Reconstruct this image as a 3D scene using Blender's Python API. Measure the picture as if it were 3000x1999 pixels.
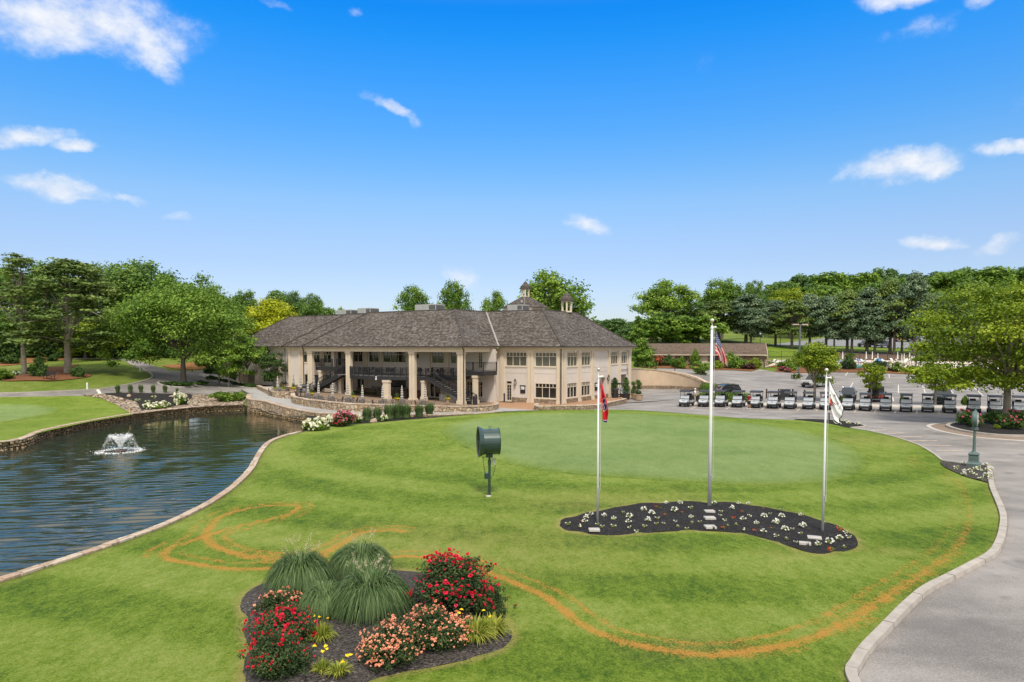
import bpy, bmesh, math, random
import numpy as np
from mathutils import Vector, Matrix
from mathutils.geometry import delaunay_2d_cdt

for o in list(bpy.data.objects):
    bpy.data.objects.remove(o)
scene = bpy.context.scene
COL = scene.collection
PI = math.pi
rad = math.radians
random.seed(7)
RNG = np.random.default_rng(7)

CAM_H = 6.9
TH = rad(3.0)
FPX = 2000.0                       # focal length in pixels of the 3000 px wide photograph (24 mm)
HORIZ = 1015.0
PYC = HORIZ + FPX * math.tan(TH)
cam_d = bpy.data.cameras.new('camera')
cam = bpy.data.objects.new('camera', cam_d)
COL.objects.link(cam)
cam.location = (0, 0, CAM_H)
cam.rotation_euler = (PI / 2 - TH, 0, 0)
cam_d.sensor_width = 36
cam_d.lens = 24
cam_d.shift_y = (PYC - 999.5) / 3000.0
cam_d.clip_start = 0.5
cam_d.clip_end = 4000
scene.camera = cam

scene.view_settings.view_transform = 'Standard'
scene.view_settings.look = 'None'
scene.view_settings.gamma = 1
scene.view_settings.exposure = 0.74
try:
    scene.cycles.max_bounces = 6
    scene.cycles.diffuse_bounces = 3
    scene.cycles.glossy_bounces = 3
    scene.cycles.transmission_bounces = 4
    scene.cycles.transparent_max_bounces = 8
    scene.cycles.use_denoising = True
    scene.cycles.sample_clamp_indirect = 6
except Exception:
    pass

SUN_EL, SUN_AZ = 56.0, 172.0       # azimuth clockwise from +Y (north); the sun stands behind the camera
sd = bpy.data.lights.new('sun', 'SUN')
sd.energy = 2.35
sd.angle = rad(10)
sd.color = (1.0, 0.93, 0.82)
sun = bpy.data.objects.new('sun', sd)
COL.objects.link(sun)
_sv = Vector((math.sin(rad(SUN_AZ)) * math.cos(rad(SUN_EL)), math.cos(rad(SUN_AZ)) * math.cos(rad(SUN_EL)), math.sin(rad(SUN_EL))))
sun.rotation_euler = _sv.to_track_quat('Z', 'Y').to_euler()
sun.location = _sv * 300

CT, ST = math.cos(TH), math.sin(TH)
def ray(x, y):
    dx = (x - 1500.0) / FPX
    dy = -(y - PYC) / FPX
    return (dx, CT + dy * ST, -ST + dy * CT)
def at(x, y, Y):
    d = ray(x, y); t = Y / d[1]
    return (d[0] * t, Y, CAM_H + d[2] * t)

def build_world():
    w = bpy.data.worlds.new('World'); scene.world = w; w.use_nodes = True
    nt = w.node_tree; nt.nodes.clear(); L = nt.links.new
    def N(t, **k):
        n = nt.nodes.new(t)
        for a, b in k.items(): setattr(n, a, b)
        return n
    def math_(op, a, b=None, c=None, clamp=False):
        n = N('ShaderNodeMath', operation=op, use_clamp=clamp)
        for i, v in enumerate((a, b, c)):
            if v is None: continue
            if isinstance(v, (int, float)): n.inputs[i].default_value = v
            else: L(v, n.inputs[i])
        return n.outputs[0]
    out = N('ShaderNodeOutputWorld'); bg = N('ShaderNodeBackground'); L(bg.outputs[0], out.inputs[0])
    tc = N('ShaderNodeTexCoord'); dirv = tc.outputs['Generated']
    sky = N('ShaderNodeTexSky', sky_type='NISHITA'); sky.sun_disc = False
    sky.sun_elevation = rad(SUN_EL); sky.sun_rotation = rad(SUN_AZ)
    sky.altitude = 300; sky.air_density = 1.0; sky.dust_density = 0.6; sky.ozone_density = 1.5
    sep = N('ShaderNodeSeparateXYZ'); L(dirv, sep.inputs[0])
    z = sep.outputs[2]
    ramp = N('ShaderNodeValToRGB'); L(z, ramp.inputs[0])
    cr = ramp.color_ramp
    SKY = [(0.0, (0.616, 0.627, 0.770)), (0.116, (0.715, 0.730, 0.858)), (0.155, (0.748, 0.803, 0.924)), (0.201, (0.704, 0.891, 1.023)), (0.246, (0.528, 0.902, 1.144)), (0.289, (0.374, 0.902, 1.276)), (0.35, (0.215, 0.902, 1.452)), (0.40, (0.088, 0.880, 1.573)), (0.45, (0.015, 0.803, 1.639))]
    cr.elements[0].position = 0; cr.elements[0].color = SKY[0][1] + (1,)
    cr.elements[1].position = SKY[-1][0]; cr.elements[1].color = SKY[-1][1] + (1,)
    for p, c in SKY[1:-1]:
        e = cr.elements.new(p); e.color = c + (1,)
    mul = N('ShaderNodeMix', data_type='RGBA', blend_type='MULTIPLY'); mul.inputs[0].default_value = 1
    L(sky.outputs[0], mul.inputs[6]); L(ramp.outputs[0], mul.inputs[7])
    map_ = N('ShaderNodeMapping'); map_.inputs['Scale'].default_value = (1, 1, 1.5); L(dirv, map_.inputs[0])
    n1 = N('ShaderNodeTexNoise'); n1.inputs['Scale'].default_value = 9; n1.inputs['Detail'].default_value = 6; n1.inputs['Roughness'].default_value = .6; L(map_.outputs[0], n1.inputs['Vector'])
    n2 = N('ShaderNodeTexNoise'); n2.inputs['Scale'].default_value = 26; n2.inputs['Detail'].default_value = 7; n2.inputs['Roughness'].default_value = .62; L(map_.outputs[0], n2.inputs['Vector'])
    s1 = N('ShaderNodeVectorMath', operation='SUBTRACT'); L(n1.outputs['Color'], s1.inputs[0]); s1.inputs[1].default_value = (.5, .5, .5)
    s2 = N('ShaderNodeVectorMath', operation='SCALE'); L(s1.outputs[0], s2.inputs[0]); s2.inputs['Scale'].default_value = .060
    s3 = N('ShaderNodeVectorMath', operation='ADD'); L(dirv, s3.inputs[0]); L(s2.outputs[0], s3.inputs[1])
    wd = s3.outputs[0]
    CL = [(200, 60, 330, 95, 4, 1), (425, 120, 125, 48, -42, .95), (60, 398, 120, 34, 4, 1), (200, 440, 52, 24, 8, .95), (175, 555, 120, 40, -4, 1), (255, 585, 60, 16, 0, .8),
          (372, 580, 55, 15, -6, .6), (522, 632, 45, 20, -4, .62), (1150, 315, 105, 24, -24, .85), (1222, 355, 34, 24, -50, .7), (1325, 385, 20, 8, 0, .35),
          (800, 2, 70, 16, -10, .6), (1040, 36, 24, 14, 0, .45), (1360, 815, 72, 36, -20, .7), (1715, 662, 85, 32, -12, .85), (2640, 478, 165, 52, 4, 1), (2740, 486, 80, 34, 0, 1),
          (2480, 515, 60, 20, 30, .55), (2985, 412, 100, 26, -8, .9), (2735, 716, 88, 26, -4, .95), (2915, 732, 50, 24, 8, .8), (2650, -2, 120, 40, -4, .85), (2725, 95, 100, 32, 6, .52),
          (2592, 128, 24, 26, 0, .4), (2990, 280, 22, 22, 0, .4), (2080, 185, 40, 40, 0, .25), (2870, -4, 50, 26, 0, .6)]
    tot = None
    for (cx, cy, rx, ry, ang, dens) in CL:
        c = Vector(ray(cx, cy)).normalized()
        rt = Vector((c.y, -c.x, 0)).normalized(); up = rt.cross(c).normalized()
        a = rad(ang); r2 = rt * math.cos(a) + up * math.sin(a); u2 = up * math.cos(a) - rt * math.sin(a)
        kx = FPX / (rx * 1.04); ky = FPX / (ry * 1.06)
        dd = N('ShaderNodeVectorMath', operation='SUBTRACT'); L(wd, dd.inputs[0]); dd.inputs[1].default_value = c
        d1 = N('ShaderNodeVectorMath', operation='DOT_PRODUCT'); L(dd.outputs[0], d1.inputs[0]); d1.inputs[1].default_value = r2 * kx
        d2 = N('ShaderNodeVectorMath', operation='DOT_PRODUCT'); L(dd.outputs[0], d2.inputs[0]); d2.inputs[1].default_value = u2 * ky
        d3 = N('ShaderNodeVectorMath', operation='DOT_PRODUCT'); L(dd.outputs[0], d3.inputs[0]); d3.inputs[1].default_value = c * 3.0
        q = math_('ADD', math_('MULTIPLY', d1.outputs['Value'], d1.outputs['Value']), math_('MULTIPLY', d2.outputs['Value'], d2.outputs['Value']))
        q = math_('ADD', q, math_('MULTIPLY', d3.outputs['Value'], d3.outputs['Value']))
        m = math_('MULTIPLY', math_('SUBTRACT', 1.0, q, clamp=True), dens)
        tot = m if tot is None else math_('MAXIMUM', tot, m)
    det = math_('MULTIPLY', math_('SUBTRACT', n2.outputs['Fac'], .5), 1.35)
    al = math_('SUBTRACT', math_('ADD', tot, math_('MULTIPLY', det, math_('MINIMUM', math_('MULTIPLY', tot, 3.0), 1.0))), .10)
    mr = N('ShaderNodeMapRange', interpolation_type='SMOOTHERSTEP'); L(al, mr.inputs[0]); mr.inputs[1].default_value = -.02; mr.inputs[2].default_value = 1.30
    alpha = mr.outputs[0]
    cc = N('ShaderNodeMix', data_type='RGBA'); L(n2.outputs['Fac'], cc.inputs[0])
    cc.inputs[6].default_value = (4.4, 4.7, 5.3, 1); cc.inputs[7].default_value = (6.2, 6.25, 6.35, 1)
    mixc = N('ShaderNodeMix', data_type='RGBA'); L(alpha, mixc.inputs[0]); L(mul.outputs[2], mixc.inputs[6]); L(cc.outputs[2], mixc.inputs[7])
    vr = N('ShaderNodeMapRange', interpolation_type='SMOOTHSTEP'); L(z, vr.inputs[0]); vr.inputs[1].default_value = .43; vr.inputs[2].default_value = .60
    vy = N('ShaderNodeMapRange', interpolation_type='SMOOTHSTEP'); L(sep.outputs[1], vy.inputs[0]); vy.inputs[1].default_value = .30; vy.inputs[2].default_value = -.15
    vmax = math_('MAXIMUM', vr.outputs[0], vy.outputs[0])  # unseen white cloud veil overhead and behind the camera, added as neutral fill light
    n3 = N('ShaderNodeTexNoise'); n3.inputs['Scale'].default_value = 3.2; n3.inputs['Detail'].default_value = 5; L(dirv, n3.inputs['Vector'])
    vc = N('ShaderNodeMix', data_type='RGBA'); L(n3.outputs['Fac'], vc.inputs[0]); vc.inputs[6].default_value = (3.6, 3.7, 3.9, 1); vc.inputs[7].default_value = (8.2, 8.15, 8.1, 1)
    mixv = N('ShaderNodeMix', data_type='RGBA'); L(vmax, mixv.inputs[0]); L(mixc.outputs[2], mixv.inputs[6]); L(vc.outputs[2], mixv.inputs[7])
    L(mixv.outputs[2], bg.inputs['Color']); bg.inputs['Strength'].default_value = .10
    w.cycles.sampling_method = 'MANUAL'; w.cycles.sample_map_resolution = 512
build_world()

def tag(o, label=None, cat=None, group=None, kind=None):
    if label: o['label'] = label
    if cat: o['category'] = cat; o['kind'] = 'thing'
    if group: o['group'] = group
    if kind: o['kind'] = kind
    return o
def empty(name, loc=(0, 0, 0), rz=0.0):
    o = bpy.data.objects.new(name, None); COL.objects.link(o)
    o.location = loc; o.rotation_euler = (0, 0, rz); o.empty_display_size = .3
    return o
def link_mesh(name, me, mats=None, parent=None, loc=None):
    o = bpy.data.objects.new(name, me); COL.objects.link(o)
    if mats is not None and len(me.materials) == 0:
        for m in (mats if isinstance(mats, (list, tuple)) else [mats]): me.materials.append(m)
    if parent: o.parent = parent
    if loc is not None: o.location = loc
    return o
def copy_tree(o, parent=None):
    c = o.copy(); COL.objects.link(c); c.parent = parent
    for ch in list(o.children): copy_tree(ch, c)
    return c
def place(o, loc, rz=0.0, sc=None):
    o.location = loc; o.rotation_euler = (0, 0, rz)
    if sc is not None: o.scale = sc if isinstance(sc, (tuple, list)) else (sc, sc, sc)
    return o

class MB:
    """collects shapes into ONE mesh"""
    def __init__(s): s.v = []; s.f = []; s.mi = []; s.m = 0; s.uv = None; s.sm = []; s.smooth = False
    def add(s, vs, fs):
        b = len(s.v); s.v.extend([tuple(p) for p in vs])
        for f in fs: s.f.append(tuple(b + i for i in f)); s.mi.append(s.m); s.sm.append(s.smooth)
        return s
    def hexa(s, c): return s.add(c, [(0, 3, 2, 1), (4, 5, 6, 7), (0, 1, 5, 4), (1, 2, 6, 5), (2, 3, 7, 6), (3, 0, 4, 7)])
    def box(s, x0, x1, y0, y1, z0, z1, T=None):
        c = [(x0, y0, z0), (x1, y0, z0), (x1, y1, z0), (x0, y1, z0), (x0, y0, z1), (x1, y0, z1), (x1, y1, z1), (x0, y1, z1)]
        if T: c = [T(*p) for p in c]
        return s.hexa(c)
    def cbox(s, c, sz, rz=0, rx=0, ry=0):
        M = Matrix.Translation(c) @ Matrix.Rotation(rz, 4, 'Z') @ Matrix.Rotation(ry, 4, 'Y') @ Matrix.Rotation(rx, 4, 'X')
        x, y, z = sz[0] / 2, sz[1] / 2, sz[2] / 2
        return s.hexa([M @ Vector(p) for p in [(-x, -y, -z), (x, -y, -z), (x, y, -z), (-x, y, -z), (-x, -y, z), (x, -y, z), (x, y, z), (-x, y, z)]])
    def bar(s, a, b, w, h=None):
        a = Vector(a); b = Vector(b); d = b - a; L = d.length
        if L < 1e-6: return s
        h = h or w; q = d.to_track_quat('Z', 'Y').to_matrix(); X = q @ Vector((w / 2, 0, 0)); Yv = q @ Vector((0, h / 2, 0))
        return s.hexa([a - X - Yv, a + X - Yv, a + X + Yv, a - X + Yv, b - X - Yv, b + X - Yv, b + X + Yv, b - X + Yv])
    def tube(s, pts, r, n=8, cap=True):
        P = [Vector(p) for p in pts]; R = r if isinstance(r, (list, tuple)) else [r] * len(P)
        rings = []; up = None
        for i, p in enumerate(P):
            t = (P[min(i + 1, len(P) - 1)] - P[max(i - 1, 0)])
            t = t.normalized() if t.length > 1e-9 else Vector((0, 0, 1))
            if up is None: up = Vector((1, 0, 0)) if abs(t.x) < .9 else Vector((0, 1, 0))
            a = (up - t * up.dot(t)).normalized(); up = a; b = t.cross(a)
            rings.append([p + (a * math.cos(2 * PI * k / n) + b * math.sin(2 * PI * k / n)) * R[i] for k in range(n)])
        vs = [q for rg in rings for q in rg]; fs = []
        for i in range(len(P) - 1):
            for k in range(n): fs.append((i * n + k, i * n + (k + 1) % n, (i + 1) * n + (k + 1) % n, (i + 1) * n + k))
        if cap: fs.append(tuple(range(n))[::-1]); fs.append(tuple((len(P) - 1) * n + k for k in range(n)))
        return s.add(vs, fs)
    def lathe(s, prof, n=16, c=(0, 0, 0), T=None):
        vs = []; fs = []
        for (r, z) in prof:
            for k in range(n):
                p = (c[0] + r * math.cos(2 * PI * k / n), c[1] + r * math.sin(2 * PI * k / n), c[2] + z)
                vs.append(T @ Vector(p) if T else p)
        for i in range(len(prof) - 1):
            for k in range(n): fs.append((i * n + k, i * n + (k + 1) % n, (i + 1) * n + (k + 1) % n, (i + 1) * n + k))
        fs.append(tuple(range(n))[::-1]); fs.append(tuple((len(prof) - 1) * n + k for k in range(n)))
        return s.add(vs, fs)
    def ball(s, c, r, n=8, m=6):
        rx, ry, rz = r if isinstance(r, (tuple, list)) else (r, r, r)
        vs = [(c[0], c[1], c[2] - rz)]; fs = []
        for i in range(1, m):
            a = -PI / 2 + PI * i / m
            for k in range(n): vs.append((c[0] + rx * math.cos(a) * math.cos(2 * PI * k / n), c[1] + ry * math.cos(a) * math.sin(2 * PI * k / n), c[2] + rz * math.sin(a)))
        vs.append((c[0], c[1], c[2] + rz)); T = len(vs) - 1
        for k in range(n): fs.append((0, 1 + (k + 1) % n, 1 + k)); fs.append((T, 1 + (m - 2) * n + k, 1 + (m - 2) * n + (k + 1) % n))
        for i in range(m - 2):
            for k in range(n): fs.append((1 + i * n + k, 1 + i * n + (k + 1) % n, 1 + (i + 1) * n + (k + 1) % n, 1 + (i + 1) * n + k))
        return s.add(vs, fs)
    def extrude(s, prof, y0, y1, T=None):
        """closed outline in (x,z) pushed along y"""
        n = len(prof); vs = [(p[0], y0, p[1]) for p in prof] + [(p[0], y1, p[1]) for p in prof]
        if T: vs = [T(*p) for p in vs]
        fs = [(i, (i + 1) % n, n + (i + 1) % n, n + i) for i in range(n)] + [tuple(range(n))[::-1], tuple(range(n, 2 * n))]
        return s.add(vs, fs)
    def mesh(s, name):
        me = bpy.data.meshes.new(name); me.from_pydata(s.v, [], s.f)
        if any(s.mi): me.polygons.foreach_set('material_index', s.mi)
        if any(s.sm): me.polygons.foreach_set('use_smooth', s.sm)
        bm = bmesh.new(); bm.from_mesh(me); bmesh.ops.recalc_face_normals(bm, faces=bm.faces); bm.to_mesh(me); bm.free()
        return me
    def build(s, name, mats, parent=None, loc=None, bevel=0, smooth=False):
        me = s.mesh(name)
        o = link_mesh(name, me, mats, parent, loc)
        if smooth: me.shade_smooth()
        if bevel:
            b = o.modifiers.new('bevel', 'BEVEL'); b.width = bevel; b.segments = 2; b.limit_method = 'ANGLE'
        return o

def np_mesh(name, V, F, attrs=None, smooth=False):
    """fast mesh from arrays; F is (n,3) or (n,4)"""
    V = np.asarray(V, dtype=np.float32); F = np.asarray(F, dtype=np.int32); k = F.shape[1]
    me = bpy.data.meshes.new(name)
    me.vertices.add(len(V)); me.vertices.foreach_set('co', V.ravel())
    me.loops.add(F.size); me.loops.foreach_set('vertex_index', F.ravel())
    me.polygons.add(len(F)); me.polygons.foreach_set('loop_start', np.arange(0, F.size, k, dtype=np.int32))
    if smooth: me.polygons.foreach_set('use_smooth', np.ones(len(F), dtype=bool))
    me.update(calc_edges=True)
    for n, a in (attrs or {}).items():
        at_ = me.attributes.new(n, 'FLOAT', 'POINT'); at_.data.foreach_set('value', np.asarray(a, dtype=np.float32))
    return me

def new_mat(name):
    m = bpy.data.materials.new(name); m.use_nodes = True
    nt = m.node_tree; b = nt.nodes['Principled BSDF']
    return m, nt, b
def nd(nt, t, **k):
    n = nt.nodes.new(t)
    for a, v in k.items():
        if a in n.inputs.keys() if not hasattr(n, a) else False: n.inputs[a].default_value = v
        else: setattr(n, a, v)
    return n
def coords(nt, kind='Object', scale=None):
    tc = nt.nodes.new('ShaderNodeTexCoord'); o = tc.outputs[kind]
    if kind == 'Position':
        o = nt.nodes.new('ShaderNodeNewGeometry').outputs['Position']
    if scale:
        mp = nt.nodes.new('ShaderNodeMapping'); nt.links.new(o, mp.inputs[0]); mp.inputs['Scale'].default_value = scale; o = mp.outputs[0]
    return o
def wpos(nt, scale=None, rot=None):
    o = nt.nodes.new('ShaderNodeNewGeometry').outputs['Position']
    if scale or rot:
        mp = nt.nodes.new('ShaderNodeMapping'); nt.links.new(o, mp.inputs[0])
        if scale: mp.inputs['Scale'].default_value = scale
        if rot: mp.inputs['Rotation'].default_value = rot
        o = mp.outputs[0]
    return o
def noise(nt, vec, scale, detail=4, rough=.55):
    n = nt.nodes.new('ShaderNodeTexNoise'); n.inputs['Scale'].default_value = scale; n.inputs['Detail'].default_value = detail; n.inputs['Roughness'].default_value = rough
    if vec is not None: nt.links.new(vec, n.inputs['Vector'])
    return n.outputs['Fac']
def ramp(nt, fac, stops):
    r = nt.nodes.new('ShaderNodeValToRGB'); nt.links.new(fac, r.inputs[0]); e = r.color_ramp.elements
    e[0].position = stops[0][0]; e[0].color = tuple(stops[0][1]) + (1,)
    e[1].position = stops[-1][0]; e[1].color = tuple(stops[-1][1]) + (1,)
    for p, c in stops[1:-1]: e.new(p).color = tuple(c) + (1,)
    return r.outputs[0]
def mixc(nt, fac, a, b, blend='MIX'):
    n = nt.nodes.new('ShaderNodeMix'); n.data_type = 'RGBA'; n.blend_type = blend
    for i, v in ((0, fac), (6, a), (7, b)):
        if isinstance(v, (int, float)): n.inputs[i].default_value = v
        elif isinstance(v, (tuple, list)): n.inputs[i].default_value = tuple(v) + (1,)
        else: nt.links.new(v, n.inputs[i])
    return n.outputs[2]
def mth(nt, op, a, b=None, clamp=False):
    n = nt.nodes.new('ShaderNodeMath'); n.operation = op; n.use_clamp = clamp
    for i, v in ((0, a), (1, b)):
        if v is None: continue
        if isinstance(v, (int, float)): n.inputs[i].default_value = v
        else: nt.links.new(v, n.inputs[i])
    return n.outputs[0]
def maprange(nt, v, a, b, c=0., d=1., smooth=True):
    n = nt.nodes.new('ShaderNodeMapRange'); nt.links.new(v, n.inputs[0])
    if smooth: n.interpolation_type = 'SMOOTHSTEP'
    for i, q in ((1, a), (2, b), (3, c), (4, d)): n.inputs[i].default_value = q
    return n.outputs[0]
def bump(nt, b, h, strength=.5, dist=.05):
    n = nt.nodes.new('ShaderNodeBump'); n.inputs['Strength'].default_value = strength; n.inputs['Distance'].default_value = dist
    nt.links.new(h, n.inputs['Height']); nt.links.new(n.outputs[0], b.inputs['Normal'])
def attr(nt, name):
    n = nt.nodes.new('ShaderNodeAttribute'); n.attribute_name = name; return n.outputs['Fac']
MATS = {}
def M(name, col=(.5, .5, .5), rough=.6, metal=0., var=.12, scale=3., bmp=0., coat=0., spec=.5):
    """plain procedural material: colour with soft noise wear"""
    if name in MATS: return MATS[name]
    m, nt, b = new_mat(name)
    v = coords(nt); n = noise(nt, v, scale, 5, .6)
    c0 = tuple(max(0, c * (1 - var)) for c in col); c1 = tuple(min(1, c * (1 + var)) for c in col)
    nt.links.new(ramp(nt, n, [(.3, c0), (.7, c1)]), b.inputs['Base Color'])
    b.inputs['Roughness'].default_value = rough; b.inputs['Metallic'].default_value = metal
    b.inputs['Coat Weight'].default_value = coat; b.inputs['Specular IOR Level'].default_value = spec
    if bmp: bump(nt, b, noise(nt, v, scale * 6, 4), bmp, .02)
    MATS[name] = m
    return m
CTRL = []
for X in (-32, -16, 0, 16, 32, 48):
    for Y in (4, 20, 38, 56): CTRL.append((X, Y, 0.0))
CTRL += [(-45, 48, 0.0), (-62, 46, .2), (-70, 20, .1), (70, 20, 0), (75, 45, 0), (20, 78, 0), (35, 73, 0), (51, 68, 0), (68, 62, 0), (0, 74, 0), (-10, 70, 0), (10, 80, 0), (4, 82, 0), (14, 92, 0), (28, 84, .05),
         (-6, 82, 0), (-20, 90, .35), (-28, 95, .6), (-33, 100, .9), (-44, 106, 1.1), (-30, 75, 0), (-40, 62, 0), (-24, 68, 0), (-20, 64, 0)]
for p in [(0, 1158, 80), (250, 1156, 84), (500, 1152, 90), (538, 1118, 101), (620, 1135, 97), (145, 1112, 88), (68, 1096, 95), (197, 1094, 96), (320, 1055, 114), (0, 1070, 108), (430, 1062, 114),
          (480, 1090, 106), (560, 1094, 110), (640, 1085, 113), (340, 1058, 122), (1877, 1078, 111), (1950, 1084, 118), (2060, 1086, 138), (1900, 1068, 148), (2230, 1075, 143), (2067, 1118, 104),
          (2150, 1150, 96), (2300, 1120, 110), (2444, 1091, 134), (2675, 1098, 128), (3000, 1105, 118), (2500, 1070, 143), (2700, 1072, 140), (2900, 1075, 138), (2500, 1036, 163), (2750, 1040, 158),
          (2950, 1040, 155), (2450, 1020, 178), (2560, 1022, 178), (2750, 1025, 172), (3000, 1025, 165), (2600, 980, 225), (2280, 1012, 180), (1950, 1003, 175), (2150, 1000, 180), (2400, 992, 215)]:
    CTRL.append(at(*p))
CTRL += [(-95, 120, 6), (-62, 130, 5.5), (-120, 110, 6), (-60, 170, 8), (-110, 170, 9), (-30, 150, 4), (0, 130, 3), (0, 180, 4), (-30, 220, 6), (0, 250, 7), (-100, 250, 13),
         (40, 260, 9), (100, 260, 16), (150, 250, 17), (60, 350, 15), (150, 350, 25), (220, 250, 19), (0, 330, 8), (120, 165, 8.5), (130, 140, 5), (110, 110, 2), (-60, 350, 18), (-150, 60, 2), (-150, 200, 12)]
_C = np.array(CTRL); _S = 50.0
def _k(r2): return np.where(r2 > 1e-12, r2 * np.log(np.maximum(r2, 1e-12)) * .5, 0)
_P = _C[:, :2] / _S
_A = _k(((_P[:, None] - _P[None]) ** 2).sum(-1)) + np.eye(len(_P)) * 2e-3
_Q = np.c_[np.ones(len(_P)), _P]
_W = np.linalg.solve(np.block([[_A, _Q], [_Q.T, np.zeros((3, 3))]]), np.r_[_C[:, 2], 0, 0, 0])
def G(X, Y):
    X = np.atleast_1d(np.asarray(X, float)); Y = np.atleast_1d(np.asarray(Y, float))
    sh = X.shape; X = X.ravel(); Y = Y.ravel()
    out = np.empty(len(X))
    for s in range(0, len(X), 4000):
        p = np.c_[np.clip(X[s:s + 4000], -170, 240), np.clip(Y[s:s + 4000], 0, 370)] / _S
        k = _k(((p[:, None] - _P[None]) ** 2).sum(-1))
        out[s:s + 4000] = k @ _W[:-3] + _W[-3] + p @ _W[-2:]
    return out.reshape(sh)
def g1(X, Y): return float(G([X], [Y])[0])
_ys = np.concatenate([np.arange(9, 100, .5), np.arange(100, 420, 1.)])
def gp(x, y, z=None):
    """point of the ground seen at photo pixel x, y (z: at that level instead)"""
    d = ray(x, y)
    if z is not None:
        t = (z - CAM_H) / d[2]; return (d[0] * t, d[1] * t)
    t = _ys / d[1]; dz = CAM_H + d[2] * t - G(d[0] * t, _ys)
    i = np.nonzero(dz <= 0)[0]
    if len(i) == 0: return (d[0] * t[-1], _ys[-1])
    i = max(int(i[0]), 1); f = dz[i - 1] / (dz[i - 1] - dz[i]); Y = _ys[i - 1] + f * (_ys[i] - _ys[i - 1])
    return (d[0] * Y / d[1], Y)
def gz(x, y, off=0.0):
    X, Y = gp(x, y); return Vector((X, Y, g1(X, Y) + off))
def GP(L_): return [gp(*p) for p in L_]
def smooth(P, n=6, closed=False):
    P = [np.array(p, float) for p in P]; out = []; N_ = len(P)
    for i in range(N_ if closed else N_ - 1):
        if closed: a, b, c, d = P[i - 1], P[i], P[(i + 1) % N_], P[(i + 2) % N_]
        else: a, b, c, d = P[max(i - 1, 0)], P[i], P[i + 1], P[min(i + 2, N_ - 1)]
        for k in range(n):
            t = k / n
            out.append(.5 * ((2 * b) + (c - a) * t + (2 * a - 5 * b + 4 * c - d) * t * t + (3 * b - a - 3 * c + d) * t ** 3))
    if not closed: out.append(P[-1])
    return [tuple(p) for p in out]
def dens(poly, sp, closed=True):
    out = []; n = len(poly)
    for i in range(n if closed else n - 1):
        a = np.array(poly[i], float); b = np.array(poly[(i + 1) % n], float); L = np.linalg.norm((b - a)[:2]); s = sp(*((a + b)[:2] / 2)) if callable(sp) else sp
        k = max(1, int(L / s))
        for j in range(k): out.append(tuple(a + (b - a) * j / k))
    if not closed: out.append(tuple(poly[-1]))
    return out
def inside(X, Y, poly):
    r = np.zeros(len(X), bool); n = len(poly)
    for i in range(n):
        x0, y0 = poly[i][:2]; x1, y1 = poly[i - 1][:2]
        if y0 == y1: continue
        c = ((y0 > Y) != (y1 > Y)) & (X < (x1 - x0) * (Y - y0) / (y1 - y0) + x0); r ^= c
    return r
def seg_dist(X, Y, pl, closed=False):
    D = np.full(len(X), 1e9); n = len(pl)
    for i in range(n if closed else n - 1):
        a = pl[i]; b = pl[(i + 1) % n]; dx, dy = b[0] - a[0], b[1] - a[1]; L2 = dx * dx + dy * dy + 1e-12
        t = np.clip(((X - a[0]) * dx + (Y - a[1]) * dy) / L2, 0, 1)
        D = np.minimum(D, np.hypot(X - a[0] - t * dx, Y - a[1] - t * dy))
    return D
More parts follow.
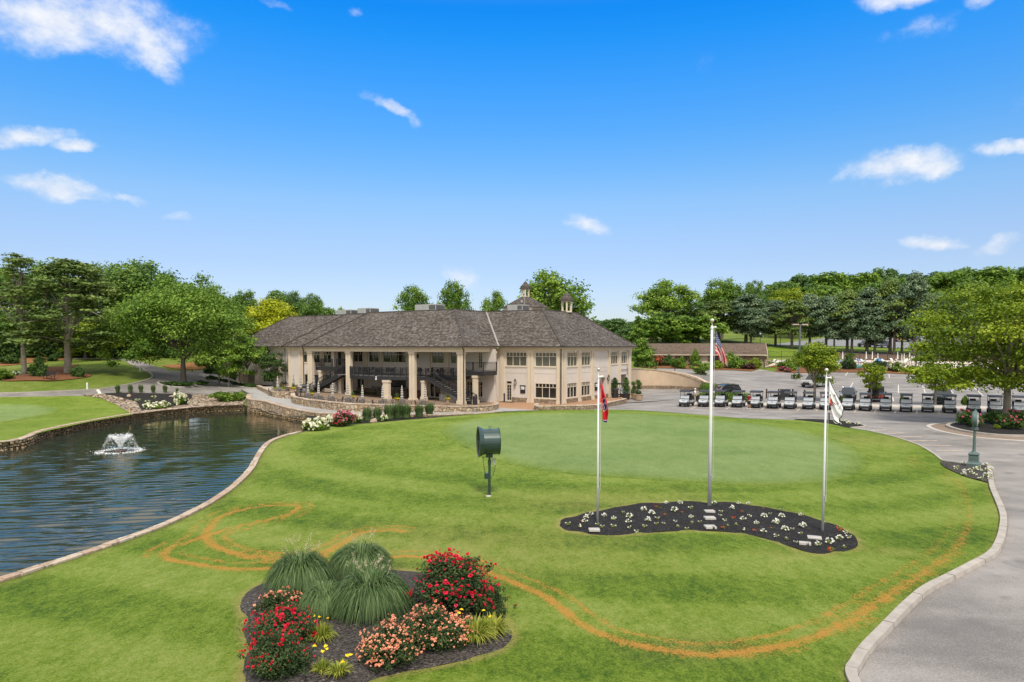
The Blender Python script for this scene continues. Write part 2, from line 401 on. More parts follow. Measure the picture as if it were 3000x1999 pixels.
def sheet(name, poly, mat, off=0.0, spacing=2.0, holes=(), zf=None, kind='structure', attrs=None, grid=None, parent=None, skirt=0.0, smooth_=True):
    """a sheet that follows the ground inside the outline poly (world x, y), triangulated with its edge as constraint"""
    sp = spacing if callable(spacing) else (lambda x, y: spacing)
    B = dens(poly, sp); loops = [B] + [dens(h, sp) for h in holes]
    P = []; E = []
    for lp in loops:
        b = len(P); P += [tuple(p[:2]) for p in lp]; E += [(b + i, b + (i + 1) % len(lp)) for i in range(len(lp))]
    bx = np.array(P)
    if grid is None:
        s = spacing if not callable(spacing) else 1.0
        gx, gy = np.meshgrid(np.arange(bx[:, 0].min(), bx[:, 0].max() + s, s), np.arange(bx[:, 1].min(), bx[:, 1].max() + s, s)); gx = gx.ravel().copy(); gy = gy.ravel().copy()
        gx[:] += ((np.floor((gy - bx[:, 1].min()) / s) % 2) * .5 * s)
    else: gx, gy = grid
    ok = inside(gx, gy, B)
    for lp in loops[1:]: ok &= ~inside(gx, gy, lp)
    gx, gy = gx[ok], gy[ok]
    D = np.full(len(gx), 1e9)
    for lp in loops: D = np.minimum(D, seg_dist(gx, gy, lp, True))
    lim = np.array([sp(a, b) for a, b in zip(gx, gy)]) * .45 if callable(spacing) else spacing * .45
    ok = D > lim; gx, gy = gx[ok], gy[ok]
    P += list(zip(gx.tolist(), gy.tolist()))
    vs, es, fs, *_ = delaunay_2d_cdt([Vector(p) for p in P], E, [], 0, 1e-5)
    V = np.array([(v.x, v.y) for v in vs]); F = np.array([tuple(f) for f in fs if len(f) == 3])
    c = V[F].mean(1); ok = inside(c[:, 0], c[:, 1], B)
    for lp in loops[1:]: ok &= ~inside(c[:, 0], c[:, 1], lp)
    F = F[ok]
    a = V[F]; cr = (a[:, 1, 0] - a[:, 0, 0]) * (a[:, 2, 1] - a[:, 0, 1]) - (a[:, 1, 1] - a[:, 0, 1]) * (a[:, 2, 0] - a[:, 0, 0])
    F[cr < 0] = F[cr < 0][:, ::-1]
    Z = (zf(V[:, 0], V[:, 1]) if zf else G(V[:, 0], V[:, 1])) + off
    V3 = np.c_[V, Z]
    at_ = {k: f(V[:, 0], V[:, 1]) for k, f in (attrs or {}).items()}
    if skirt:
        n0 = len(V3); nb = len(B)
        low = V3[:nb].copy(); low[:, 2] -= skirt; V3 = np.r_[V3, low]
        i = np.arange(nb); j = (i + 1) % nb
        F = np.r_[F, np.c_[i, j, n0 + j], np.c_[i, n0 + j, n0 + i]]
        for k in at_: at_[k] = np.r_[at_[k], at_[k][:nb]]
    me = np_mesh(name, V3, F, at_, smooth=smooth_)
    o = link_mesh(name, me, mat, parent)
    if kind: o['kind'] = kind
    return o

def grass_mat(name, dark, light, dry, scale=1.0, stripes=0.0, fine=1.0):
    m, nt, b = new_mat(name); p = wpos(nt)
    n1 = noise(nt, p, .16 * scale, 5, .6); n2 = noise(nt, wpos(nt, (1, .55, 1)), 1.4 * scale, 5, .65); n3 = maprange(nt, noise(nt, wpos(nt, (1, 1, .3)), 20 * fine, 3, .75), .32, .68, 0, 1, False)
    f = mth(nt, 'ADD', mth(nt, 'MULTIPLY', n1, .5), mth(nt, 'ADD', mth(nt, 'MULTIPLY', n2, .42), mth(nt, 'MULTIPLY', mth(nt, 'ADD', mth(nt, 'MULTIPLY', n3, .6), mth(nt, 'MULTIPLY', maprange(nt, noise(nt, wpos(nt, (1, .6, 1)), 6, 4, .7), .32, .68, 0, 1, False), .4)), .50)))
    f = mth(nt, 'ADD', f, mth(nt, 'MULTIPLY', mth(nt, 'SUBTRACT', attr(nt, 'tone'), .0), .5))
    c = ramp(nt, f, [(.46, dark), (.70, light), (.95, dry)])
    dryf = mth(nt, 'MULTIPLY', attr(nt, 'dry'), maprange(nt, mth(nt, 'ADD', n2, mth(nt, 'MULTIPLY', n3, .5)), .45, .85), True)
    c = mixc(nt, dryf, c, (.30, .255, .085))
    if stripes: c = mixc(nt, attr(nt, 'edge'), ramp(nt, f, [(.46, (.040, .092, .007)), (.70, (.142, .212, .019)), (.95, (.25, .30, .07))]), c)
    tk = attr(nt, 'track')
    tf = mth(nt, 'MULTIPLY', maprange(nt, mth(nt, 'ADD', tk, mth(nt, 'MULTIPLY', mth(nt, 'SUBTRACT', mth(nt, 'ADD', noise(nt, p, 2.4, 6, .75), mth(nt, 'MULTIPLY', n3, .6)), .82), 1.5)), .40, 1.0, 0, .86), maprange(nt, tk, .02, .25))
    c = mixc(nt, tf, c, (.47, .225, .045))
    nt.links.new(c, b.inputs['Base Color']); b.inputs['Roughness'].default_value = .85; b.inputs['Specular IOR Level'].default_value = .15
    nt.links.new(c, b.inputs['Base Color'])
    h = mth(nt, 'ADD', noise(nt, p, 40 * fine, 3, .7), mth(nt, 'MULTIPLY', noise(nt, p, 9 * fine, 3, .6), 1.2))
    bump(nt, b, h, .8, .06)
    return m
GRASS = grass_mat('lawn_grass', (.040, .092, .007), (.142, .212, .019), (.25, .30, .07))
GREEN = grass_mat('green_turf', (.102, .182, .042), (.172, .248, .074), (.25, .32, .12), scale=.7, fine=1.3, stripes=1)
ROUGH_G = grass_mat('rough_grass', (.058, .105, .012), (.125, .18, .022), (.24, .25, .08), scale=.8)
def asphalt(name, a, c, patch=.5):
    m, nt, b = new_mat(name); p = wpos(nt)
    n1 = noise(nt, p, .22, 6, .62); n2 = maprange(nt, noise(nt, p, 26, 3, .75), .34, .66, .15, .85, False); n3 = noise(nt, wpos(nt, (.35, 1.3, 1)), .5, 5, .6)
    f = mth(nt, 'ADD', mth(nt, 'MULTIPLY', n1, patch), mth(nt, 'ADD', mth(nt, 'MULTIPLY', n3, .45), mth(nt, 'MULTIPLY', n2, .35)))
    mn = .5 * (patch + .8); col = ramp(nt, f, [(mn - .17, a), (mn + .14, c)])
    vo = nt.nodes.new('ShaderNodeTexVoronoi'); vo.feature = 'DISTANCE_TO_EDGE'; vo.inputs['Scale'].default_value = .16
    wv = nt.nodes.new('ShaderNodeVectorMath'); wv.operation = 'ADD'; nt.links.new(p, wv.inputs[0])
    nn = nt.nodes.new('ShaderNodeTexNoise'); nn.inputs['Scale'].default_value = .8; nn.inputs['Detail'].default_value = 5; nt.links.new(p, nn.inputs['Vector'])
    sc_ = nt.nodes.new('ShaderNodeVectorMath'); sc_.operation = 'SCALE'; nt.links.new(nn.outputs['Color'], sc_.inputs[0]); sc_.inputs['Scale'].default_value = 2.5
    nt.links.new(sc_.outputs[0], wv.inputs[1]); nt.links.new(wv.outputs[0], vo.inputs['Vector'])
    cr = mth(nt, 'MULTIPLY', maprange(nt, vo.outputs['Distance'], .001, .004, .30, 0.), maprange(nt, n1, .5, .6))
    col = mixc(nt, cr, col, (.06, .055, .05))
    oil = maprange(nt, noise(nt, p, .45, 4, .6), .58, .72, 0, .9)
    col = mixc(nt, mth(nt, 'MULTIPLY', oil, n2, True), col, (.05, .048, .045))
    nt.links.new(col, b.inputs['Base Color']); b.inputs['Roughness'].default_value = .8
    bump(nt, b, n2, .35, .01)
    return m
ASPHALT = asphalt('asphalt_worn', (.135, .124, .115), (.300, .276, .256), .75)
ROADM = asphalt('asphalt_road', (.105, .096, .088), (.270, .247, .226), .8)
PATHM = asphalt('path_concrete', (.26, .25, .235), (.36, .35, .33), .3)
def chips(name, a, c, scale=26, bs=.9, white=0.0):
    m, nt, b = new_mat(name); p = wpos(nt)
    vo = nt.nodes.new('ShaderNodeTexVoronoi'); vo.inputs['Scale'].default_value = scale; nt.links.new(wpos(nt, (1, 1.6, 1), (0, 0, .5)), vo.inputs['Vector'])
    sp = nt.nodes.new('ShaderNodeSeparateColor'); nt.links.new(vo.outputs['Color'], sp.inputs[0])
    n1 = noise(nt, p, 2.0, 5, .65)
    f = mth(nt, 'ADD', mth(nt, 'MULTIPLY', sp.outputs[0], .65), mth(nt, 'MULTIPLY', n1, .4))
    st = [(.2, a), (.9, c)]
    if white: st = [(.2, a), (.8, c), (1.0, tuple(min(.6, q * 4) for q in c))]
    nt.links.new(ramp(nt, f, st), b.inputs['Base Color']); b.inputs['Roughness'].default_value = .9; b.inputs['Specular IOR Level'].default_value = .2
    bump(nt, b, mth(nt, 'ADD', vo.outputs['Distance'], mth(nt, 'MULTIPLY', n1, .6)), bs, .06)
    return m
MULCH = chips('black_mulch', (.010, .010, .010), (.050, .046, .044), 24, 1.0, .5)
MULCH2 = chips('weathered_mulch', (.030, .026, .024), (.120, .105, .094), 20, 1.0, .5)
STRAW = chips('pine_straw', (.13, .05, .022), (.27, .125, .06), 14, .8)
STRAWO = chips('orange_straw', (.20, .085, .03), (.33, .17, .07), 10, .8)
def stone_mat(name, pal, mortar, scale, edge=.06, bs=.8, flat=(1, 1, 1)):
    m, nt, b = new_mat(name)
    p = wpos(nt, flat)
    nn = nt.nodes.new('ShaderNodeTexNoise'); nn.inputs['Scale'].default_value = 2.2; nn.inputs['Detail'].default_value = 3; nt.links.new(p, nn.inputs['Vector'])
    wv = nt.nodes.new('ShaderNodeVectorMath'); wv.operation = 'MULTIPLY_ADD'; nt.links.new(nn.outputs['Color'], wv.inputs[0]); wv.inputs[1].default_value = (.25, .25, .25); nt.links.new(p, wv.inputs[2])
    v1 = nt.nodes.new('ShaderNodeTexVoronoi'); v1.feature = 'DISTANCE_TO_EDGE'; v1.inputs['Scale'].default_value = scale; nt.links.new(wv.outputs[0], v1.inputs['Vector'])
    v2 = nt.nodes.new('ShaderNodeTexVoronoi'); v2.inputs['Scale'].default_value = scale; nt.links.new(wv.outputs[0], v2.inputs['Vector'])
    sp = nt.nodes.new('ShaderNodeSeparateColor'); nt.links.new(v2.outputs['Color'], sp.inputs[0])
    n = len(pal); c = ramp(nt, sp.outputs[1], [(i / (n - 1), q) for i, q in enumerate(pal)])
    gn = noise(nt, p, 12, 5, .65)
    c = mixc(nt, mth(nt, 'MULTIPLY', maprange(nt, gn, .35, .7), .35), c, (.12, .09, .06))
    e = maprange(nt, v1.outputs['Distance'], edge * .35, edge)
    nt.links.new(mixc(nt, e, mortar, c), b.inputs['Base Color']); b.inputs['Roughness'].default_value = .85; b.inputs['Specular IOR Level'].default_value = .25
    bump(nt, b, mth(nt, 'ADD', maprange(nt, v1.outputs['Distance'], 0, edge * 2.2), mth(nt, 'MULTIPLY', gn, .35)), bs, .06)
    return m
STONE = stone_mat('fieldstone', [(.46, .32, .18), (.27, .20, .14), (.52, .42, .30), (.34, .24, .14), (.44, .37, .29), (.58, .44, .28)], (.12, .095, .075), 2.6, .07)
STONE2 = stone_mat('low_fieldstone', [(.36, .25, .15), (.24, .18, .13), (.42, .33, .23), (.30, .21, .13), (.40, .33, .25)], (.10, .08, .06), 3.4, .07)
COPE = stone_mat('coping_stone', [(.52, .42, .32), (.44, .33, .24), (.58, .50, .41), (.40, .27, .19), (.55, .46, .36)], (.30, .23, .17), 1.1, .05, .5, (1, 1, .1))
POND_ST = stone_mat('pond_block', [(.30, .22, .13), (.20, .155, .10), (.40, .31, .20), (.24, .18, .10)], (.035, .035, .02), 3.0, .12, 1.0, (1, 1, 1.7))
COBBLE = stone_mat('river_stone', [(.52, .41, .29), (.30, .22, .15), (.66, .56, .43), (.42, .30, .21), (.58, .49, .40)], (.07, .05, .035), 1.7, .17, 1.3)
KERB = M('kerb_concrete', (.36, .325, .285), .85, var=.18, scale=2.2, bmp=.3)
PAVER2 = stone_mat('brown_paver', [(.27, .20, .15), (.23, .175, .135), (.31, .235, .18)], (.19, .15, .12), 6.0, .04, .2)
PAVER = stone_mat('orange_paver', [(.40, .22, .12), (.34, .19, .11), (.45, .26, .15), (.37, .22, .14)], (.27, .17, .11), 6.0, .04, .2)
CONC = M('pale_concrete', (.46, .42, .38), .85, var=.14, scale=1.5, bmp=.2)
PAINT = M('line_paint', (.62, .58, .50), .7, var=.25, scale=5)
PAINTY = M('cream_line_paint', (.56, .44, .33), .7, var=.3, scale=4)

WATER_Z = -0.62
near_px = [(0, 1712), (127, 1671), (255, 1630), (382, 1585), (510, 1536), (612, 1485), (688, 1434), (740, 1383), (764, 1340), (781, 1313), (803, 1294), (842, 1279), (885, 1268)]
far_px = [(0, 1297), (127, 1263), (238, 1239), (382, 1213.7), (470, 1203), (552, 1195), (640, 1189.5), (714, 1187.4)]
near_w = [gp(x, y, 0.0) for x, y in near_px]
far_w = [gp(x, y, 0.0) for x, y in far_px]
pw_line = [(-29.8, 77.6), (-28.0, 76.3), (-26.3, 74.2), (-24.2, 71.6), (-21.5, 68.8), (-19.2, 66.6)]   # foot of the path wall in the water
POND = smooth([(-60, 6), (-22, 8.5), (-17.2, 14.5)] + near_w, 5) + smooth([(-19.6, 66.2)] + pw_line[::-1][1:], 3) + smooth(far_w[::-1] + [(-46, 43), (-66, 33)], 4)
ROAD_EDGE_PX = [(1475, 1209), (1580, 1204), (1700, 1203), (1850, 1203.5), (2033, 1216), (2187, 1228), (2337, 1232.5), (2431, 1243), (2480, 1254), (2537, 1263), (2612, 1280), (2674, 1300), (2701, 1312), (2734, 1332), (2760, 1352),
                (2800, 1358), (2860, 1364), (2906, 1371)]
KERB_PX = [(2906, 1371), (2909, 1383), (2917, 1431), (2936, 1475), (2952, 1518), (2951, 1561), (2941, 1599), (2920, 1632), (2866, 1664), (2801, 1699), (2730, 1737), (2671, 1789), (2611, 1854), (2557, 1913), (2530, 1956), (2519, 1999)]
road_w = [gp(x, y, 0) for x, y in ROAD_EDGE_PX]
kerb_w = [gp(x, y, 0) for x, y in KERB_PX] + [(6.8, 12.0), (6.0, 9.0), (5.0, 6.0)]
kerb_s = smooth(kerb_w, 5)
bed_edge_px = [(885, 1268), (935, 1254), (1000, 1247), (1060, 1243), (1110, 1239), (1200, 1231), (1280, 1224.5), (1380, 1216), (1475, 1209)]
bed_w = [gp(x, y, 0) for x, y in bed_edge_px]
def offset_pl(P, d):
    """polyline shifted d to the left of its direction"""
    out = []; n = len(P)
    for i in range(n):
        a = np.array(P[max(i - 1, 0)][:2]); b = np.array(P[min(i + 1, n - 1)][:2]); t = (b - a) / (np.linalg.norm(b - a) + 1e-9)
        out.append((P[i][0] - t[1] * d, P[i][1] + t[0] * d))
    return out
LAWN = smooth([(-60, 5.8), (-22, 8.3), (-17.1, 14.3)] + near_w, 5) + smooth(bed_w, 4)[1:-1] + smooth(road_w, 4)[:-1] + offset_pl(kerb_s, -.14) + [(-60, 3)]
YARD_WALL = smooth([(17.6, 100.5), (18.6, 105), (20.6, 109.5), (24.0, 110.6), (27.2, 108.6), (29.0, 105.4), (29.3, 102.0), (28.8, 99.3)], 5)

TRK = [[(478, 1632), (500, 1608), (560, 1590), (600, 1570), (630, 1530), (680, 1505), (760, 1488), (850, 1482), (876, 1490), (840, 1512), (760, 1532), (660, 1556), (612, 1572), (604, 1580)],
       [(478, 1632), (500, 1645), (560, 1655), (630, 1668), (720, 1672), (830, 1667), (950, 1652), (1100, 1640), (1200, 1634), (1290, 1642), (1380, 1662), (1450, 1690), (1530, 1722), (1610, 1762), (1670, 1810), (1730, 1850), (1820, 1885), (1950, 1912), (2080, 1925), (2200, 1915), (2330, 1890), (2450, 1845), (2540, 1790), (2640, 1725), (2720, 1675), (2790, 1620), (2830, 1560), (2840, 1500), (2825, 1440), (2790, 1400), (2740, 1380), (2690, 1362), (2678, 1345), (2700, 1340), (2740, 1340)],
       [(604, 1580), (630, 1605), (690, 1625), (780, 1638), (860, 1642), (940, 1628), (1000, 1600), (1040, 1572), (1090, 1560), (1150, 1557), (1190, 1562)],
       [(612, 1572), (650, 1615), (720, 1640), (800, 1645)], [(970, 1600), (985, 1580), (1000, 1572)],
       [(2440, 1860), (2520, 1835), (2560, 1820)], [(1560, 1730), (1640, 1790), (1700, 1830)],
       [(2330, 1900), (2480, 1840), (2620, 1760), (2760, 1680), (2830, 1620)], [(2000, 1928), (2200, 1930), (2360, 1905)],
       [(2700, 1352), (2735, 1376), (2790, 1410), (2812, 1450)]]
TRK_W = [[gp(*q, 0) for q in smooth(t, 4)] for t in TRK]
WID = [.26, .25, .28, .18, .14, .3, .18, .16, .22, .22]
TST = [1, 1, 1, .8, .7, .62, .62, .5, .6, .6]
KID_PX = [(75, 1285), (100, 1255), (200, 1225), (400, 1190), (550, 1165), (700, 1155), (900, 1152), (1100, 1160), (1300, 1190), (1500, 1230), (1650, 1275), (1750, 1310), (1810, 1350), (1835, 1395), (1825, 1425), (1770, 1445), (1650, 1462), (1550, 1455),
          (1450, 1425), (1380, 1400), (1300, 1375), (1200, 1350), (1080, 1335), (950, 1328), (800, 1327), (650, 1335), (500, 1345), (400, 1352), (250, 1345), (130, 1325), (90, 1305)]
KID = smooth([gp(1600 + x / 2.01, 900 + y / 2.01, 0) for x, y in KID_PX], 4, True)
FB_PX = [(135, 560), (165, 525), (260, 460), (420, 395), (620, 350), (820, 318), (1050, 310), (1320, 320), (1520, 352), (1750, 430), (1980, 560), (2150, 690), (2218, 800), (2212, 865), (2150, 930), (2000, 992), (1700, 1062), (1400, 1118), (1150, 1178), (950, 1290), (500, 1360), (200, 1330), (150, 1220), (165, 1100), (182, 1010), (208, 930), (162, 800), (168, 700), (140, 620)]
FB = smooth([gp(650 + x / 2.614, 1550 + y / 2.614, 0) for x, y in FB_PX], 4, True)
PUTT = smooth([gp(x, y, 0) for x, y in [(1290, 1262), (1330, 1240), (1430, 1222), (1560, 1212), (1700, 1210), (1850, 1212), (2000, 1222), (2150, 1236), (2290, 1252), (2400, 1275), (2500, 1310), (2545, 1350), (2520, 1390), (2420, 1415), (2250, 1425), (2050, 1418), (1850, 1405), (1650, 1390), (1500, 1365), (1390, 1325), (1315, 1290)]], 5, True)

def lawn_track(X, Y):
    r = np.zeros(len(X))
    for t, wd, st in zip(TRK_W, WID, TST):
        ok = np.ones(len(X), bool)
        d = seg_dist(X, Y, t); fade = np.where((X > 9) & (Y > 15), np.clip(1.02 - (X - 9) / 26, .60, 1), 1) * st; r = np.maximum(r, fade * np.clip(1.25 - d / wd, 0, 1))
        for sgn in (1.0,):
            t2 = offset_pl(t, .55); d2 = seg_dist(X, Y, t2); r = np.maximum(r, fade * .80 * np.clip(1.2 - d2 / (wd * .75), 0, 1))
    return r
def lawn_dry(X, Y):
    r = np.clip(1.1 - seg_dist(X, Y, KID, True) / .19, 0, 1) + np.clip(1.1 - seg_dist(X, Y, FB, True) / .19, 0, 1)
    r += .8 * np.clip(1 - seg_dist(X, Y, kerb_s) / .45, 0, 1) + .25 * np.clip(1 - seg_dist(X, Y, near_w) / .8, 0, 1)
    for (x, y, rr) in [(2010, 1900, 1.2), (2330, 1625, 1.0), (2600, 1620, .8), (1250, 1870, 1.5), (1350, 1600, 5), (2560, 1290, 5), (1800, 1475, 4.)]:
        c = gp(x, y, 0); d = np.hypot((X - c[0]) / rr / 1.8, (Y - c[1]) / rr); r += .38 * np.clip(1 - d, 0, 1)
    return np.clip(r, 0, 1)
def lawn_tone(X, Y):
    c = (8.0, 50.0); q = np.hypot((X - c[0]) / 1.25, Y - c[1])
    t = .15 * np.tanh(2.5 * np.sin(q * 2 * PI / 4.6)) * np.clip((q - 14) / 4, 0, 1)
    ring = np.exp(-((q - 19.5) / 2.2) ** 2) * .16
    return t - ring * .25 + .06 * np.clip((Y - 30) / 30, -1, 1)

rows = [11.0]
while rows[-1] < 76: rows.append(rows[-1] * 1.0095)
gx = []; gy = []
for i, Y in enumerate(rows):
    st = max(.10, Y * .0105); x = np.arange(-.83 * Y - 2, .80 * Y + 3, st) + (i % 2) * st * .5
    gx.append(x); gy.append(np.full(len(x), Y))
gx = np.concatenate(gx); gy = np.concatenate(gy)
lawn = sheet('lawn', LAWN, GRASS, .05, lambda x, y: max(.25, y * .016), holes=(), grid=(gx, gy), attrs={'track': lawn_track, 'dry': lawn_dry, 'tone': lawn_tone}, skirt=.3)
zero = lambda X, Y: np.zeros(len(X))
PC = np.array(PUTT).mean(0)
def putt_tone(X, Y): return .02 + .07 * np.sin(X * .35 + Y * .22) * np.sin(Y * .5)
def edge_of(P, w): return lambda X, Y: np.clip(seg_dist(X, Y, P, True) / w, 0, 1) ** .8
sheet('putting_green', PUTT, GREEN, .057, .6, attrs={'edge': edge_of(PUTT, 1.9), 'tone': putt_tone, 'dry': zero, 'track': zero})

YARD = [(15.6, 97.6)] + YARD_WALL + [(33, 90), (24, 80), (12, 84), (9.5, 88)]
gx = []; gy = []
for Y in np.concatenate([np.arange(-20, 80, 4.), np.arange(80, 200, 3.0), np.arange(200, 380, 8.)]):
    st = 4. if Y < 80 else (3.0 if Y < 200 else 8.); x = np.arange(-190, 260, st); gx.append(x); gy.append(np.full(len(x), Y))
gx = np.concatenate(gx); gy = np.concatenate(gy)
BIG = [(-190, -20), (260, -20), (260, 380), (-190, 380)]
sheet('ground', BIG, ROUGH_G, -.03, lambda x, y: 3.0, holes=(POND, YARD), grid=(gx, gy), attrs={'tone': zero, 'dry': zero, 'track': zero}, zf=lambda X, Y: G(X, Y) - .30 * (inside(X, Y, LAWN) & (seg_dist(X, Y, LAWN, True) > .3)))
far = MB()
a, b_ = [(-190, -20), (260, -20), (260, 380), (-190, 380)], [(-3000, -1500), (3000, -1500), (3000, 3500), (-3000, 3500)]
a = dens(a, 15.); zz = G([p[0] for p in a], [p[1] for p in a]) - .5
for i in range(len(a)):
    p, q = np.array(a[i]), np.array(a[(i + 1) % len(a)]); c = np.array((35., 180.)); P2, Q2 = c + (p - c) * 12, c + (q - c) * 12
    far.add([(*p, zz[i]), (*q, zz[(i + 1) % len(a)]), (*Q2, -40), (*P2, -40)], [(0, 1, 2, 3)])
_o = tag(far.build('terrain', ROUGH_G), kind='structure')
if _o.data.polygons[0].normal.z < 0: _o.data.flip_normals()

def water_mat():
    m, nt, b = new_mat('pond_water'); 
    b.inputs['Base Color'].default_value = (.012, .028, .019, 1); b.inputs['Specular Tint'].default_value = (1, .92, .78, 1); b.inputs['Roughness'].default_value = .03; b.inputs['IOR'].default_value = 1.5; b.inputs['Specular IOR Level'].default_value = .8
    p = wpos(nt, (1, 1, 1), (0, 0, rad(-14)))
    mp = nt.nodes.new('ShaderNodeMapping'); nt.links.new(p, mp.inputs[0]); mp.inputs['Scale'].default_value = (.36, 1.7, 1)
    w1 = noise(nt, mp.outputs[0], 1.15, 3, .5); w2 = noise(nt, mp.outputs[0], 3.2, 3, .55); w3 = noise(nt, p, .09, 3, .5)
    sx = nt.nodes.new('ShaderNodeSeparateXYZ'); nt.links.new(wpos(nt), sx.inputs[0])
    amp = mth(nt, 'MULTIPLY', maprange(nt, w3, .38, .60, .25, 1.0), maprange(nt, sx.outputs[1], 26, 60, 1.5, .15))
    h = mth(nt, 'MULTIPLY', mth(nt, 'ADD', mth(nt, 'MULTIPLY', w1, 1.0), mth(nt, 'MULTIPLY', w2, .35)), amp)
    bump(nt, b, h, .25, .06); nr = [l.from_socket for l in nt.links if l.to_socket == b.inputs['Normal']][0]
    g = nt.nodes.new('ShaderNodeBsdfGlossy'); g.inputs['Color'].default_value = (1.0, .86, .66, 1); g.inputs['Roughness'].default_value = .03; nt.links.new(nr, g.inputs['Normal'])
    d = nt.nodes.new('ShaderNodeBsdfDiffuse'); d.inputs['Color'].default_value = (.026, .036, .030, 1)
    fr = nt.nodes.new('ShaderNodeFresnel'); fr.inputs['IOR'].default_value = 2.1; nt.links.new(nr, fr.inputs['Normal'])
    mx = nt.nodes.new('ShaderNodeMixShader'); nt.links.new(fr.outputs[0], mx.inputs[0]); nt.links.new(d.outputs[0], mx.inputs[1]); nt.links.new(g.outputs[0], mx.inputs[2]); nt.links.new(mx.outputs[0], nt.nodes['Material Output'].inputs[0])
    return m
WATER = water_mat()
_ys2 = [7.0]
while _ys2[-1] < 88: _ys2.append(_ys2[-1] * 1.0026)
_nx = 260; WY = np.repeat(np.array(_ys2)[:, None], _nx, 1); WX = np.linspace(0, 1, _nx)[None, :] * (WY * .95 + 1) - (WY * .98 + 1)
_r = np.random.default_rng(8); WZ = np.zeros_like(WX)
for k in range(16):
    lam = _r.uniform(.40, .95); a_ = rad(103) + _r.normal() * .13; ph = _r.random() * 6.28; q = 2 * PI / lam * (WX * math.cos(a_) + WY * math.sin(a_)) + ph
    env = .6 + .4 * np.sin(WX * _r.uniform(.1, .35) + WY * _r.uniform(.1, .3) + ph * 2); WZ += env * .046 * lam / (2 * PI) * np.sin(q)
pat = .5 + .5 * np.sin(WX * .16 + 1.2 * np.sin(WY * .11) + .8) * np.sin(WY * .13 - WX * .05); WZ *= (.45 + .75 * pat) * np.interp(WY, [12, 30, 48, 62, 78], [1.3, 1.2, .95, .5, .2])
_i = np.arange(len(_ys2) - 1)[:, None] * _nx + np.arange(_nx - 1)[None, :]
link_mesh('pond_water', np_mesh('pond_water', np.stack([WX, WY, WATER_Z + WZ], -1).reshape(-1, 3), np.stack([_i, _i + 1, _i + _nx + 1, _i + _nx], -1).reshape(-1, 4), None, True), WATER)
tag(bpy.data.objects['pond_water'], kind='structure')
BEDM = M('pond_bed_mud', (.03, .035, .02), .9)
sheet('pond_bed', POND, BEDM, 0, 6.0, zf=lambda X, Y: np.full(len(X), WATER_Z - 1.2))

def wall_along(mb, line, z_top, z_bot, thick, side=1):
    """vertical wall body along a world polyline; z_top/z_bot are functions of the index"""
    A = [np.array(p[:2]) for p in line]; B = [np.array(p) for p in offset_pl(line, thick * side)]
    n = len(A); vs = []
    for i in range(n):
        zt, zb = z_top(i), z_bot(i)
        vs += [(*A[i], zb), (*A[i], zt), (*B[i], zt), (*B[i], zb)]
    fs = []
    for i in range(n - 1):
        for k in range(4): fs.append((4 * i + k, 4 * i + (k + 1) % 4, 4 * i + 4 + (k + 1) % 4, 4 * i + 4 + k))
    fs += [(0, 1, 2, 3), (4 * n - 1, 4 * n - 2, 4 * n - 3, 4 * n - 4)]
    return mb.add(vs, fs)
def cap_stones(mb, line, ztop, width, h, step, side=1, over=.04, gap=.012, jit=.012, rs=1):
    """separate cap stones laid end to end along a polyline"""
    r = random.Random(rs); P = dens(line, .12, False); n = len(P)
    Lc = [0]
    for i in range(1, n): Lc.append(Lc[-1] + math.hypot(P[i][0] - P[i - 1][0], P[i][1] - P[i - 1][1]))
    s = 0
    def pt(d):
        d = min(max(d, 0), Lc[-1]); i = min(max(int(np.searchsorted(Lc, d)), 1), n - 1); f = (d - Lc[i - 1]) / max(Lc[i] - Lc[i - 1], 1e-9)
        a, b = np.array(P[i - 1][:2]), np.array(P[i][:2]); t = (b - a) / (np.linalg.norm(b - a) + 1e-9)
        return a + (b - a) * f, np.array((-t[1], t[0])) * side
    while s < Lc[-1] - .05:
        e = min(s + step * r.uniform(.7, 1.35), Lc[-1]); p0, n0 = pt(s + gap); p1, n1 = pt(e - gap); w0 = -over + r.uniform(-jit, jit); w1 = width + over + r.uniform(-jit, jit); dz = r.uniform(-jit, jit)
        z0 = ztop(s / Lc[-1]) + dz; z1 = ztop(e / Lc[-1]) + dz; q = [p0 + n0 * w0, p1 + n1 * w0, p1 + n1 * w1, p0 + n0 * w1]; zz = [z0, z1, z1, z0]
        mb.hexa([(*a, z - h) for a, z in zip(q, zz)] + [(*a, z) for a, z in zip(q, zz)]); s = e

nb = smooth([(-22, 8.5), (-17.2, 14.5)] + near_w, 5)
e = empty('pond_coping', (nb[30][0], nb[30][1], 0)); 
def under(e_, mb, name, mat, bevel=0):
    o = mb.build(name, mat, e_, bevel=bevel); o.matrix_parent_inverse = Matrix.Translation(-Vector(e_.location)); return o
tag(e, 'pale flat coping stones edging the near curved bank of the pond beside the lawn', 'stone edging')
m_ = MB(); cap_stones(m_, nb, lambda s: .12, .34, .13, .75, side=1, over=0); under(e, m_, 'coping', COPE, .012)
m_ = MB(); wall_along(m_, nb, lambda i: -.012, lambda i: -1.9, .30, 1); under(e, m_, 'bank_wall', POND_ST)
fb = smooth(far_w[::-1] + [(-46, 43), (-66, 33)], 4)
e = empty('pond_wall', (fb[12][0], fb[12][1], 0)); tag(e, 'low wall of mossy rounded stones on the far bank of the pond below the grass', 'stone wall')
m_ = MB(); cap_stones(m_, fb, lambda s: .06, .42, .10, .6, side=-1, rs=4); under(e, m_, 'cap', COPE, .015)
m_ = MB(); wall_along(m_, fb, lambda i: -.045, lambda i: -1.9, .40, -1); under(e, m_, 'stonework', POND_ST)
m_ = MB(); r = random.Random(3)
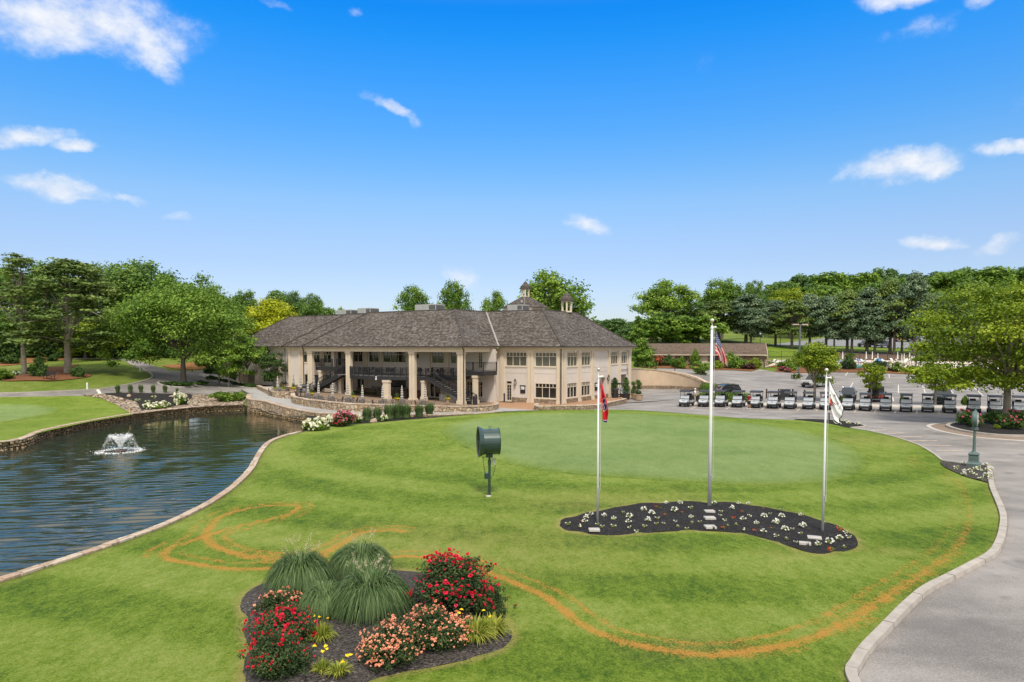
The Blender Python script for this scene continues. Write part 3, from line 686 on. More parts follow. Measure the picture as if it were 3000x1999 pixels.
for (x, y) in dens(offset_pl(fb, .02), .34, False):
    for z in (-.16, -.40, -.62): m_.ball((x + r.uniform(-.05, .05), y + r.uniform(-.03, .03), z), (.16 * r.uniform(.8, 1.1), .14, .115), 6, 4)
_o = under(e, m_, 'cobblestone', POND_ST); _o.data.shade_smooth(); _o['kind'] = 'stuff'

pwl = smooth([(-33.4, 86.0), (-31.4, 80.5)] + pw_line + [(-14.5, 65.3), (-7.3, 66.6), (-1.0, 71.2)], 5)
_pz = ([690, 723, 766, 819, 872, 925, 1063, 1280, 1480], [.88, .88, .86, .64, .50, .45, .42, .26, .06])
def pxx(X, Y): return 1500 + 2000 * np.asarray(X) / np.asarray(Y)
def path_z(X, Y): return np.interp(pxx(X, Y), *_pz)
def pz_i(L_): return lambda i: float(path_z(*L_[i]))
e = empty('path_wall', (-24.2, 71.6, 0)); tag(e, 'long curving fieldstone wall rising from the pond and carrying the grey path', 'stone wall')
m_ = MB(); wall_along(m_, pwl, lambda i: float(path_z(*pwl[i])) - .10, lambda i: -1.9, .45, 1); under(e, m_, 'stonework', STONE)
m_ = MB()
_pwd = dens(pwl, .12, False); _zf = [float(path_z(*p)) for p in _pwd]
cap_stones(m_, pwl, lambda s: float(np.interp(s, np.linspace(0, 1, len(_zf)), _zf)), .45, .11, .8, side=1, rs=5); under(e, m_, 'cap', COPE, .012)
m_ = MB(); r = random.Random(9)
for (x, y) in dens(offset_pl(smooth(pw_line, 4), -.10), .36, False):
    for z in (-.35, -.58): m_.ball((x + r.uniform(-.05, .05), y, z + r.uniform(-.03, .03)), (.19, .17, .12), 6, 4)
_o = under(e, m_, 'cobblestone', POND_ST); _o.data.shade_smooth(); _o['kind'] = 'stuff'
hose = MB(); hl = smooth(offset_pl(pw_line, -.10), 5); hose.tube([(x, y, -.20 + .10 * math.sin(i * .7) - .12 * i / len(hl)) for i, (x, y) in enumerate(hl)], .035, 6)
tag(hose.build('pond_hose', M('black_rubber', (.015, .015, .015), .6)), 'black hose draped along the foot of the pond wall', 'hose')

def line_px(L_, z): return [gp(x, y, z_) for (x, y), z_ in zip(L_, z)]
pat_px = [(853, 1163), (856, 1176), (885, 1184), (920, 1190), (1001, 1203), (1067, 1207), (1180, 1209), (1300, 1209.5), (1400, 1207), (1452, 1202.5), (1461, 1194)]
pat_zb = [.72, .70, .66, .62, .5, .4, .3, .2, .12, .06, .06]
pat_zt = [1.27, 1.27, 1.27, 1.27, 1.27, 1.26, 1.12, .95, .78, .68, .66]
pat_l = line_px(pat_px, pat_zb); pat_s = smooth([(x, y, z) for (x, y), z in zip(pat_l, pat_zt)], 4)
upl_px = [(752, 1139), (767, 1146), (797, 1159), (828, 1162), (859, 1161.5), (872, 1156)]
upl_zt = [1.38] * 6
upl_l = line_px(upl_px, [.9, .88, .86, .82, .8, .8]); upl_s = smooth([(x, y, z) for (x, y), z in zip(upl_l, upl_zt)], 4)
low_px = [(1569, 1195), (1570, 1203), (1640, 1203), (1750, 1199), (1790, 1191), (1835, 1180)]
low_l = line_px(low_px, [0, 0, 0, 0, 0, 0]); low_s = smooth([(x, y, .52) for (x, y) in low_l], 4)
def stone_wall(name, S, label, zb, mat, th=.42, rs=1):
    L2 = [p[:2] for p in S]; e = empty(name, (S[len(S) // 2][0], S[len(S) // 2][1], 0)); tag(e, label, 'stone wall')
    m_ = MB(); wall_along(m_, L2, lambda i: S[i][2] - .085, lambda i: zb, th, 1); under(e, m_, 'stonework', mat)
    m_ = MB(); n = len(S); cap_stones(m_, L2, lambda s: float(np.interp(s, np.linspace(0, 1, n), [p[2] for p in S])), th, .09, .7, side=1, rs=rs); under(e, m_, 'cap', COPE, .012)
stone_wall('patio_wall', pat_s, 'pale fieldstone wall with flat cap along the front of the lower patio', -.3, STONE, rs=2)
stone_wall('patio_wall', upl_s, 'short curved fieldstone wall round the upper patio left of the stairs', -.1, STONE, rs=3)
stone_wall('patio_wall', low_s, 'low darker fieldstone wall edging the orange paving below the corner of the clubhouse', -.3, STONE2, rs=6)
PATH = smooth(offset_pl(pwl, .30), 2) + [gp(1580, 1203.5, 0), gp(1462, 1195, .05)] + [tuple(p) for p in smooth(offset_pl(pat_l[1:-1][::-1], -.15), 3)] + [gp(862, 1156, .8)] + [tuple(p) for p in offset_pl(upl_l[1:-1][::-1], -.15)] + [gp(740, 1134, .9), gp(700, 1137, .9)]
def path_zz(X, Y): return np.minimum(path_z(X, Y), .9) - .012 + 0 * X
sheet('path', PATH, PATHM, 0, 1.0, zf=path_zz, skirt=.5)
FLOORM = stone_mat('patio_paver', [(.26, .18, .12), (.22, .155, .105), (.30, .21, .145), (.24, .18, .13)], (.15, .11, .08), 5.0, .05, .25)
def patio_z(X, Y): return np.clip(np.interp(pxx(X, Y), [700, 860, 1000, 1200, 1350, 1450], [.92, .72, .55, .28, .08, .03]), .02, .95)
PATIO = [tuple(p) for p in offset_pl(pat_l[1:-1], .2)] + [gp(1461, 1196, .04), (-3.2, 86), (-6, 92), (-20, 101), (-34, 108), (-43, 109), gp(745, 1130, .9)] + [tuple(p) for p in offset_pl(upl_l, .2)]
sheet('patio', PATIO, FLOORM, 0, 1.2, zf=patio_z)
PAV = [gp(1455, 1198, .03), gp(1462, 1204, 0), gp(1580, 1204.5, 0)] + [tuple(p) for p in offset_pl(low_l[1:], .2)] + [gp(1850, 1166, 0), (17.5, 100.2), (12.5, 97), (6, 84), (-3, 89), (-4.5, 85)]
sheet('paved_terrace', PAV, PAVER, .035, 1.5, zf=lambda X, Y: np.zeros(len(X)))
ROADP = road_w[:]
far_lot = GP([(2202, 1089), (2226, 1082), (2270, 1090), (2330, 1094), (2444, 1091.5), (2532, 1092), (2605, 1095), (2675, 1098), (2800, 1101), (3000, 1106)])
LOT = [gp(1480, 1208.5, 0)] + road_w[1:] + kerb_s + [(60, 3), (90, 40), (98, 90), (92, 122)] + far_lot[::-1] + GP([(2150, 1086), (2064, 1084.5), (1990, 1081), (1925, 1079.5)]) + [(25.0, 119), (23.5, 112.0)] + offset_pl(YARD_WALL, -.5)[::-1][:-8] + [(29.5, 97), (24, 99), (17, 99), (13, 90), (9.5, 81.5), (4, 77.0), (1.0, 74.2)]
def lot_z(X, Y):
    z = G(X, Y); f = np.clip((Y - 95) / 8, 0, 1); return z * np.where(Y < 95, np.clip((Y - 78) / 17, 0, 1), 1)
YPOLY = [(1.2, 73.2)] + [gp(1850, 1203.5, 0), gp(2033, 1216, 0), (36, 66), (33, 86), (28.9, 99.6)] + YARD_WALL[::-1] + [(12.5, 97), (9, 84.5)]
sheet('parking_lot', [(1.2, 73.2)] + road_w[2:] + kerb_s + [(60, 3), (92, 40), (100, 90), (94, 122)] + far_lot[::-1] + GP([(2150, 1086), (2064, 1084.5), (1990, 1081), (1925, 1079.5)]) + [(25.2, 116), (23.2, 111.6), (24.2, 111.2), (27.6, 109.2), (29.6, 105.6), (30.0, 102.0), (29.4, 99), (28, 94), (20, 88), (9.5, 83), (3.5, 77.5)],
      ASPHALT, .004, 2.0)
sheet('service_yard', [(9, 84.2), (3.5, 77.3), (20, 87.5), (28, 93.6), (29.4, 99.4)] + [(28.8, 99.3)] + YARD_WALL[::-1] + [(12.5, 97)], ASPHALT, .012, 2.0, zf=lambda X, Y: np.clip(G(X, Y), -.05, .12) * np.clip((92 - Y) / 8, 0, 1) + 0.0)
e = empty('retaining_wall', (22, 110, 0)); tag(e, 'tall curved tan stucco retaining wall beside the clubhouse yard', 'wall')
TANW = M('tan_stucco', (.50, .385, .275), .9, var=.10, scale=.7, bmp=.2)
def rw_top(i):
    X, Y = YARD_WALL[i][:2]; return float(np.interp(pxx(X, Y), [1845, 1877, 1950, 2000, 2040, 2070], [3.65, 3.45, 3.15, 2.75, 2.2, 1.5]))
m_ = MB(); wall_along(m_, YARD_WALL, lambda i: rw_top(i) - .12, lambda i: -.3, .5, 1); under(e, m_, 'stucco_body', TANW)
m_ = MB(); _zz = [rw_top(i) for i in range(len(YARD_WALL))]; cap_stones(m_, YARD_WALL, lambda s: float(np.interp(s, np.linspace(0, 1, len(_zz)), _zz)), .5, .13, .9, side=1, over=.06); under(e, m_, 'stone_cap', COPE)
m_ = MB(); wall_along(m_, offset_pl(YARD_WALL, -.07), lambda i: .55, lambda i: -.3, .065, 1); under(e, m_, 'stone_base', STONE2)
m_ = MB(); wall_along(m_, offset_pl(YARD_WALL, -.05)[26:], lambda i: rw_top(min(i + 26, len(YARD_WALL) - 1)) - .125, lambda i: .56, .045, 1); under(e, m_, 'stone_end', STONE2)

LEFT_ROAD = GP([(0, 1162), (150, 1160), (260, 1158.5), (420, 1157.5), (520, 1157), (620, 1158), (690, 1152), (715, 1144)]) + GP([(760, 1138), (700, 1133), (640, 1120), (600, 1107), (588, 1100), (602, 1093), (640, 1086), (720, 1080)]) + GP([(700, 1074), (640, 1080), (590, 1086), (545, 1089), (500, 1087), (455, 1074), (405, 1058), (350, 1050.5)]) + GP([(330, 1053), (380, 1065), (420, 1082), (447, 1098), (450, 1108), (430, 1116), (390, 1126), (340, 1135), (290, 1142), (200, 1147), (90, 1152), (0, 1154)]) + [(-66, 79), (-66, 77)]
sheet('cart_road', LEFT_ROAD, ROADM, .03, 1.6)
def kerb_line(name, P, zoff=.14, w=.22, mat=KERB, side=1, label=None):
    Pd = dens(P, .8, False); mb = MB(); Z = G([p[0] for p in Pd], [p[1] for p in Pd])
    A = Pd; B = offset_pl(Pd, w * side); vs = []
    for i in range(len(A)): vs += [(*A[i][:2], Z[i] - .2), (*A[i][:2], Z[i] + zoff), (*B[i], Z[i] + zoff), (*B[i], Z[i] - .2)]
    fs = [(4 * i + k, 4 * i + (k + 1) % 4, 4 * i + 4 + (k + 1) % 4, 4 * i + 4 + k) for i in range(len(A) - 1) for k in range(4)] + [(0, 1, 2, 3), (4 * len(A) - 1, 4 * len(A) - 2, 4 * len(A) - 3, 4 * len(A) - 4)]
    mb.add(vs, fs); return tag(mb.build(name, mat), kind='structure')
kerb_line('kerb', smooth(GP([(0, 1154), (90, 1152), (200, 1147), (290, 1142), (340, 1135), (390, 1126), (430, 1116), (448, 1108), (447, 1098), (420, 1082), (380, 1065), (330, 1053), (230, 1052), (205, 1053)]), 4), .16, .25)
kerb_line('kerb', GP([(-20, 1164), (150, 1161.5), (260, 1159.5)]), .06, .35)
kerb_line('kerb', smooth(GP([(720, 1080), (640, 1086), (602, 1093), (588, 1100), (600, 1107), (640, 1121), (700, 1134), (750, 1140), (775, 1142)]), 4), .14, .25, side=-1)
WALK = GP([(588, 1099), (604, 1095), (640, 1100), (680, 1112), (730, 1126), (770, 1134), (800, 1134), (790, 1142), (750, 1139), (700, 1133), (640, 1119), (602, 1107)])
sheet('pavement', smooth(WALK, 3, True), CONC, .10, 1.0, skirt=.2)
BEDL = GP([(604, 1096), (640, 1090), (720, 1088), (800, 1118), (806, 1130), (770, 1133), (730, 1125), (680, 1111), (640, 1099)])
sheet('mulch_bed', BEDL, MULCH, .06, 1.0)
BEDL2 = GP([(655, 1112), (700, 1124), (760, 1135), (772, 1139), (745, 1138), (700, 1131), (660, 1120)])
sheet('mulch_bed', smooth(BEDL2, 3, True), MULCH, .13, .8)
def ring(c, rx, ry, n=40): return [(c[0] + rx * math.cos(2 * PI * k / n), c[1] + ry * math.sin(2 * PI * k / n)) for k in range(n)]
ISL = gp(537, 1138)
ISLC = (gp(537, 1125)[0], (gp(537, 1118)[1] + gp(537, 1146)[1]) / 2)
isl_r = (gp(612, 1138)[0] - gp(466, 1138)[0]) / 2
kerb_line('kerb', ring(ISLC, isl_r, isl_r * .9) + [ring(ISLC, isl_r, isl_r * .9)[0]], .16, .3, side=1)
sheet('island_bed', ring(ISLC, isl_r - .2, isl_r * .9 - .2), MULCH2, .10, .8)
LG = GP([(0, 1165), (150, 1163), (260, 1161.5), (300, 1168), (340, 1185), (372, 1205), (382, 1211)]) + [tuple(p) for p in offset_pl(far_w[:4][::-1], .35)] + [(-47.5, 44), (-72, 60)]
sheet('lawn_by_pond', LG, GRASS, .02, .9, attrs={'tone': lambda X, Y: np.full(len(X), .05), 'dry': zero, 'track': zero})
pg = GP([(-40, 1192), (60, 1184), (120, 1187), (175, 1196), (165, 1210), (110, 1222), (40, 1234), (-40, 1240)])
PG = smooth(pg, 5, True)
sheet('practice_green', PG, GREEN, .035, .8, attrs={'edge': edge_of(PG, 1.5), 'tone': lambda X, Y: np.full(len(X), .12), 'dry': zero, 'track': zero})
STB = smooth(GP([(25, 1105), (60, 1099), (110, 1094), (130, 1077), (180, 1075), (230, 1068), (222, 1075), (200, 1080), (215, 1090), (240, 1095), (270, 1099), (255, 1106), (200, 1113), (150, 1116), (80, 1116), (10, 1117), (0, 1110)]), 4, True)
sheet('pine_straw_bed', STB, STRAW, .05, .7)
BANK = smooth(GP([(0, 1073), (60, 1068), (130, 1060), (200, 1054), (240, 1051), (350, 1049.5), (420, 1049), (440, 1040), (330, 1036), (250, 1038), (150, 1042), (60, 1052), (0, 1062)]), 3, True)
sheet('straw_bank', BANK, STRAWO, .05, 1.2)
sheet('mulch_bed', smooth(GP([(215, 1051.5), (270, 1049), (350, 1048.5), (350, 1043), (280, 1043), (230, 1046)]), 3, True), MULCH, .09, 1.0)
sheet('straw_bed', smooth(GP([(475, 1072), (520, 1068), (580, 1062), (640, 1070), (610, 1082), (560, 1084), (510, 1081)]), 3, True), STRAWO, .06, 1.0)
SB = GP([(236, 1158.5), (300, 1155.5), (520, 1157), (640, 1157.5), (690, 1152)]) + [(-33.6, 86.2), (-31.8, 80.5), (-30.4, 78.2)] + [tuple(p) for p in offset_pl(far_w[3:][::-1], .35)] + GP([(372, 1206), (340, 1186), (300, 1169), (260, 1162)])
sheet('river_stone_bank', SB, COBBLE, .055, .8, kind='stuff')
BB = smooth(GP([(305, 1156), (350, 1153.5), (430, 1154), (520, 1156), (560, 1158), (556, 1172), (530, 1186), (490, 1196), (440, 1202), (412, 1200), (400, 1180), (350, 1165)]), 4, True)
sheet('mulch_bed', BB, MULCH, .10, .7)
m_ = MB(); m_.bar(gz(286, 1143, .06), gz(293, 1155, .06), .35, .03); tag(m_.build('road_marking', PAINT), kind='structure')
m_ = MB(); m_.bar(gz(418, 1089, .06), gz(470, 1086.5, .06), .35, .03); tag(m_.build('road_marking', PAINT), kind='structure')

def mound(P, h, z0):
    return lambda X, Y: G(X, Y) * 0 + z0 + h * np.clip(seg_dist(X, Y, P, True) / 1.0, 0, 1) ** .6 + .03 * np.sin(X * 3.1) * np.sin(Y * 2.7)
sheet('mulch_bed', KID, MULCH, 0, .28, zf=mound(KID, .07, .055))
sheet('mulch_bed', FB, MULCH2, 0, .22, zf=mound(FB, .12, .055))
BEDW = smooth(bed_w, 4)
hyd_bed = BEDW + [(-1.6, 71.0)] + [tuple(p) for p in offset_pl(pwl[::-1][1:-32], .1)] + [(-19.8, 66.0)]
sheet('mulch_bed', hyd_bed, MULCH, .075, .7)
TRI = smooth(GP([(2755, 1358), (2800, 1361), (2860, 1366), (2902, 1372), (2905, 1395), (2908, 1420), (2870, 1412), (2833, 1402), (2803, 1390), (2770, 1374)]), 3, True)
sheet('mulch_bed', TRI, MULCH2, .10, .4)
LBED = smooth(GP([(2330, 1231), (2400, 1231.5), (2470, 1237), (2524, 1248), (2518, 1253), (2480, 1253.5), (2431, 1243.5), (2380, 1237)]), 3, True)
sheet('mulch_bed', LBED, MULCH, .10, .5, skirt=.15)
kerb_line('kerb', smooth(GP([(2330, 1231), (2400, 1231), (2470, 1236.5), (2526, 1248), (2526, 1252), (2490, 1255)]), 4), .11, .2, side=1)
m_ = MB(); KD = dens(kerb_s, .35, False); inn = offset_pl(KD, -.26)
jl = 0
for i in range(len(KD) - 1):
    a, b, c, d = np.array(KD[i][:2]), np.array(KD[i + 1][:2]), np.array(inn[i + 1]), np.array(inn[i])
    g = .13 if i % 7 == 0 else 0; a = a + (b - a) * g * 1.2; d = d + (c - d) * g * 1.2
    hh = .135
    q = [(*a, -.05), (*b, -.05), (*c, -.05), (*d, -.05), (*(a + (d - a) * .12), hh), (*(b + (c - b) * .12), hh), (*c, hh), (*d, hh)]
    m_.hexa(q)
tag(m_.build('kerb', KERB), kind='structure')
kerb_line('kerb', smooth(road_w[9:], 4), .075, .14, side=1)
IC = (gp(2990, 1262, 0)[0] + .6, gp(2990, 1262, 0)[1] - 1.0)
o_out = smooth(GP([(2728, 1251), (2741, 1244), (2778, 1240), (2834, 1237), (2900, 1235), (3000, 1236), (3080, 1240), (3150, 1250), (3170, 1268), (3120, 1284), (3060, 1291), (3000, 1291), (2944, 1288), (2856, 1280.5), (2767, 1265)]), 4, True)
o_in = smooth(GP([(2783, 1252), (2794, 1245), (2834, 1241.5), (2900, 1239), (3000, 1240), (3070, 1244), (3120, 1254), (3100, 1270), (3040, 1279), (2980, 1280), (2922, 1278), (2856, 1270.6), (2811, 1262)]), 4, True)
sheet('island_paving', o_out, PAVER2, .03, .8)
kerb_line('kerb', o_out + [o_out[0]], .035, .35, mat=CONC, side=1)
kerb_line('kerb', o_in + [o_in[0]], .17, .3, side=1)
sheet('island_bed', o_in, MULCH, .13, .6)
strip = GP([(1985, 1181), (2060, 1180.5), (2200, 1181.5), (2400, 1184), (2600, 1187), (2800, 1191), (3100, 1197)]) + GP([(3100, 1203), (2800, 1197.5), (2600, 1193), (2400, 1190), (2200, 1188), (2060, 1187.5), (1985, 1187)])
sheet('pavement', strip, CONC, .13, 1.0, skirt=.2)
sheet('pool_deck', GP([(2238, 1078), (2290, 1066), (2440, 1074), (2700, 1078), (2900, 1082), (3000, 1084), (3000, 1062), (2800, 1058), (2600, 1055), (2400, 1052), (2280, 1056)]), M('pool_concrete', (.55, .48, .41), .8, var=.1, scale=1), .05, 2.0)
sheet('straw_bed', GP([(2270, 1090), (2330, 1093.5), (2444, 1091), (2532, 1091.5), (2605, 1094.5), (2675, 1097.5), (2700, 1095), (2680, 1083), (2600, 1080), (2500, 1078), (2440, 1076), (2300, 1076), (2275, 1082)]), STRAW, .06, 1.5)
sheet('straw_bed', GP([(1880, 1079), (1925, 1079), (1990, 1080.5), (2064, 1084), (2150, 1085.5), (2202, 1088.5), (2222, 1081), (2226, 1074), (2150, 1071), (2050, 1068), (1950, 1066), (1880, 1067)]), STRAW, .06, 1.5)
sheet('earth_bank', GP([(2440, 1054), (2600, 1057), (2750, 1060), (2900, 1062), (3000, 1063), (3000, 1044), (2750, 1038), (2600, 1035), (2500, 1033), (2440, 1031)]), M('brown_earth', (.12, .075, .05), .95, var=.3, scale=1.5), .06, 2.0)
LAWNB = GP([(2230, 1046), (2290, 1046), (2400, 1040), (2440, 1030.5), (2500, 1032), (2600, 1034), (2750, 1037), (3000, 1043), (3000, 1024), (2750, 1023), (2560, 1019), (2450, 1016), (2330, 1014), (2260, 1013)])
sheet('lawn_above_pool', LAWNB, GRASS, .08, 2.5, attrs={'tone': zero, 'dry': zero, 'track': zero})
UP = GP([(2250, 1013), (2330, 1013), (2450, 1015), (2560, 1018), (2750, 1022), (3000, 1023), (3000, 985), (2800, 980), (2640, 976), (2520, 982), (2420, 990), (2340, 1001), (2280, 1008)])
sheet('upper_parking_lot', UP, M('dark_asphalt', (.20, .205, .215), .8, var=.12, scale=.4), .10, 3.0)
for k in range(11):
    x0 = 2440 + k * 52; m_ = MB(); m_.bar(gz(x0, 1010 - k * .3, .16), gz(x0 + 58, 1003 - k * .3, .16), .16, .02); tag(m_.build('road_marking', PAINT), kind='structure')
def marking(a, b, w, mat): 
    p, q = gz(*a, .02), gz(*b, .02); m_ = MB(); n = 6
    for i in range(n):
        s, t = p.lerp(q, i / n), p.lerp(q, (i + 1) / n); s.z = max(g1(s.x, s.y), lot0(s)) + .012; t.z = max(g1(t.x, t.y), lot0(t)) + .012; m_.bar(s, t, w, .012)
    return tag(m_.build('road_marking', mat), kind='structure')
def lot0(p): return -9.0
for x0, y0, x1, y1 in [(2025, 1198, 2043, 1191), (2078, 1199, 2096, 1191), (2127, 1199, 2143, 1191), (2178, 1200, 2196, 1192), (2230, 1201, 2246, 1193), (2283, 1202, 2300, 1193), (2335, 1204, 2350, 1195), (2390, 1205, 2404, 1196),
                       (2442, 1207, 2456, 1197), (2503, 1208, 2513, 1198), (2561, 1210, 2569, 1200), (2621, 1211, 2627, 1201), (2685, 1213, 2687, 1203), (2752, 1214, 2750, 1204), (2821, 1217, 2814, 1206), (2890, 1218, 2880, 1208), (2960, 1221, 2947, 1210),
                       (2537, 1264, 2595, 1259), (2582, 1272, 2648, 1269), (2617, 1281, 2700, 1280), (2656, 1292, 2746, 1292), (2704, 1305, 2787, 1306), (2742, 1320, 2823, 1321)]:
    marking((x0, y0), (x1, y1), .11, PAINTY)
for x0, y0, x1, y1 in [(2488, 1142, 2499, 1122), (2477, 1101, 2483, 1092), (2632, 1152, 2632, 1128), (2711, 1152, 2703, 1131), (2793, 1153, 2777, 1134), (2880, 1160, 2854, 1136), (2606, 1107, 2604, 1097), (2669, 1110, 2665, 1099), (2415, 1144, 2425, 1130), (2618, 1176, 2615, 1165), (2440, 1138, 2680, 1141), (2680, 1141, 2850, 1145), (2335, 1155, 2352, 1155)]:
    marking((x0, y0), (x1, y1), .12, PAINT)
STUCCO = M('cream_stucco', (.585, .525, .475), .85, var=.07, scale=.45, bmp=.12)
TRIM = M('cream_trim', (.600, .510, .395), .75, var=.06, scale=.8)
FRAME = M('window_frame', (.62, .54, .43), .5, var=.05)
BLACK = M('black_metal', (.018, .018, .021), .45, var=.2)
DARKIN = M('dark_interior', (.012, .011, .010), .9)
PIPE = M('bronze_pipe', (.045, .032, .025), .5)
HVACM = M('hvac_grey', (.33, .335, .325), .6, var=.12, scale=1)
GALV = M('galvanised', (.45, .46, .46), .4, .6)
def glass_mat():
    m, nt, b = new_mat('window_glass'); n = noise(nt, wpos(nt), .35, 3)
    nt.links.new(ramp(nt, n, [(.35, (.010, .011, .010)), (.7, (.035, .036, .030))]), b.inputs['Base Color'])
    b.inputs['Roughness'].default_value = .06; b.inputs['Specular IOR Level'].default_value = .7; return m
GLASS = glass_mat()
BLIND = M('window_blind', (.085, .083, .062), .25, var=.12, scale=1.5, spec=.7)
def roof_mat(name, cols, bs=.8):
    m, nt, b = new_mat(name)
    uv = nt.nodes.new('ShaderNodeUVMap').outputs[0]
    br = nt.nodes.new('ShaderNodeTexBrick'); br.offset = .37; br.offset_frequency = 1; nt.links.new(uv, br.inputs['Vector'])
    br.inputs['Color1'].default_value = (0, 0, 0, 1); br.inputs['Color2'].default_value = (1, 1, 1, 1); br.inputs['Mortar'].default_value = (.5, .5, .5, 1)
    br.inputs['Scale'].default_value = 1; br.inputs['Mortar Size'].default_value = .012; br.inputs['Brick Width'].default_value = .27; br.inputs['Row Height'].default_value = .26; br.inputs['Bias'].default_value = 0
    mp = nt.nodes.new('ShaderNodeMapping'); nt.links.new(uv, mp.inputs[0]); mp.inputs['Scale'].default_value = (1.5, 3.85, 1)
    n1 = noise(nt, mp.outputs[0], 1.0, 6, .7); n2 = noise(nt, uv, .22, 4, .6)
    mp2 = nt.nodes.new('ShaderNodeMapping'); nt.links.new(uv, mp2.inputs[0]); mp2.inputs['Scale'].default_value = (9, .8, 1); n3 = noise(nt, mp2.outputs[0], 1.0, 4, .7)
    f = mth(nt, 'ADD', mth(nt, 'MULTIPLY', br.outputs['Color'], .30), mth(nt, 'ADD', mth(nt, 'MULTIPLY', n1, .42), mth(nt, 'ADD', mth(nt, 'MULTIPLY', n2, .22), mth(nt, 'MULTIPLY', n3, .22))))
    c = ramp(nt, f, [(.30, cols[0]), (.50, cols[1]), (.66, cols[2]), (.88, cols[3])])
    c = mixc(nt, mth(nt, 'MULTIPLY', br.outputs['Fac'], .75), c, (.015, .012, .011))
    nt.links.new(c, b.inputs['Base Color']); b.inputs['Roughness'].default_value = .9; b.inputs['Specular IOR Level'].default_value = .2
    bump(nt, b, mth(nt, 'ADD', mth(nt, 'MULTIPLY', br.outputs['Color'], .4), n3), bs, .03)
    return m
SHAKE = roof_mat('cedar_shakes', [(.026, .021, .019), (.080, .066, .058), (.135, .119, .108), (.29, .266, .245)])

CLUB = empty('clubhouse', (5.7, 80.7, 0), -rad(33))
tag(CLUB, 'large two storey cream clubhouse with grey shake hip roof, black balcony and stairs', 'clubhouse')
T_F = lambda v0: (lambda a, o, z: (a, v0 - o, z))       # faces the camera side: a along u, o outwards
T_R = lambda u0: (lambda a, o, z: (u0 + o, a, z))       # faces right: a along v
def wall_holes(mb, T, a0, a1, z0, z1, th, holes):
    xs = sorted({a0, a1, *[min(max(h[0], a0), a1) for h in holes], *[min(max(h[1], a0), a1) for h in holes]})
    for i in range(len(xs) - 1):
        x0, x1 = xs[i], xs[i + 1]; xm = (x0 + x1) / 2
        cuts = sorted([(max(h[2], z0), min(h[3], z1)) for h in holes if h[0] < xm < h[1]]); z = z0
        for c0, c1 in cuts:
            if c0 > z + 1e-4: mb.box(x0, x1, -th, 0, z, c0, T)
            z = max(z, c1)
        if z < z1 - 1e-4: mb.box(x0, x1, -th, 0, z, z1, T)
def window(T, a0, a1, z0, z1, n=3, ntop=6, top=.52, glass=None, parent=CLUB, sill=True, fr=.055, name='window'):
    g = .02; mb = MB()
    for x in (a0, a1 - fr): mb.box(x, x + fr, -.10, .03, z0, z1, T)
    mb.box(a0 + fr, a1 - fr, -.10, .03, z1 - fr, z1, T); mb.box(a0 + fr, a1 - fr, -.10, .03, z0, z0 + fr, T)
    zt = z1 - top if top else z1
    if top: mb.box(a0 + fr, a1 - fr, -.10, .022, zt - fr / 2, zt + fr / 2, T)
    for k in range(1, n):
        x = a0 + (a1 - a0) * k / n; mb.box(x - fr / 2, x + fr / 2, -.10, .015, z0 + fr, (zt - fr / 2) if top else z1 - fr, T)
    if top:
        for k in range(1, ntop):
            x = a0 + (a1 - a0) * k / ntop; mb.box(x - fr / 2, x + fr / 2, -.10, .012, zt + fr / 2, z1 - fr, T)
    if sill: mb.box(a0 - .12, a1 + .12, .0, .07, z0 - .12, z0 - .003, T)
    f = mb.build(name, FRAME, parent)
    p = MB(); p.box(a0 + .01, a1 - .01, -.085, -.06, z0 + .01, z1 - .01, T); p.build('pane', glass or GLASS, f)
    return f
def door(T, a0, a1, z0, z1, grid=(2, 5), mat=None, parent=CLUB, double=False):
    mb = MB(); fr = .10
    for x in (a0, a1 - fr): mb.box(x, x + fr, -.10, .03, z0, z1, T)
    mb.box(a0 + fr, a1 - fr, -.10, .03, z1 - fr, z1, T); mb.box(a0 + fr, a1 - fr, -.10, .028, z0, z0 + .22, T)
    if double: mb.box((a0 + a1) / 2 - .09, (a0 + a1) / 2 + .09, -.10, .02, z0 + .22, z1 - fr, T)
    gx_, gz_ = grid
    for k in range(1, gx_): x = a0 + (a1 - a0) * k / gx_; mb.box(x - .012, x + .012, -.10, .0, z0 + .22, z1 - fr, T)
    for k in range(1, gz_): z = z0 + .22 + (z1 - z0 - .3) * k / gz_; mb.box(a0 + fr, a1 - fr, -.10, -.004, z - .012, z + .012, T)
    d = mb.build('door', mat or FRAME, parent)
    p = MB(); p.box(a0 + .02, a1 - .02, -.088, -.062, z0 + .02, z1 - .02, T); p.build('pane', GLASS, d)
    h = MB(); h.cbox(T(a1 - .14, .06, (z0 + z1) / 2 - .05), (.05, .05, .16)); h.build('handle', BLACK, d)
    return d
def pilaster(mb, T, a0, a1, z0=0, z1=6.35, o=.14, inset=True):
    mb.box(a0, a1, 0.002, o, z0 + .35, z1 - .3, T); mb.box(a0 - .06, a1 + .06, 0.002, o + .06, z0, z0 + .35, T); mb.box(a0 - .05, a1 + .05, 0.002, o + .05, z1 - .3, z1, T)
    if inset:
        w = a1 - a0; mb.box(a0 + w * .30, a1 - w * .30, o, o + .025, z0 + .36, z1 - .31, T)

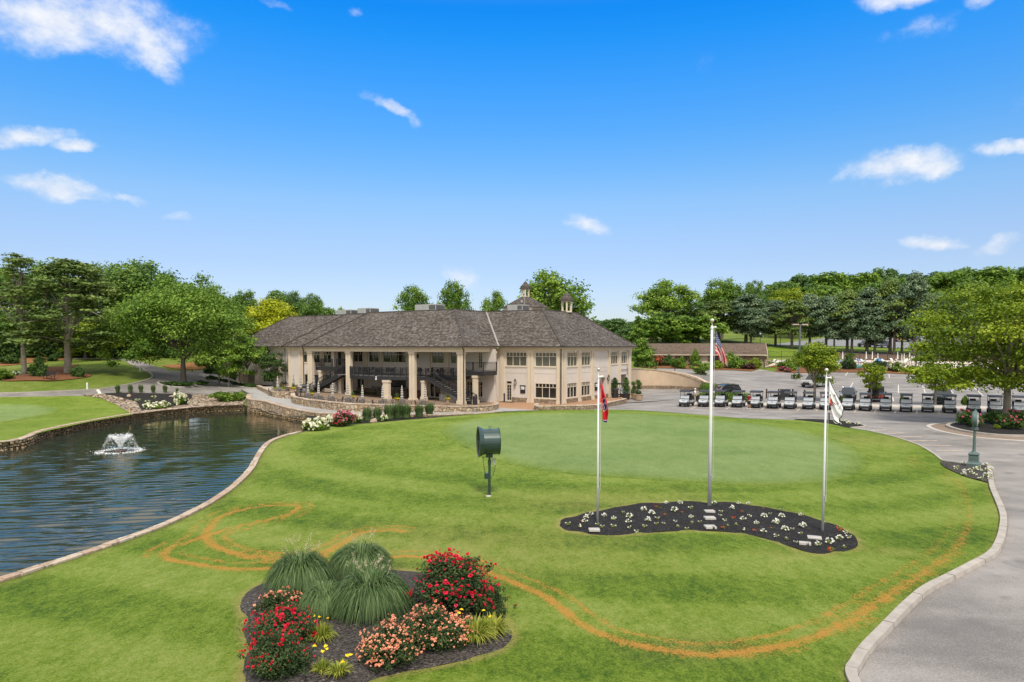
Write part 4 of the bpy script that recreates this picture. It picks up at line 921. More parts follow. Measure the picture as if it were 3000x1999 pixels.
F0, R0, BK, ST_, LW = T_F(0), T_R(0), T_F(-2.0), T_F(-5.2), T_F(-4.2)
RT = T_R(-32.3)
WT = 6.55
def wallpart(T, a0, a1, holes, z0=-.2, z1=WT, th=.35, name='wall'):
    mb = MB(); wall_holes(mb, T, a0, a1, z0, z1, th, holes); return mb.build(name, STUCCO, CLUB)
up = (4.48, 6.18); lo = (.68, 2.46)
wallpart(F0, -9, 0, [(-7.65, -4.65, *up), (-3.43, -.48, *up), (-3.43, -.48, *lo), (-7.62, -6.79, 0.02, 2.62)])
wallpart(R0, 0.0, 20.9, [(1.72, 4.23, *up), (5.44, 7.86, *up), (1.72, 4.23, *lo), (5.44, 7.86, *lo), (14.07, 16.3, *up), (17.57, 19.8, *up), (10.5, 12.5, .0, 2.75), (17.5, 19.7, 0, 2.95)])
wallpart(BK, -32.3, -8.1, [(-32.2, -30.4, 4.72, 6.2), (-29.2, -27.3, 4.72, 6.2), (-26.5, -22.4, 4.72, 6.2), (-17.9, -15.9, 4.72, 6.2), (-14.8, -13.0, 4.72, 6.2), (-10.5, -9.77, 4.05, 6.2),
                       (-26.5, -22.4, .9, 2.75), (-18.6, -16.4, .15, 2.45), (-12.3, -11.3, .6, 2.5), (-10.7, -9.8, .6, 2.5), (-31.6, -29.9, .45, 2.6)])
wallpart(RT, -5.55, -2.0, [(-4.95, -4.05, 4.1, 6.2), (-4.6, -3.2, .6, 2.7)])
wallpart(ST_, -42.2, -32.655, [(-38.9, -38.1, 4.6, 6.2), (-37.0, -35.5, 4.6, 6.2), (-34.75, -33.2, 4.6, 6.2), (-38.8, -38.0, .85, 3.0), (-37.0, -35.6, .75, 3.0), (-34.6, -33.4, .8, 3.0)])
wallpart(LW, -56, -42.2, [(-49.3, -46.7, 1.5, 3.2)])
m_ = MB()
m_.box(-56, -55.6, -3.85, 18, -.2, WT); m_.box(-9.35, -9.0, -1.6, 0.36, -.2, WT); m_.box(-42.5, -42.2, -4.85, -4.2 , -.2, WT); m_.box(-56, 0, 19.5, 20.55, -.2, WT)
m_.build('wall', STUCCO, CLUB)
m_ = MB()
for T, a0, a1 in ((F0, -7.85, -4.5), (F0, -3.55, -.4), (R0, 1.6, 4.35), (R0, 5.3, 8.0), (R0, 9.2, 13.1)):
    m_.box(a0, a1, .002, .022, 4.16, 4.20, T); m_.box(a0, a1, .002, .022, 3.62, 3.65, T)
for T, a0, a1 in ((LW, -51, -43),): m_.box(a0, a1, .002, .02, 3.6, 3.64, T)
m_.build('wall_trim', STUCCO, CLUB)['kind'] = 'stuff'
for T, a0, a1 in ((F0, -7.65, -4.65), (F0, -3.43, -.48)): window(T, a0, a1, *up, 3, 6, .52, BLIND)
window(F0, -3.43, -.48, *lo, 3, 6, .5)
for a0, a1 in ((1.72, 4.23), (5.44, 7.86), (14.07, 16.3), (17.57, 19.8)): window(R0, a0, a1, *up, 3, 6, .52, BLIND)
for a0, a1 in ((1.72, 4.23), (5.44, 7.86)): window(R0, a0, a1, *lo, 3, 6, .5)
for a0, a1, n in ((-32.2, -30.4, 2), (-29.2, -27.3, 2), (-26.5, -22.4, 3), (-17.9, -15.9, 2), (-14.8, -13.0, 2)): window(BK, a0, a1, 4.72, 6.2, n, 2 * n, .42)
for a0, a1 in ((-12.3, -11.3), (-10.7, -9.8)): window(BK, a0, a1, .6, 2.5, 2, 2, .5)
for a0, a1, n in ((-38.9, -38.1, 1), (-37.0, -35.5, 2), (-34.75, -33.2, 2)): window(ST_, a0, a1, 4.6, 6.2, n, 3, .45)
window(LW, -49.3, -46.7, 1.5, 3.2, 3, 6, .45)
door(F0, -7.62, -6.79, .02, 2.2, (2, 5)); window(F0, -7.62, -6.79, 2.24, 2.62, 1, 1, 0, None, CLUB, False)
door(BK, -10.5, -9.77, 4.05, 6.2, (2, 5)); door(RT, -4.95, -4.05, 4.1, 6.2, (1, 1)); door(BK, -18.6, -16.4, .15, 2.45, (1, 1), None, CLUB, True)
door(ST_, -37.0, -35.6, .75, 3.0, (1, 1)); door(ST_, -34.6, -33.4, .8, 3.0, (1, 1)); door(ST_, -38.8, -38.0, .85, 3.0, (1, 1)); door(BK, -31.6, -29.9, .45, 2.6, (1, 1), None, CLUB, True); door(RT, -4.6, -3.2, .6, 2.7, (1, 1))
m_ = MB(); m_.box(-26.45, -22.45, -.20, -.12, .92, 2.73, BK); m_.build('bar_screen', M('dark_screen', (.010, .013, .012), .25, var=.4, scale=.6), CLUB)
m_ = MB(); m_.box(10.4, 12.6, -1.9, -1.8, -.1, 2.85, R0); m_.box(10.4, 10.5, -1.8, -.351, -.1, 2.85, R0); m_.box(12.5, 12.6, -1.8, -.351, -.1, 2.85, R0); m_.box(10.5, 12.5, -1.8, -.351, 2.75, 2.85, R0); m_.build('entrance_recess', STUCCO, CLUB)
door(lambda a, o, z: R0(a, o - 1.68, z), 10.9, 12.1, .02, 2.2, (1, 1))
m_ = MB(); m_.box(17.4, 19.8, -1.4, -1.3, -.1, 3.0, R0); m_.build('service_door', M('grey_door', (.10, .10, .105), .5), CLUB)
m_ = MB()
for z in (3.42, 3.60): m_.box(17.5, 19.7, .005, .03, z, z + .035, R0)
m_.build('vent_slots', BLACK, CLUB)
m_ = MB()
for a0, a1 in ((-8.55, -7.95), (-4.5, -4.1), (-4.05, -3.6), (-.42, -.02)): pilaster(m_, F0, a0, a1)
for a0, a1 in ((.05, .55), (.75, 1.25), (4.4, 4.75), (4.85, 5.2), (8.1, 8.45), (8.6, 8.95), (13.2, 13.6), (13.65, 13.95), (16.5, 16.85), (16.95, 17.3), (20.1, 20.45), (20.5, 20.85)): pilaster(m_, R0, a0, a1, o=.12)
for a0, a1 in ((-27.1, -26.7), (-22.2, -21.8), (-30.2, -29.5), (-18.4, -18.1), (-15.6, -15.1), (-12.8, -12.4)): pilaster(m_, BK, a0, a1, .1, 6.4, .10, False)
for a0, a1 in ((-42.1, -41.6), (-39.9, -39.4), (-39.25, -39.0), (-35.3, -34.9)): pilaster(m_, ST_, a0, a1, .8, 6.4, .12)
for a0, a1 in ((-55.9, -55.3), (-51.2, -50.7), (-50.2, -49.8), (-46.3, -45.9), (-45.7, -45.3), (-42.9, -42.4)): pilaster(m_, LW, a0, a1, .8, 6.4, .12)
m_.build('pilasters', TRIM, CLUB)['kind'] = 'stuff'
def column(us, v, z0, z1, w=.42):
    if len(us) == 2: c_ = (us[0] + us[1]) / 2; us = (c_ - .235, c_ + .235)
    mb = MB()
    n = len(us); u0, u1 = min(us) - w / 2, max(us) + w / 2
    for u in us:
        mb.box(u - w / 2, u + w / 2, v - w / 2, v + w / 2, z0 + .45, z1 - .28); mb.box(u - w * .18, u + w * .18, v - w / 2 - .03, v - w / 2, z0 + .46, z1 - .29)
    mb.box(u0 - .09, u1 + .09, v - w / 2 - .09, v + w / 2 + .09, z0 - .2, z0 + .45); mb.box(u0 - .07, u1 + .07, v - w / 2 - .07, v + w / 2 + .07, z1 - .28, z1)
    return mb.build('column', TRIM, CLUB)
for us in ((-9.75, -9.05), (-17.25, -16.55), (-28.3, -27.6), (-35.75, -35.05)): column(us, -6.9, .05 if us[0] > -20 else .35, 6.22)
column((-20.15, -19.45), -8.45, .3, 2.72, .44); column((-15.9,), -6.0, .2, 2.72, .5); column((-30.6,), -5.9, .4, 2.72, .5); column((-34.3,), -6.1, .6, 3.6, .48); column((-8.75,), -5.0, .05, 3.42, .5)
column((-9.2, -8.55), -1.35, 0, 6.3, .5)
m_ = MB()
m_.box(-36.1, -8.7, -7.2, -6.6, 6.22, 6.62); m_.box(-9.3, -8.7, -6.6, -1.0, 6.22, 6.62)
m_.box(-9, .18, -.20, .0, 6.35, 6.62); m_.box(.0, .20, .0, 21.0, 6.35, 6.62); m_.box(-42.3, -36.1, -5.4, -5.2, 6.38, 6.62); m_.box(-56.1, -42.3, -4.4, -4.2, 6.38, 6.62)
m_.build('beam', TRIM, CLUB)
for T, a0, a1, z0, z1 in ((F0, -6.75, -4.6, 0, .6), (F0, -3.55, -.45, 0, .54), (R0, 1.3, 4.35, 0, .54), (R0, 5.25, 8.05, 0, .54), (R0, 9, 10.4, 0, .54), (R0, 12.6, 13.15, 0, .54), (R0, 14, 16.4, 0, .54), (BK, -31.5, -27.2, .1, 1.1), (BK, -21.7, -18.7, .1, 1.1), (LW, -55.2, -51.3, .5, 3.0), (LW, -45.2, -43.0, .6, 1.5)):
    MB().box(a0, a1, .004, .12, z0, z1, T).build('stone_plinth', STONE2, CLUB)
def slope(mb, uvs, e0, e1, t0, t1, rise=4.75, z0=6.88, courses=26, seed=0):
    r = random.Random(seed); e0, e1, t0, t1 = [np.array(p, float) for p in (e0, e1, t0, t1)]
    al = (e1 - e0) / np.linalg.norm(e1 - e0); sl = math.hypot(abs(np.cross(al, t0 - e0)), rise)
    def P(s, f): a = e0 + (t0 - e0) * f; b = e1 + (t1 - e1) * f; return a + (b - a) * s
    out = np.array((-(-al[1]), -al[0])) if True else None
    for k in range(courses):
        f0, f1 = k / courses, (k + 1) / courses + .012
        wd = np.linalg.norm(P(1, f0) - P(0, f0)); n = max(1, int(wd / 1.1)); cuts = [0] + sorted((i + r.uniform(-.3, .3)) / n for i in range(1, n)) + [1]
        for i in range(len(cuts) - 1):
            lift = .045 + r.uniform(-.018, .022); d = r.uniform(-.004, .004)
            q = []
            for s, f, l in ((cuts[i], f0 + d, lift), (cuts[i + 1], f0 + d, lift), (cuts[i + 1], f1, .0), (cuts[i], f1, .0)):
                p = P(s, f); q.append((p[0], p[1], z0 + rise * f + l))
                uvs.append((float(np.dot(p - e0, al)), f * sl))
            b = len(mb.v); mb.v += q; mb.f.append((b, b + 1, b + 2, b + 3)); mb.mi.append(0); mb.sm.append(False)
            lowp = [(q[0][0], q[0][1], q[0][2] - lift - .02), (q[1][0], q[1][1], q[1][2] - lift - .02), q[1], q[0]]
            b = len(mb.v); mb.v += lowp; mb.f.append((b, b + 1, b + 2, b + 3)); mb.mi.append(0); mb.sm.append(False)
            uvs += [(float(np.dot(P(cuts[i], f0) - e0, al)), f0 * sl + .01)] * 2 + [(float(np.dot(P(cuts[i + 1], f0) - e0, al)), f0 * sl + .02)] * 2
def roof_obj(slopes, name='roof', parent=CLUB, mat=None, **kw):
    mb = MB(); uvs = []
    for i, s in enumerate(slopes): slope(mb, uvs, *s[:4], seed=i + 3, **kw)
    me = bpy.data.meshes.new(name); me.from_pydata(mb.v, [], mb.f)
    uvl = me.uv_layers.new(name='UVMap'); uvl.data.foreach_set('uv', np.array(uvs, dtype=np.float32).ravel())
    return link_mesh(name, me, mat or SHAKE, parent)
S1 = [((-36.5, -7.6), (-8.3, -7.6), (-30, -1.1), (-14.8, -1.1)), ((-8.3, -7.6), (-8.3, -.7), (-14.8, -1.1), (-14.8, 5.8)), ((-36.5, 8), (-36.5, -7.6), (-30, 8), (-30, -1.1))]
S2 = [((-8.3, -.7), (.7, -.7), (-14.8, 5.8), (-5.8, 5.8)), ((.7, -.7), (.7, 21.6), (-5.8, 5.8), (-5.8, 15.1)), ((.7, 21.6), (-50, 21.6), (-5.8, 15.1), (-44, 15.1))]
S3 = [((-42.9, -5.9), (-35.5, -5.9), (-36.4, .6), (-29, .6)), ((-42.9, 8), (-42.9, -5.9), (-36.4, 8), (-36.4, .6))]
S4 = [((-56.7, -4.9), (-41, -4.9), (-50.2, 1.6), (-35, 1.6)), ((-56.7, 21.6), (-56.7, -4.9), (-50.2, 15.1), (-50.2, 1.6))]
ROOF = roof_obj(S1 + S2 + S3 + S4)
m_ = MB(); zt = 11.60
m_.box(-30.0, -14.8, -1.1, 8, zt - .25, zt - .02); m_.box(-36.4, -30.02, .6, 8, zt - .27, zt - .03); m_.box(-50.2, -36.42, 1.6, 15.1, zt - .28, zt - .05); m_.box(-14.78, -5.8, 5.8, 15.1, zt - .24, zt - .025); m_.box(-36.4, -14.8, 8.02, 15.1, zt - .29, zt - .06)
m_.build('flat_roof', M('roof_membrane', (.20, .19, .18), .9), ROOF)
m_ = MB()
def hip(a, b, w=.30): m_.bar((*a, 6.93), (*b, 11.66), w, .10)
for a, b in (((-36.5, -7.6), (-30, -1.1)), ((-8.3, -7.6), (-14.8, -1.1)), ((.7, -.7), (-5.8, 5.8)), ((-42.9, -5.9), (-36.4, .6)), ((-56.7, -4.9), (-50.2, 1.6)), ((.7, 21.6), (-5.8, 15.1))): hip(a, b)
for a, b in (((-30, -1.1), (-14.8, -1.1)), ((-14.8, -1.1), (-14.8, 5.8)), ((-14.8, 5.8), (-5.8, 5.8)), ((-5.8, 5.8), (-5.8, 15.1)), ((-50.2, 1.6), (-36.4, 1.6)), ((-36.4, .6), (-30, .6))): m_.bar((*a, 11.62), (*b, 11.62), .3, .12)
m_.build('hip_ridges', M('ridge_shake', (.055, .046, .042), .9, var=.4, scale=2), ROOF)
m_ = MB(); m_.bar((-8.3, -.7, 6.96), (-14.8, 5.8, 11.70), .22, .02); m_.build('valley_flashing', M('flashing', (.34, .32, .30), .45, .4), ROOF)
m_ = MB()
EV = [(-56.7, -4.9), (-42.9, -4.9), (-42.9, -5.9), (-36.5, -5.9), (-36.5, -7.6), (-8.3, -7.6), (-8.3, -.7), (.7, -.7), (.7, 21.6)]
for a, b in zip(EV[:-1], EV[1:]): m_.bar((*a, 6.84), (*b, 6.84), .13, .13)
m_.build('gutter', PIPE, ROOF)
m_ = MB()
for (u0, u1, v0, v1) in ((-56.5, -42.9, -4.75, -4.0), (-42.75, -36.4, -5.75, -4.1), (-36.35, -8.45, -7.45, -.8), (-8.44, .55, -.55, .3), (-.2, .55, .31, 21.3)): m_.box(u0, u1, v0, v1, 6.63, 6.78)
m_.build('soffit', TRIM, CLUB)
for (u, v) in ((-36.35, -7.35), (-8.75, -7.3), (.30, -.32), (-42.5, -5.55)):
    m_ = MB(); m_.tube([(u, v - .2, 6.75), (u, v, 6.45), (u, v + .0, 6.2), (u, v, .1 if u > -20 else .9)], .065, 8); m_.build('downpipe', PIPE, CLUB)
def pyramid(name, c, r, z0, z1, n, mat, parent, r1=.05):
    mb = MB(); uvs = []
    for k in range(n):
        a0, a1 = 2 * PI * (k + .5) / n, 2 * PI * (k + 1.5) / n
        slope(mb, uvs, (c[0] + r * math.cos(a0), c[1] + r * math.sin(a0)), (c[0] + r * math.cos(a1), c[1] + r * math.sin(a1)), (c[0] + r1 * math.cos(a0), c[1] + r1 * math.sin(a0)), (c[0] + r1 * math.cos(a1), c[1] + r1 * math.sin(a1)), z1 - z0, z0, max(4, int((z1 - z0) / .16)), k)
    me = bpy.data.meshes.new(name); me.from_pydata(mb.v, [], mb.f); uvl = me.uv_layers.new(name='UVMap'); uvl.data.foreach_set('uv', np.array(uvs, dtype=np.float32).ravel())
    return link_mesh(name, me, mat, parent)
def cupola(c, z, w, h, rh, n=6):
    mb = MB(); mb.lathe([(w * .62, 0), (w * .62, .18), (w * .56, .2)], n, (c[0], c[1], z))
    for k in range(n):
        a = 2 * PI * k / n; mb.cbox((c[0] + w * .5 * math.cos(a), c[1] + w * .5 * math.sin(a), z + .18 + h / 2), (.16 * w, .16 * w, h), a)
    mb.lathe([(w * .56, h + .12), (w * .64, h + .16), (w * .64, h + .24)], n, (c[0], c[1], z))
    o = mb.build('cupola', TRIM, CLUB)
    pyramid('cupola_roof', c, w * .82, z + h + .22, z + h + .22 + rh, n, SHAKE, o)
    b = MB(); b.lathe([(.01, 0), (w * .12, .0), (w * .22, .05), (w * .14, .35), (.02, .42)], 10, (c[0], c[1], z + h * .42)); b.tube([(c[0], c[1], z + h + .2 + rh - .1), (c[0], c[1], z + h + .2 + rh + .3)], .025, 6); b.tube([(c[0], c[1], z + h * .42 + .4), (c[0], c[1], z + h + .2)], .02, 5); b.build('bell', PIPE, o)
TC = (-16.3, 18.4)
m_ = MB(); m_.lathe([(3.3, 10.5), (3.3, 12.6), (3.42, 12.62), (3.42, 12.8)], 8, (TC[0], TC[1], 0)); m_.build('tower', TRIM, CLUB)
pyramid('tower_roof', TC, 3.75, 12.75, 14.5, 8, SHAKE, CLUB, .55)
cupola(TC, 14.3, 1.15, 1.15, 1.15); cupola((-6.0, 12.6), 11.55, 1.35, 1.35, 1.25); cupola((-26.0, 9.0), 10.9, 1.1, 1.0, 1.15)
def hvac(u, v, w, d, h, label):
    e = empty('air_conditioner'); p = CLUB.matrix_basis @ Vector((u, v, 0)) if False else Vector((5.7 + u * math.cos(rad(33)) + v * math.sin(rad(33)), 80.7 - u * math.sin(rad(33)) + v * math.cos(rad(33)), 11.56))
    place(e, p, -rad(33)); tag(e, label, 'air conditioner', 'air conditioners on the clubhouse roof')
    m_ = MB(); m_.box(-w / 2, w / 2, -d / 2, d / 2, .1, h); m_.box(-w / 2 + .1, w / 2 - .1, -d / 2 + .1, d / 2 - .1, -.02, .1)
    m_.build('casing', HVACM, e, bevel=.02)
    m_ = MB(); m_.box(w * .18, w / 2 - .06, -d / 2 - .015, -d / 2 + .01, .25, h - .12); m_.box(w / 2 - .01, w / 2 + .015, -d / 2 + .1, d / 2 - .1, .25, h - .12); m_.build('grille', M('hvac_grille', (.09, .09, .09), .6), e)
hvac(-38.6, 3.2, 3.0, 1.9, .85, 'grey rooftop air conditioner farthest left on the clubhouse roof'); hvac(-34.6, 3.4, 2.6, 1.9, 1.0, 'grey rooftop air conditioner beside the left hip of the main roof')
hvac(-20.6, .9, 3.6, 2.0, .95, 'wide grey rooftop air conditioner above the middle of the balcony'); hvac(-10.6, 7.4, 2.4, 1.8, .9, 'grey rooftop air conditioner in front of the tower roof')
m_ = MB(); m_.tube([(-9.6, 7.4, 11.5), (-9.6, 7.4, 14.1)], .03, 6); m_.ball((-9.9, 7.2, 12.9), .16); m_.build('aerial', GALV, CLUB)

DECKM = M('deck_board', (.13, .125, .125), .7)
de = [(-31.0, -6.35), (-28.6, -6.35)] + [(-22.45 + 5.3 * math.sin(t), -6.35 - 2.5 * math.cos(t)) for t in np.linspace(-1.35, 1.35, 15)] + [(-16.2, -6.35), (-15.4, -6.3), (-15.3, -5.1), (-10.4, -5.1)]
def slab(poly, v_back, z0, z1):
    mb = MB(); n = len(poly); vs = []
    for (u, v) in poly: vs += [(u, v, z0), (u, v, z1), (u, v_back, z1), (u, v_back, z0)]
    fs = [(4 * i + k, 4 * i + (k + 1) % 4, 4 * i + 4 + (k + 1) % 4, 4 * i + 4 + k) for i in range(n - 1) for k in range(4)] + [(0, 1, 2, 3), (4 * n - 1, 4 * n - 2, 4 * n - 3, 4 * n - 4)]
    return mb.add(vs, fs)
DECK = slab(de, -2.02, 3.12, 3.2).build('deck', DECKM, CLUB)
def fascia(mb, P, z0, z1, th=.06):
    for a, b in zip(P[:-1], P[1:]): mb.bar((a[0], a[1], (z0 + z1) / 2), (b[0], b[1], (z0 + z1) / 2), th, z1 - z0) if abs(a[0] - b[0]) > -1 else 0
def vbeam(mb, a, b, z0, z1, th):
    a = np.array(a[:2]); b = np.array(b[:2]); t = (b - a) / np.linalg.norm(b - a); n = np.array((-t[1], t[0])) * th / 2; a = a - t * th * .2; b = b + t * th * .2
    mb.hexa([(*(a - n), z0), (*(b - n), z0), (*(b + n), z0), (*(a + n), z0), (*(a - n), z1), (*(b - n), z1), (*(b + n), z1), (*(a + n), z1)])
m_ = MB()
for a, b in zip(de[:-1], de[1:]): vbeam(m_, a, b, 2.74, 3.19, .10)
for u in np.arange(-30, -11, 1.4): m_.box(u - .05, u + .05, -5.0, -2.1, 2.85, 3.11)
m_.build('deck_fascia', BLACK, DECK)
def railing(P, z, parent, closed=False, h=1.05, post=1.5, bal=.13):
    mb = MB(); D = dens(P, post, False)
    zz = z if callable(z) else (lambda p: z)
    for p in D: mb.cbox((p[0], p[1], zz(p) + h / 2 + .03), (.11, .11, h + .06))
    for a, b in zip(P[:-1], P[1:]):
        za, zb = zz(a), zz(b)
        for hh, w in ((h, .07), (.10, .05), (h - .14, .035)): mb.bar((a[0], a[1], za + hh), (b[0], b[1], zb + hh), w, w)
        L = math.hypot(b[0] - a[0], b[1] - a[1]); n = max(1, int(L / bal))
        for i in range(n):
            f = (i + .5) / n; x, y, q = a[0] + (b[0] - a[0]) * f, a[1] + (b[1] - a[1]) * f, za + (zb - za) * f; mb.bar((x, y, q + .1), (x, y, q + h - .1), .022)
    return mb.build('railing', BLACK, parent)
railing(de[1:18], 3.2, DECK); railing(de[-2:], 3.2, DECK); 
m_ = MB(); m_.box(-35.0, -29.5, -6.35, -5.22, 4.02, 4.1); LAND = m_.build('landing', DECKM, CLUB)
m_ = MB(); vbeam(m_, (-35, -6.35), (-29.5, -6.35), 3.62, 4.09, .1); vbeam(m_, (-35, -6.35), (-35, -5.25), 3.62, 4.09, .1); vbeam(m_, (-29.5, -6.35), (-29.5, -5.2), 3.0, 4.09, .1); m_.build('landing_fascia', BLACK, LAND)
railing([(-35, -5.3), (-35, -6.35), (-31.8, -6.35)], 4.1, LAND); railing([(-30.9, -6.35), (-29.5, -6.35), (-29.5, -4.9)], 4.1, LAND)
BALC = slab([(-10.9, -5.0), (-7.6, -5.0)], -2.02, 3.84, 3.94).build('balcony', DECKM, CLUB)
m_ = MB(); vbeam(m_, (-10.9, -5), (-7.6, -5), 3.42, 3.93, .1); vbeam(m_, (-7.6, -5), (-7.6, -2.2), 3.42, 3.93, .1); m_.build('balcony_fascia', BLACK, BALC)
railing([(-10.6, -5), (-7.6, -5), (-7.6, -2.2)], 3.94, BALC)
def stair(p0, p1, z0, z1, width_v, parent=CLUB):
    """flight from p0 (top, u) down to p1 (bottom, u); v0..v1 across"""
    v0, v1 = width_v; n = 15; o = None
    mb = MB()
    for v in (v0, v1):
        a, b = np.array((p0, z0)), np.array((p1, z1)); q = []
        vs = []
        for dv in (-.04, .04):
            vs += [(p0, v + dv, z0 - .42), (p1, v + dv, z1 - .30), (p1, v + dv, z1 + .12), (p0, v + dv, z0 + .02)]
        mb.add(vs, [(0, 1, 2, 3), (7, 6, 5, 4), (0, 4, 5, 1), (1, 5, 6, 2), (2, 6, 7, 3), (3, 7, 4, 0)])
    s = mb.build('staircase', BLACK, parent)
    t = MB()
    for i in range(n):
        f = (i + .5) / n; u = p0 + (p1 - p0) * f; z = z0 + (z1 - z0) * (i + 1) / (n + 1); t.box(u - .16, u + .16, v0 + .05, v1 - .05, z - .05, z)
    t.build('treads', M('stair_tread', (.34, .33, .32), .6), s)
    for v in (v0, v1): railing([(p0, v), (p1, v)], lambda p: z0 + (z1 - z0) * (p[0] - p0) / (p1 - p0), s, h=.98, post=1.25, bal=.16)
    return s
stair(-29.6, -34.9, 3.2, .75, (-7.5, -6.45)); m_ = MB(); m_.box(-29.6, -28.4, -7.5, -6.4, 3.1, 3.19); m_.build('deck', DECKM, CLUB)
stair(-15.3, -8.4, 3.2, .15, (-6.35, -5.25))
m_ = MB(); m_.box(-14.6, -10.4, -4.6, -4.5, .05, 1.0); m_.build('screen_panel', M('panel_grey', (.30, .28, .26), .7), CLUB)
m_ = MB(); m_.box(-26.6, -20.9, -3.6, -3.0, 1.36, 1.44); m_.build('bar_counter', M('pale_counter', (.42, .38, .33), .4), CLUB); m_ = MB(); m_.box(-26.4, -21.1, -3.4, -3.15, .2, 1.36); m_.build('bar_front', STONE2, CLUB)
m_ = MB(); m_.box(-26.7, -22.2, -2.45, -2.2, 2.72, 2.8); m_.build('bar_lintel', BLACK, CLUB)
def lantern(T, a, z):
    mb = MB(); mb.box(a - .05, a + .05, 0.002, .05, z - .3, z - .05, T); mb.bar(T(a, .03, z - .12), T(a, .22, z - .02), .03); c = T(a, .24, z - .16)
    mb.lathe([(.02, .02), (.17, .14), (.05, .30), (.02, .42)], 6, (c[0], c[1], c[2] + .16)); mb.lathe([(.02, -.34), (.10, -.26), (.12, -.22)], 6, (c[0], c[1], c[2] + .0))
    for k in range(6): mb.bar((c[0] + .11 * math.cos(k * PI / 3), c[1] + .11 * math.sin(k * PI / 3), c[2] - .24), (c[0] + .15 * math.cos(k * PI / 3), c[1] + .15 * math.sin(k * PI / 3), c[2] + .18), .025)
    o = mb.build('wall_lantern', BLACK, CLUB)
    g = MB(); g.lathe([(.09, -.22), (.13, .16)], 6, c); g.build('lantern_glass', M('lantern_glass', (.42, .40, .34), .15), o)
lantern(F0, -6.2, 2.55); lantern(R0, 10.1, 2.75); lantern(R0, 13.0, 2.75); lantern(LW, -43.3, 3.1)
def board(T, a0, a1, z0, z1, label):
    mb = MB(); mb.box(a0, a1, .005, .08, z0, z1, T); mb.box(a0 - .05, a1 + .05, .005, .12, z1, z1 + .08, T); o = mb.build('notice_board', BLACK, CLUB)
    p = MB(); w = a1 - a0; p.box(a0 + w * .15, a0 + w * .48, .08, .084, z0 + (z1 - z0) * .52, z1 - .08, T); p.box(a0 + w * .52, a0 + w * .86, .08, .084, z0 + (z1 - z0) * .52, z1 - .08, T); p.build('paper', M('white_paper', (.75, .75, .73), .8), o)
    t = MB(); t.box(a0 + w * .2, a0 + w * .4, .084, .086, z0 + (z1 - z0) * .62, z0 + (z1 - z0) * .76, T); t.build('print', M('print_grey', (.12, .12, .13), .8), o)
board(F0, -5.55, -4.85, 1.15, 2.05, ''); board(R0, 9.2, 10.0, 1.15, 2.1, '')
m_ = MB(); m_.box(3.2, 3.5, .002, .22, 6.2, 6.32, R0); m_.build('security_light', M('white_plastic', (.7, .7, .7), .4), CLUB)
m_ = MB(); m_.box(-20.5, -20.15, .002, .05, 5.3, 5.9, BK); m_.build('speaker', BLACK, CLUB)
m_ = MB(); m_.cbox((-21.2, -8.87, 2.95), (.24, .03, .46)); m_.build('notice', M('white_sign', (.7, .72, .74), .6), CLUB); m_ = MB(); m_.cbox((-21.2, -8.89, 3.05), (.16, .012, .12)); m_.cbox((-21.2, -8.89, 2.87), (.13, .012, .03)); m_.build('notice', M('print_grey', (.12, .12, .13), .8), CLUB)
for u in (-25.5, -19.0, -13.5):
    m_ = MB(); m_.tube([(u, -4.5, 6.63), (u, -4.5, 6.35)], .03, 6)
    for k in range(4): m_.bar((u, -4.5, 6.36), (u + .65 * math.cos(k * PI / 2 + .4), -4.5 + .65 * math.sin(k * PI / 2 + .4), 6.34), .14, .02)
    m_.build('ceiling_fan', BLACK, CLUB)
def leaf_mat(name, dark, mid, tip, trans=.34, rough=.6):
    m, nt, b = new_mat(name)
    n = noise(nt, coords(nt), .55, 4, .6)
    f = mth(nt, 'ADD', mth(nt, 'MULTIPLY', attr(nt, 'v'), .75), mth(nt, 'MULTIPLY', n, .35))
    oi = nt.nodes.new('ShaderNodeObjectInfo')
    f = mth(nt, 'ADD', f, mth(nt, 'MULTIPLY', mth(nt, 'SUBTRACT', oi.outputs['Random'], .5), .14))
    c = ramp(nt, f, [(.18, dark), (.55, mid), (.95, tip)])
    nt.links.new(c, b.inputs['Base Color']); b.inputs['Roughness'].default_value = rough; b.inputs['Specular IOR Level'].default_value = .25
    t = nt.nodes.new('ShaderNodeBsdfTranslucent'); nt.links.new(c, t.inputs[0]); mx = nt.nodes.new('ShaderNodeMixShader'); mx.inputs[0].default_value = trans
    nt.links.new(b.outputs[0], mx.inputs[1]); nt.links.new(t.outputs[0], mx.inputs[2]); nt.links.new(mx.outputs[0], nt.nodes['Material Output'].inputs[0])
    return m
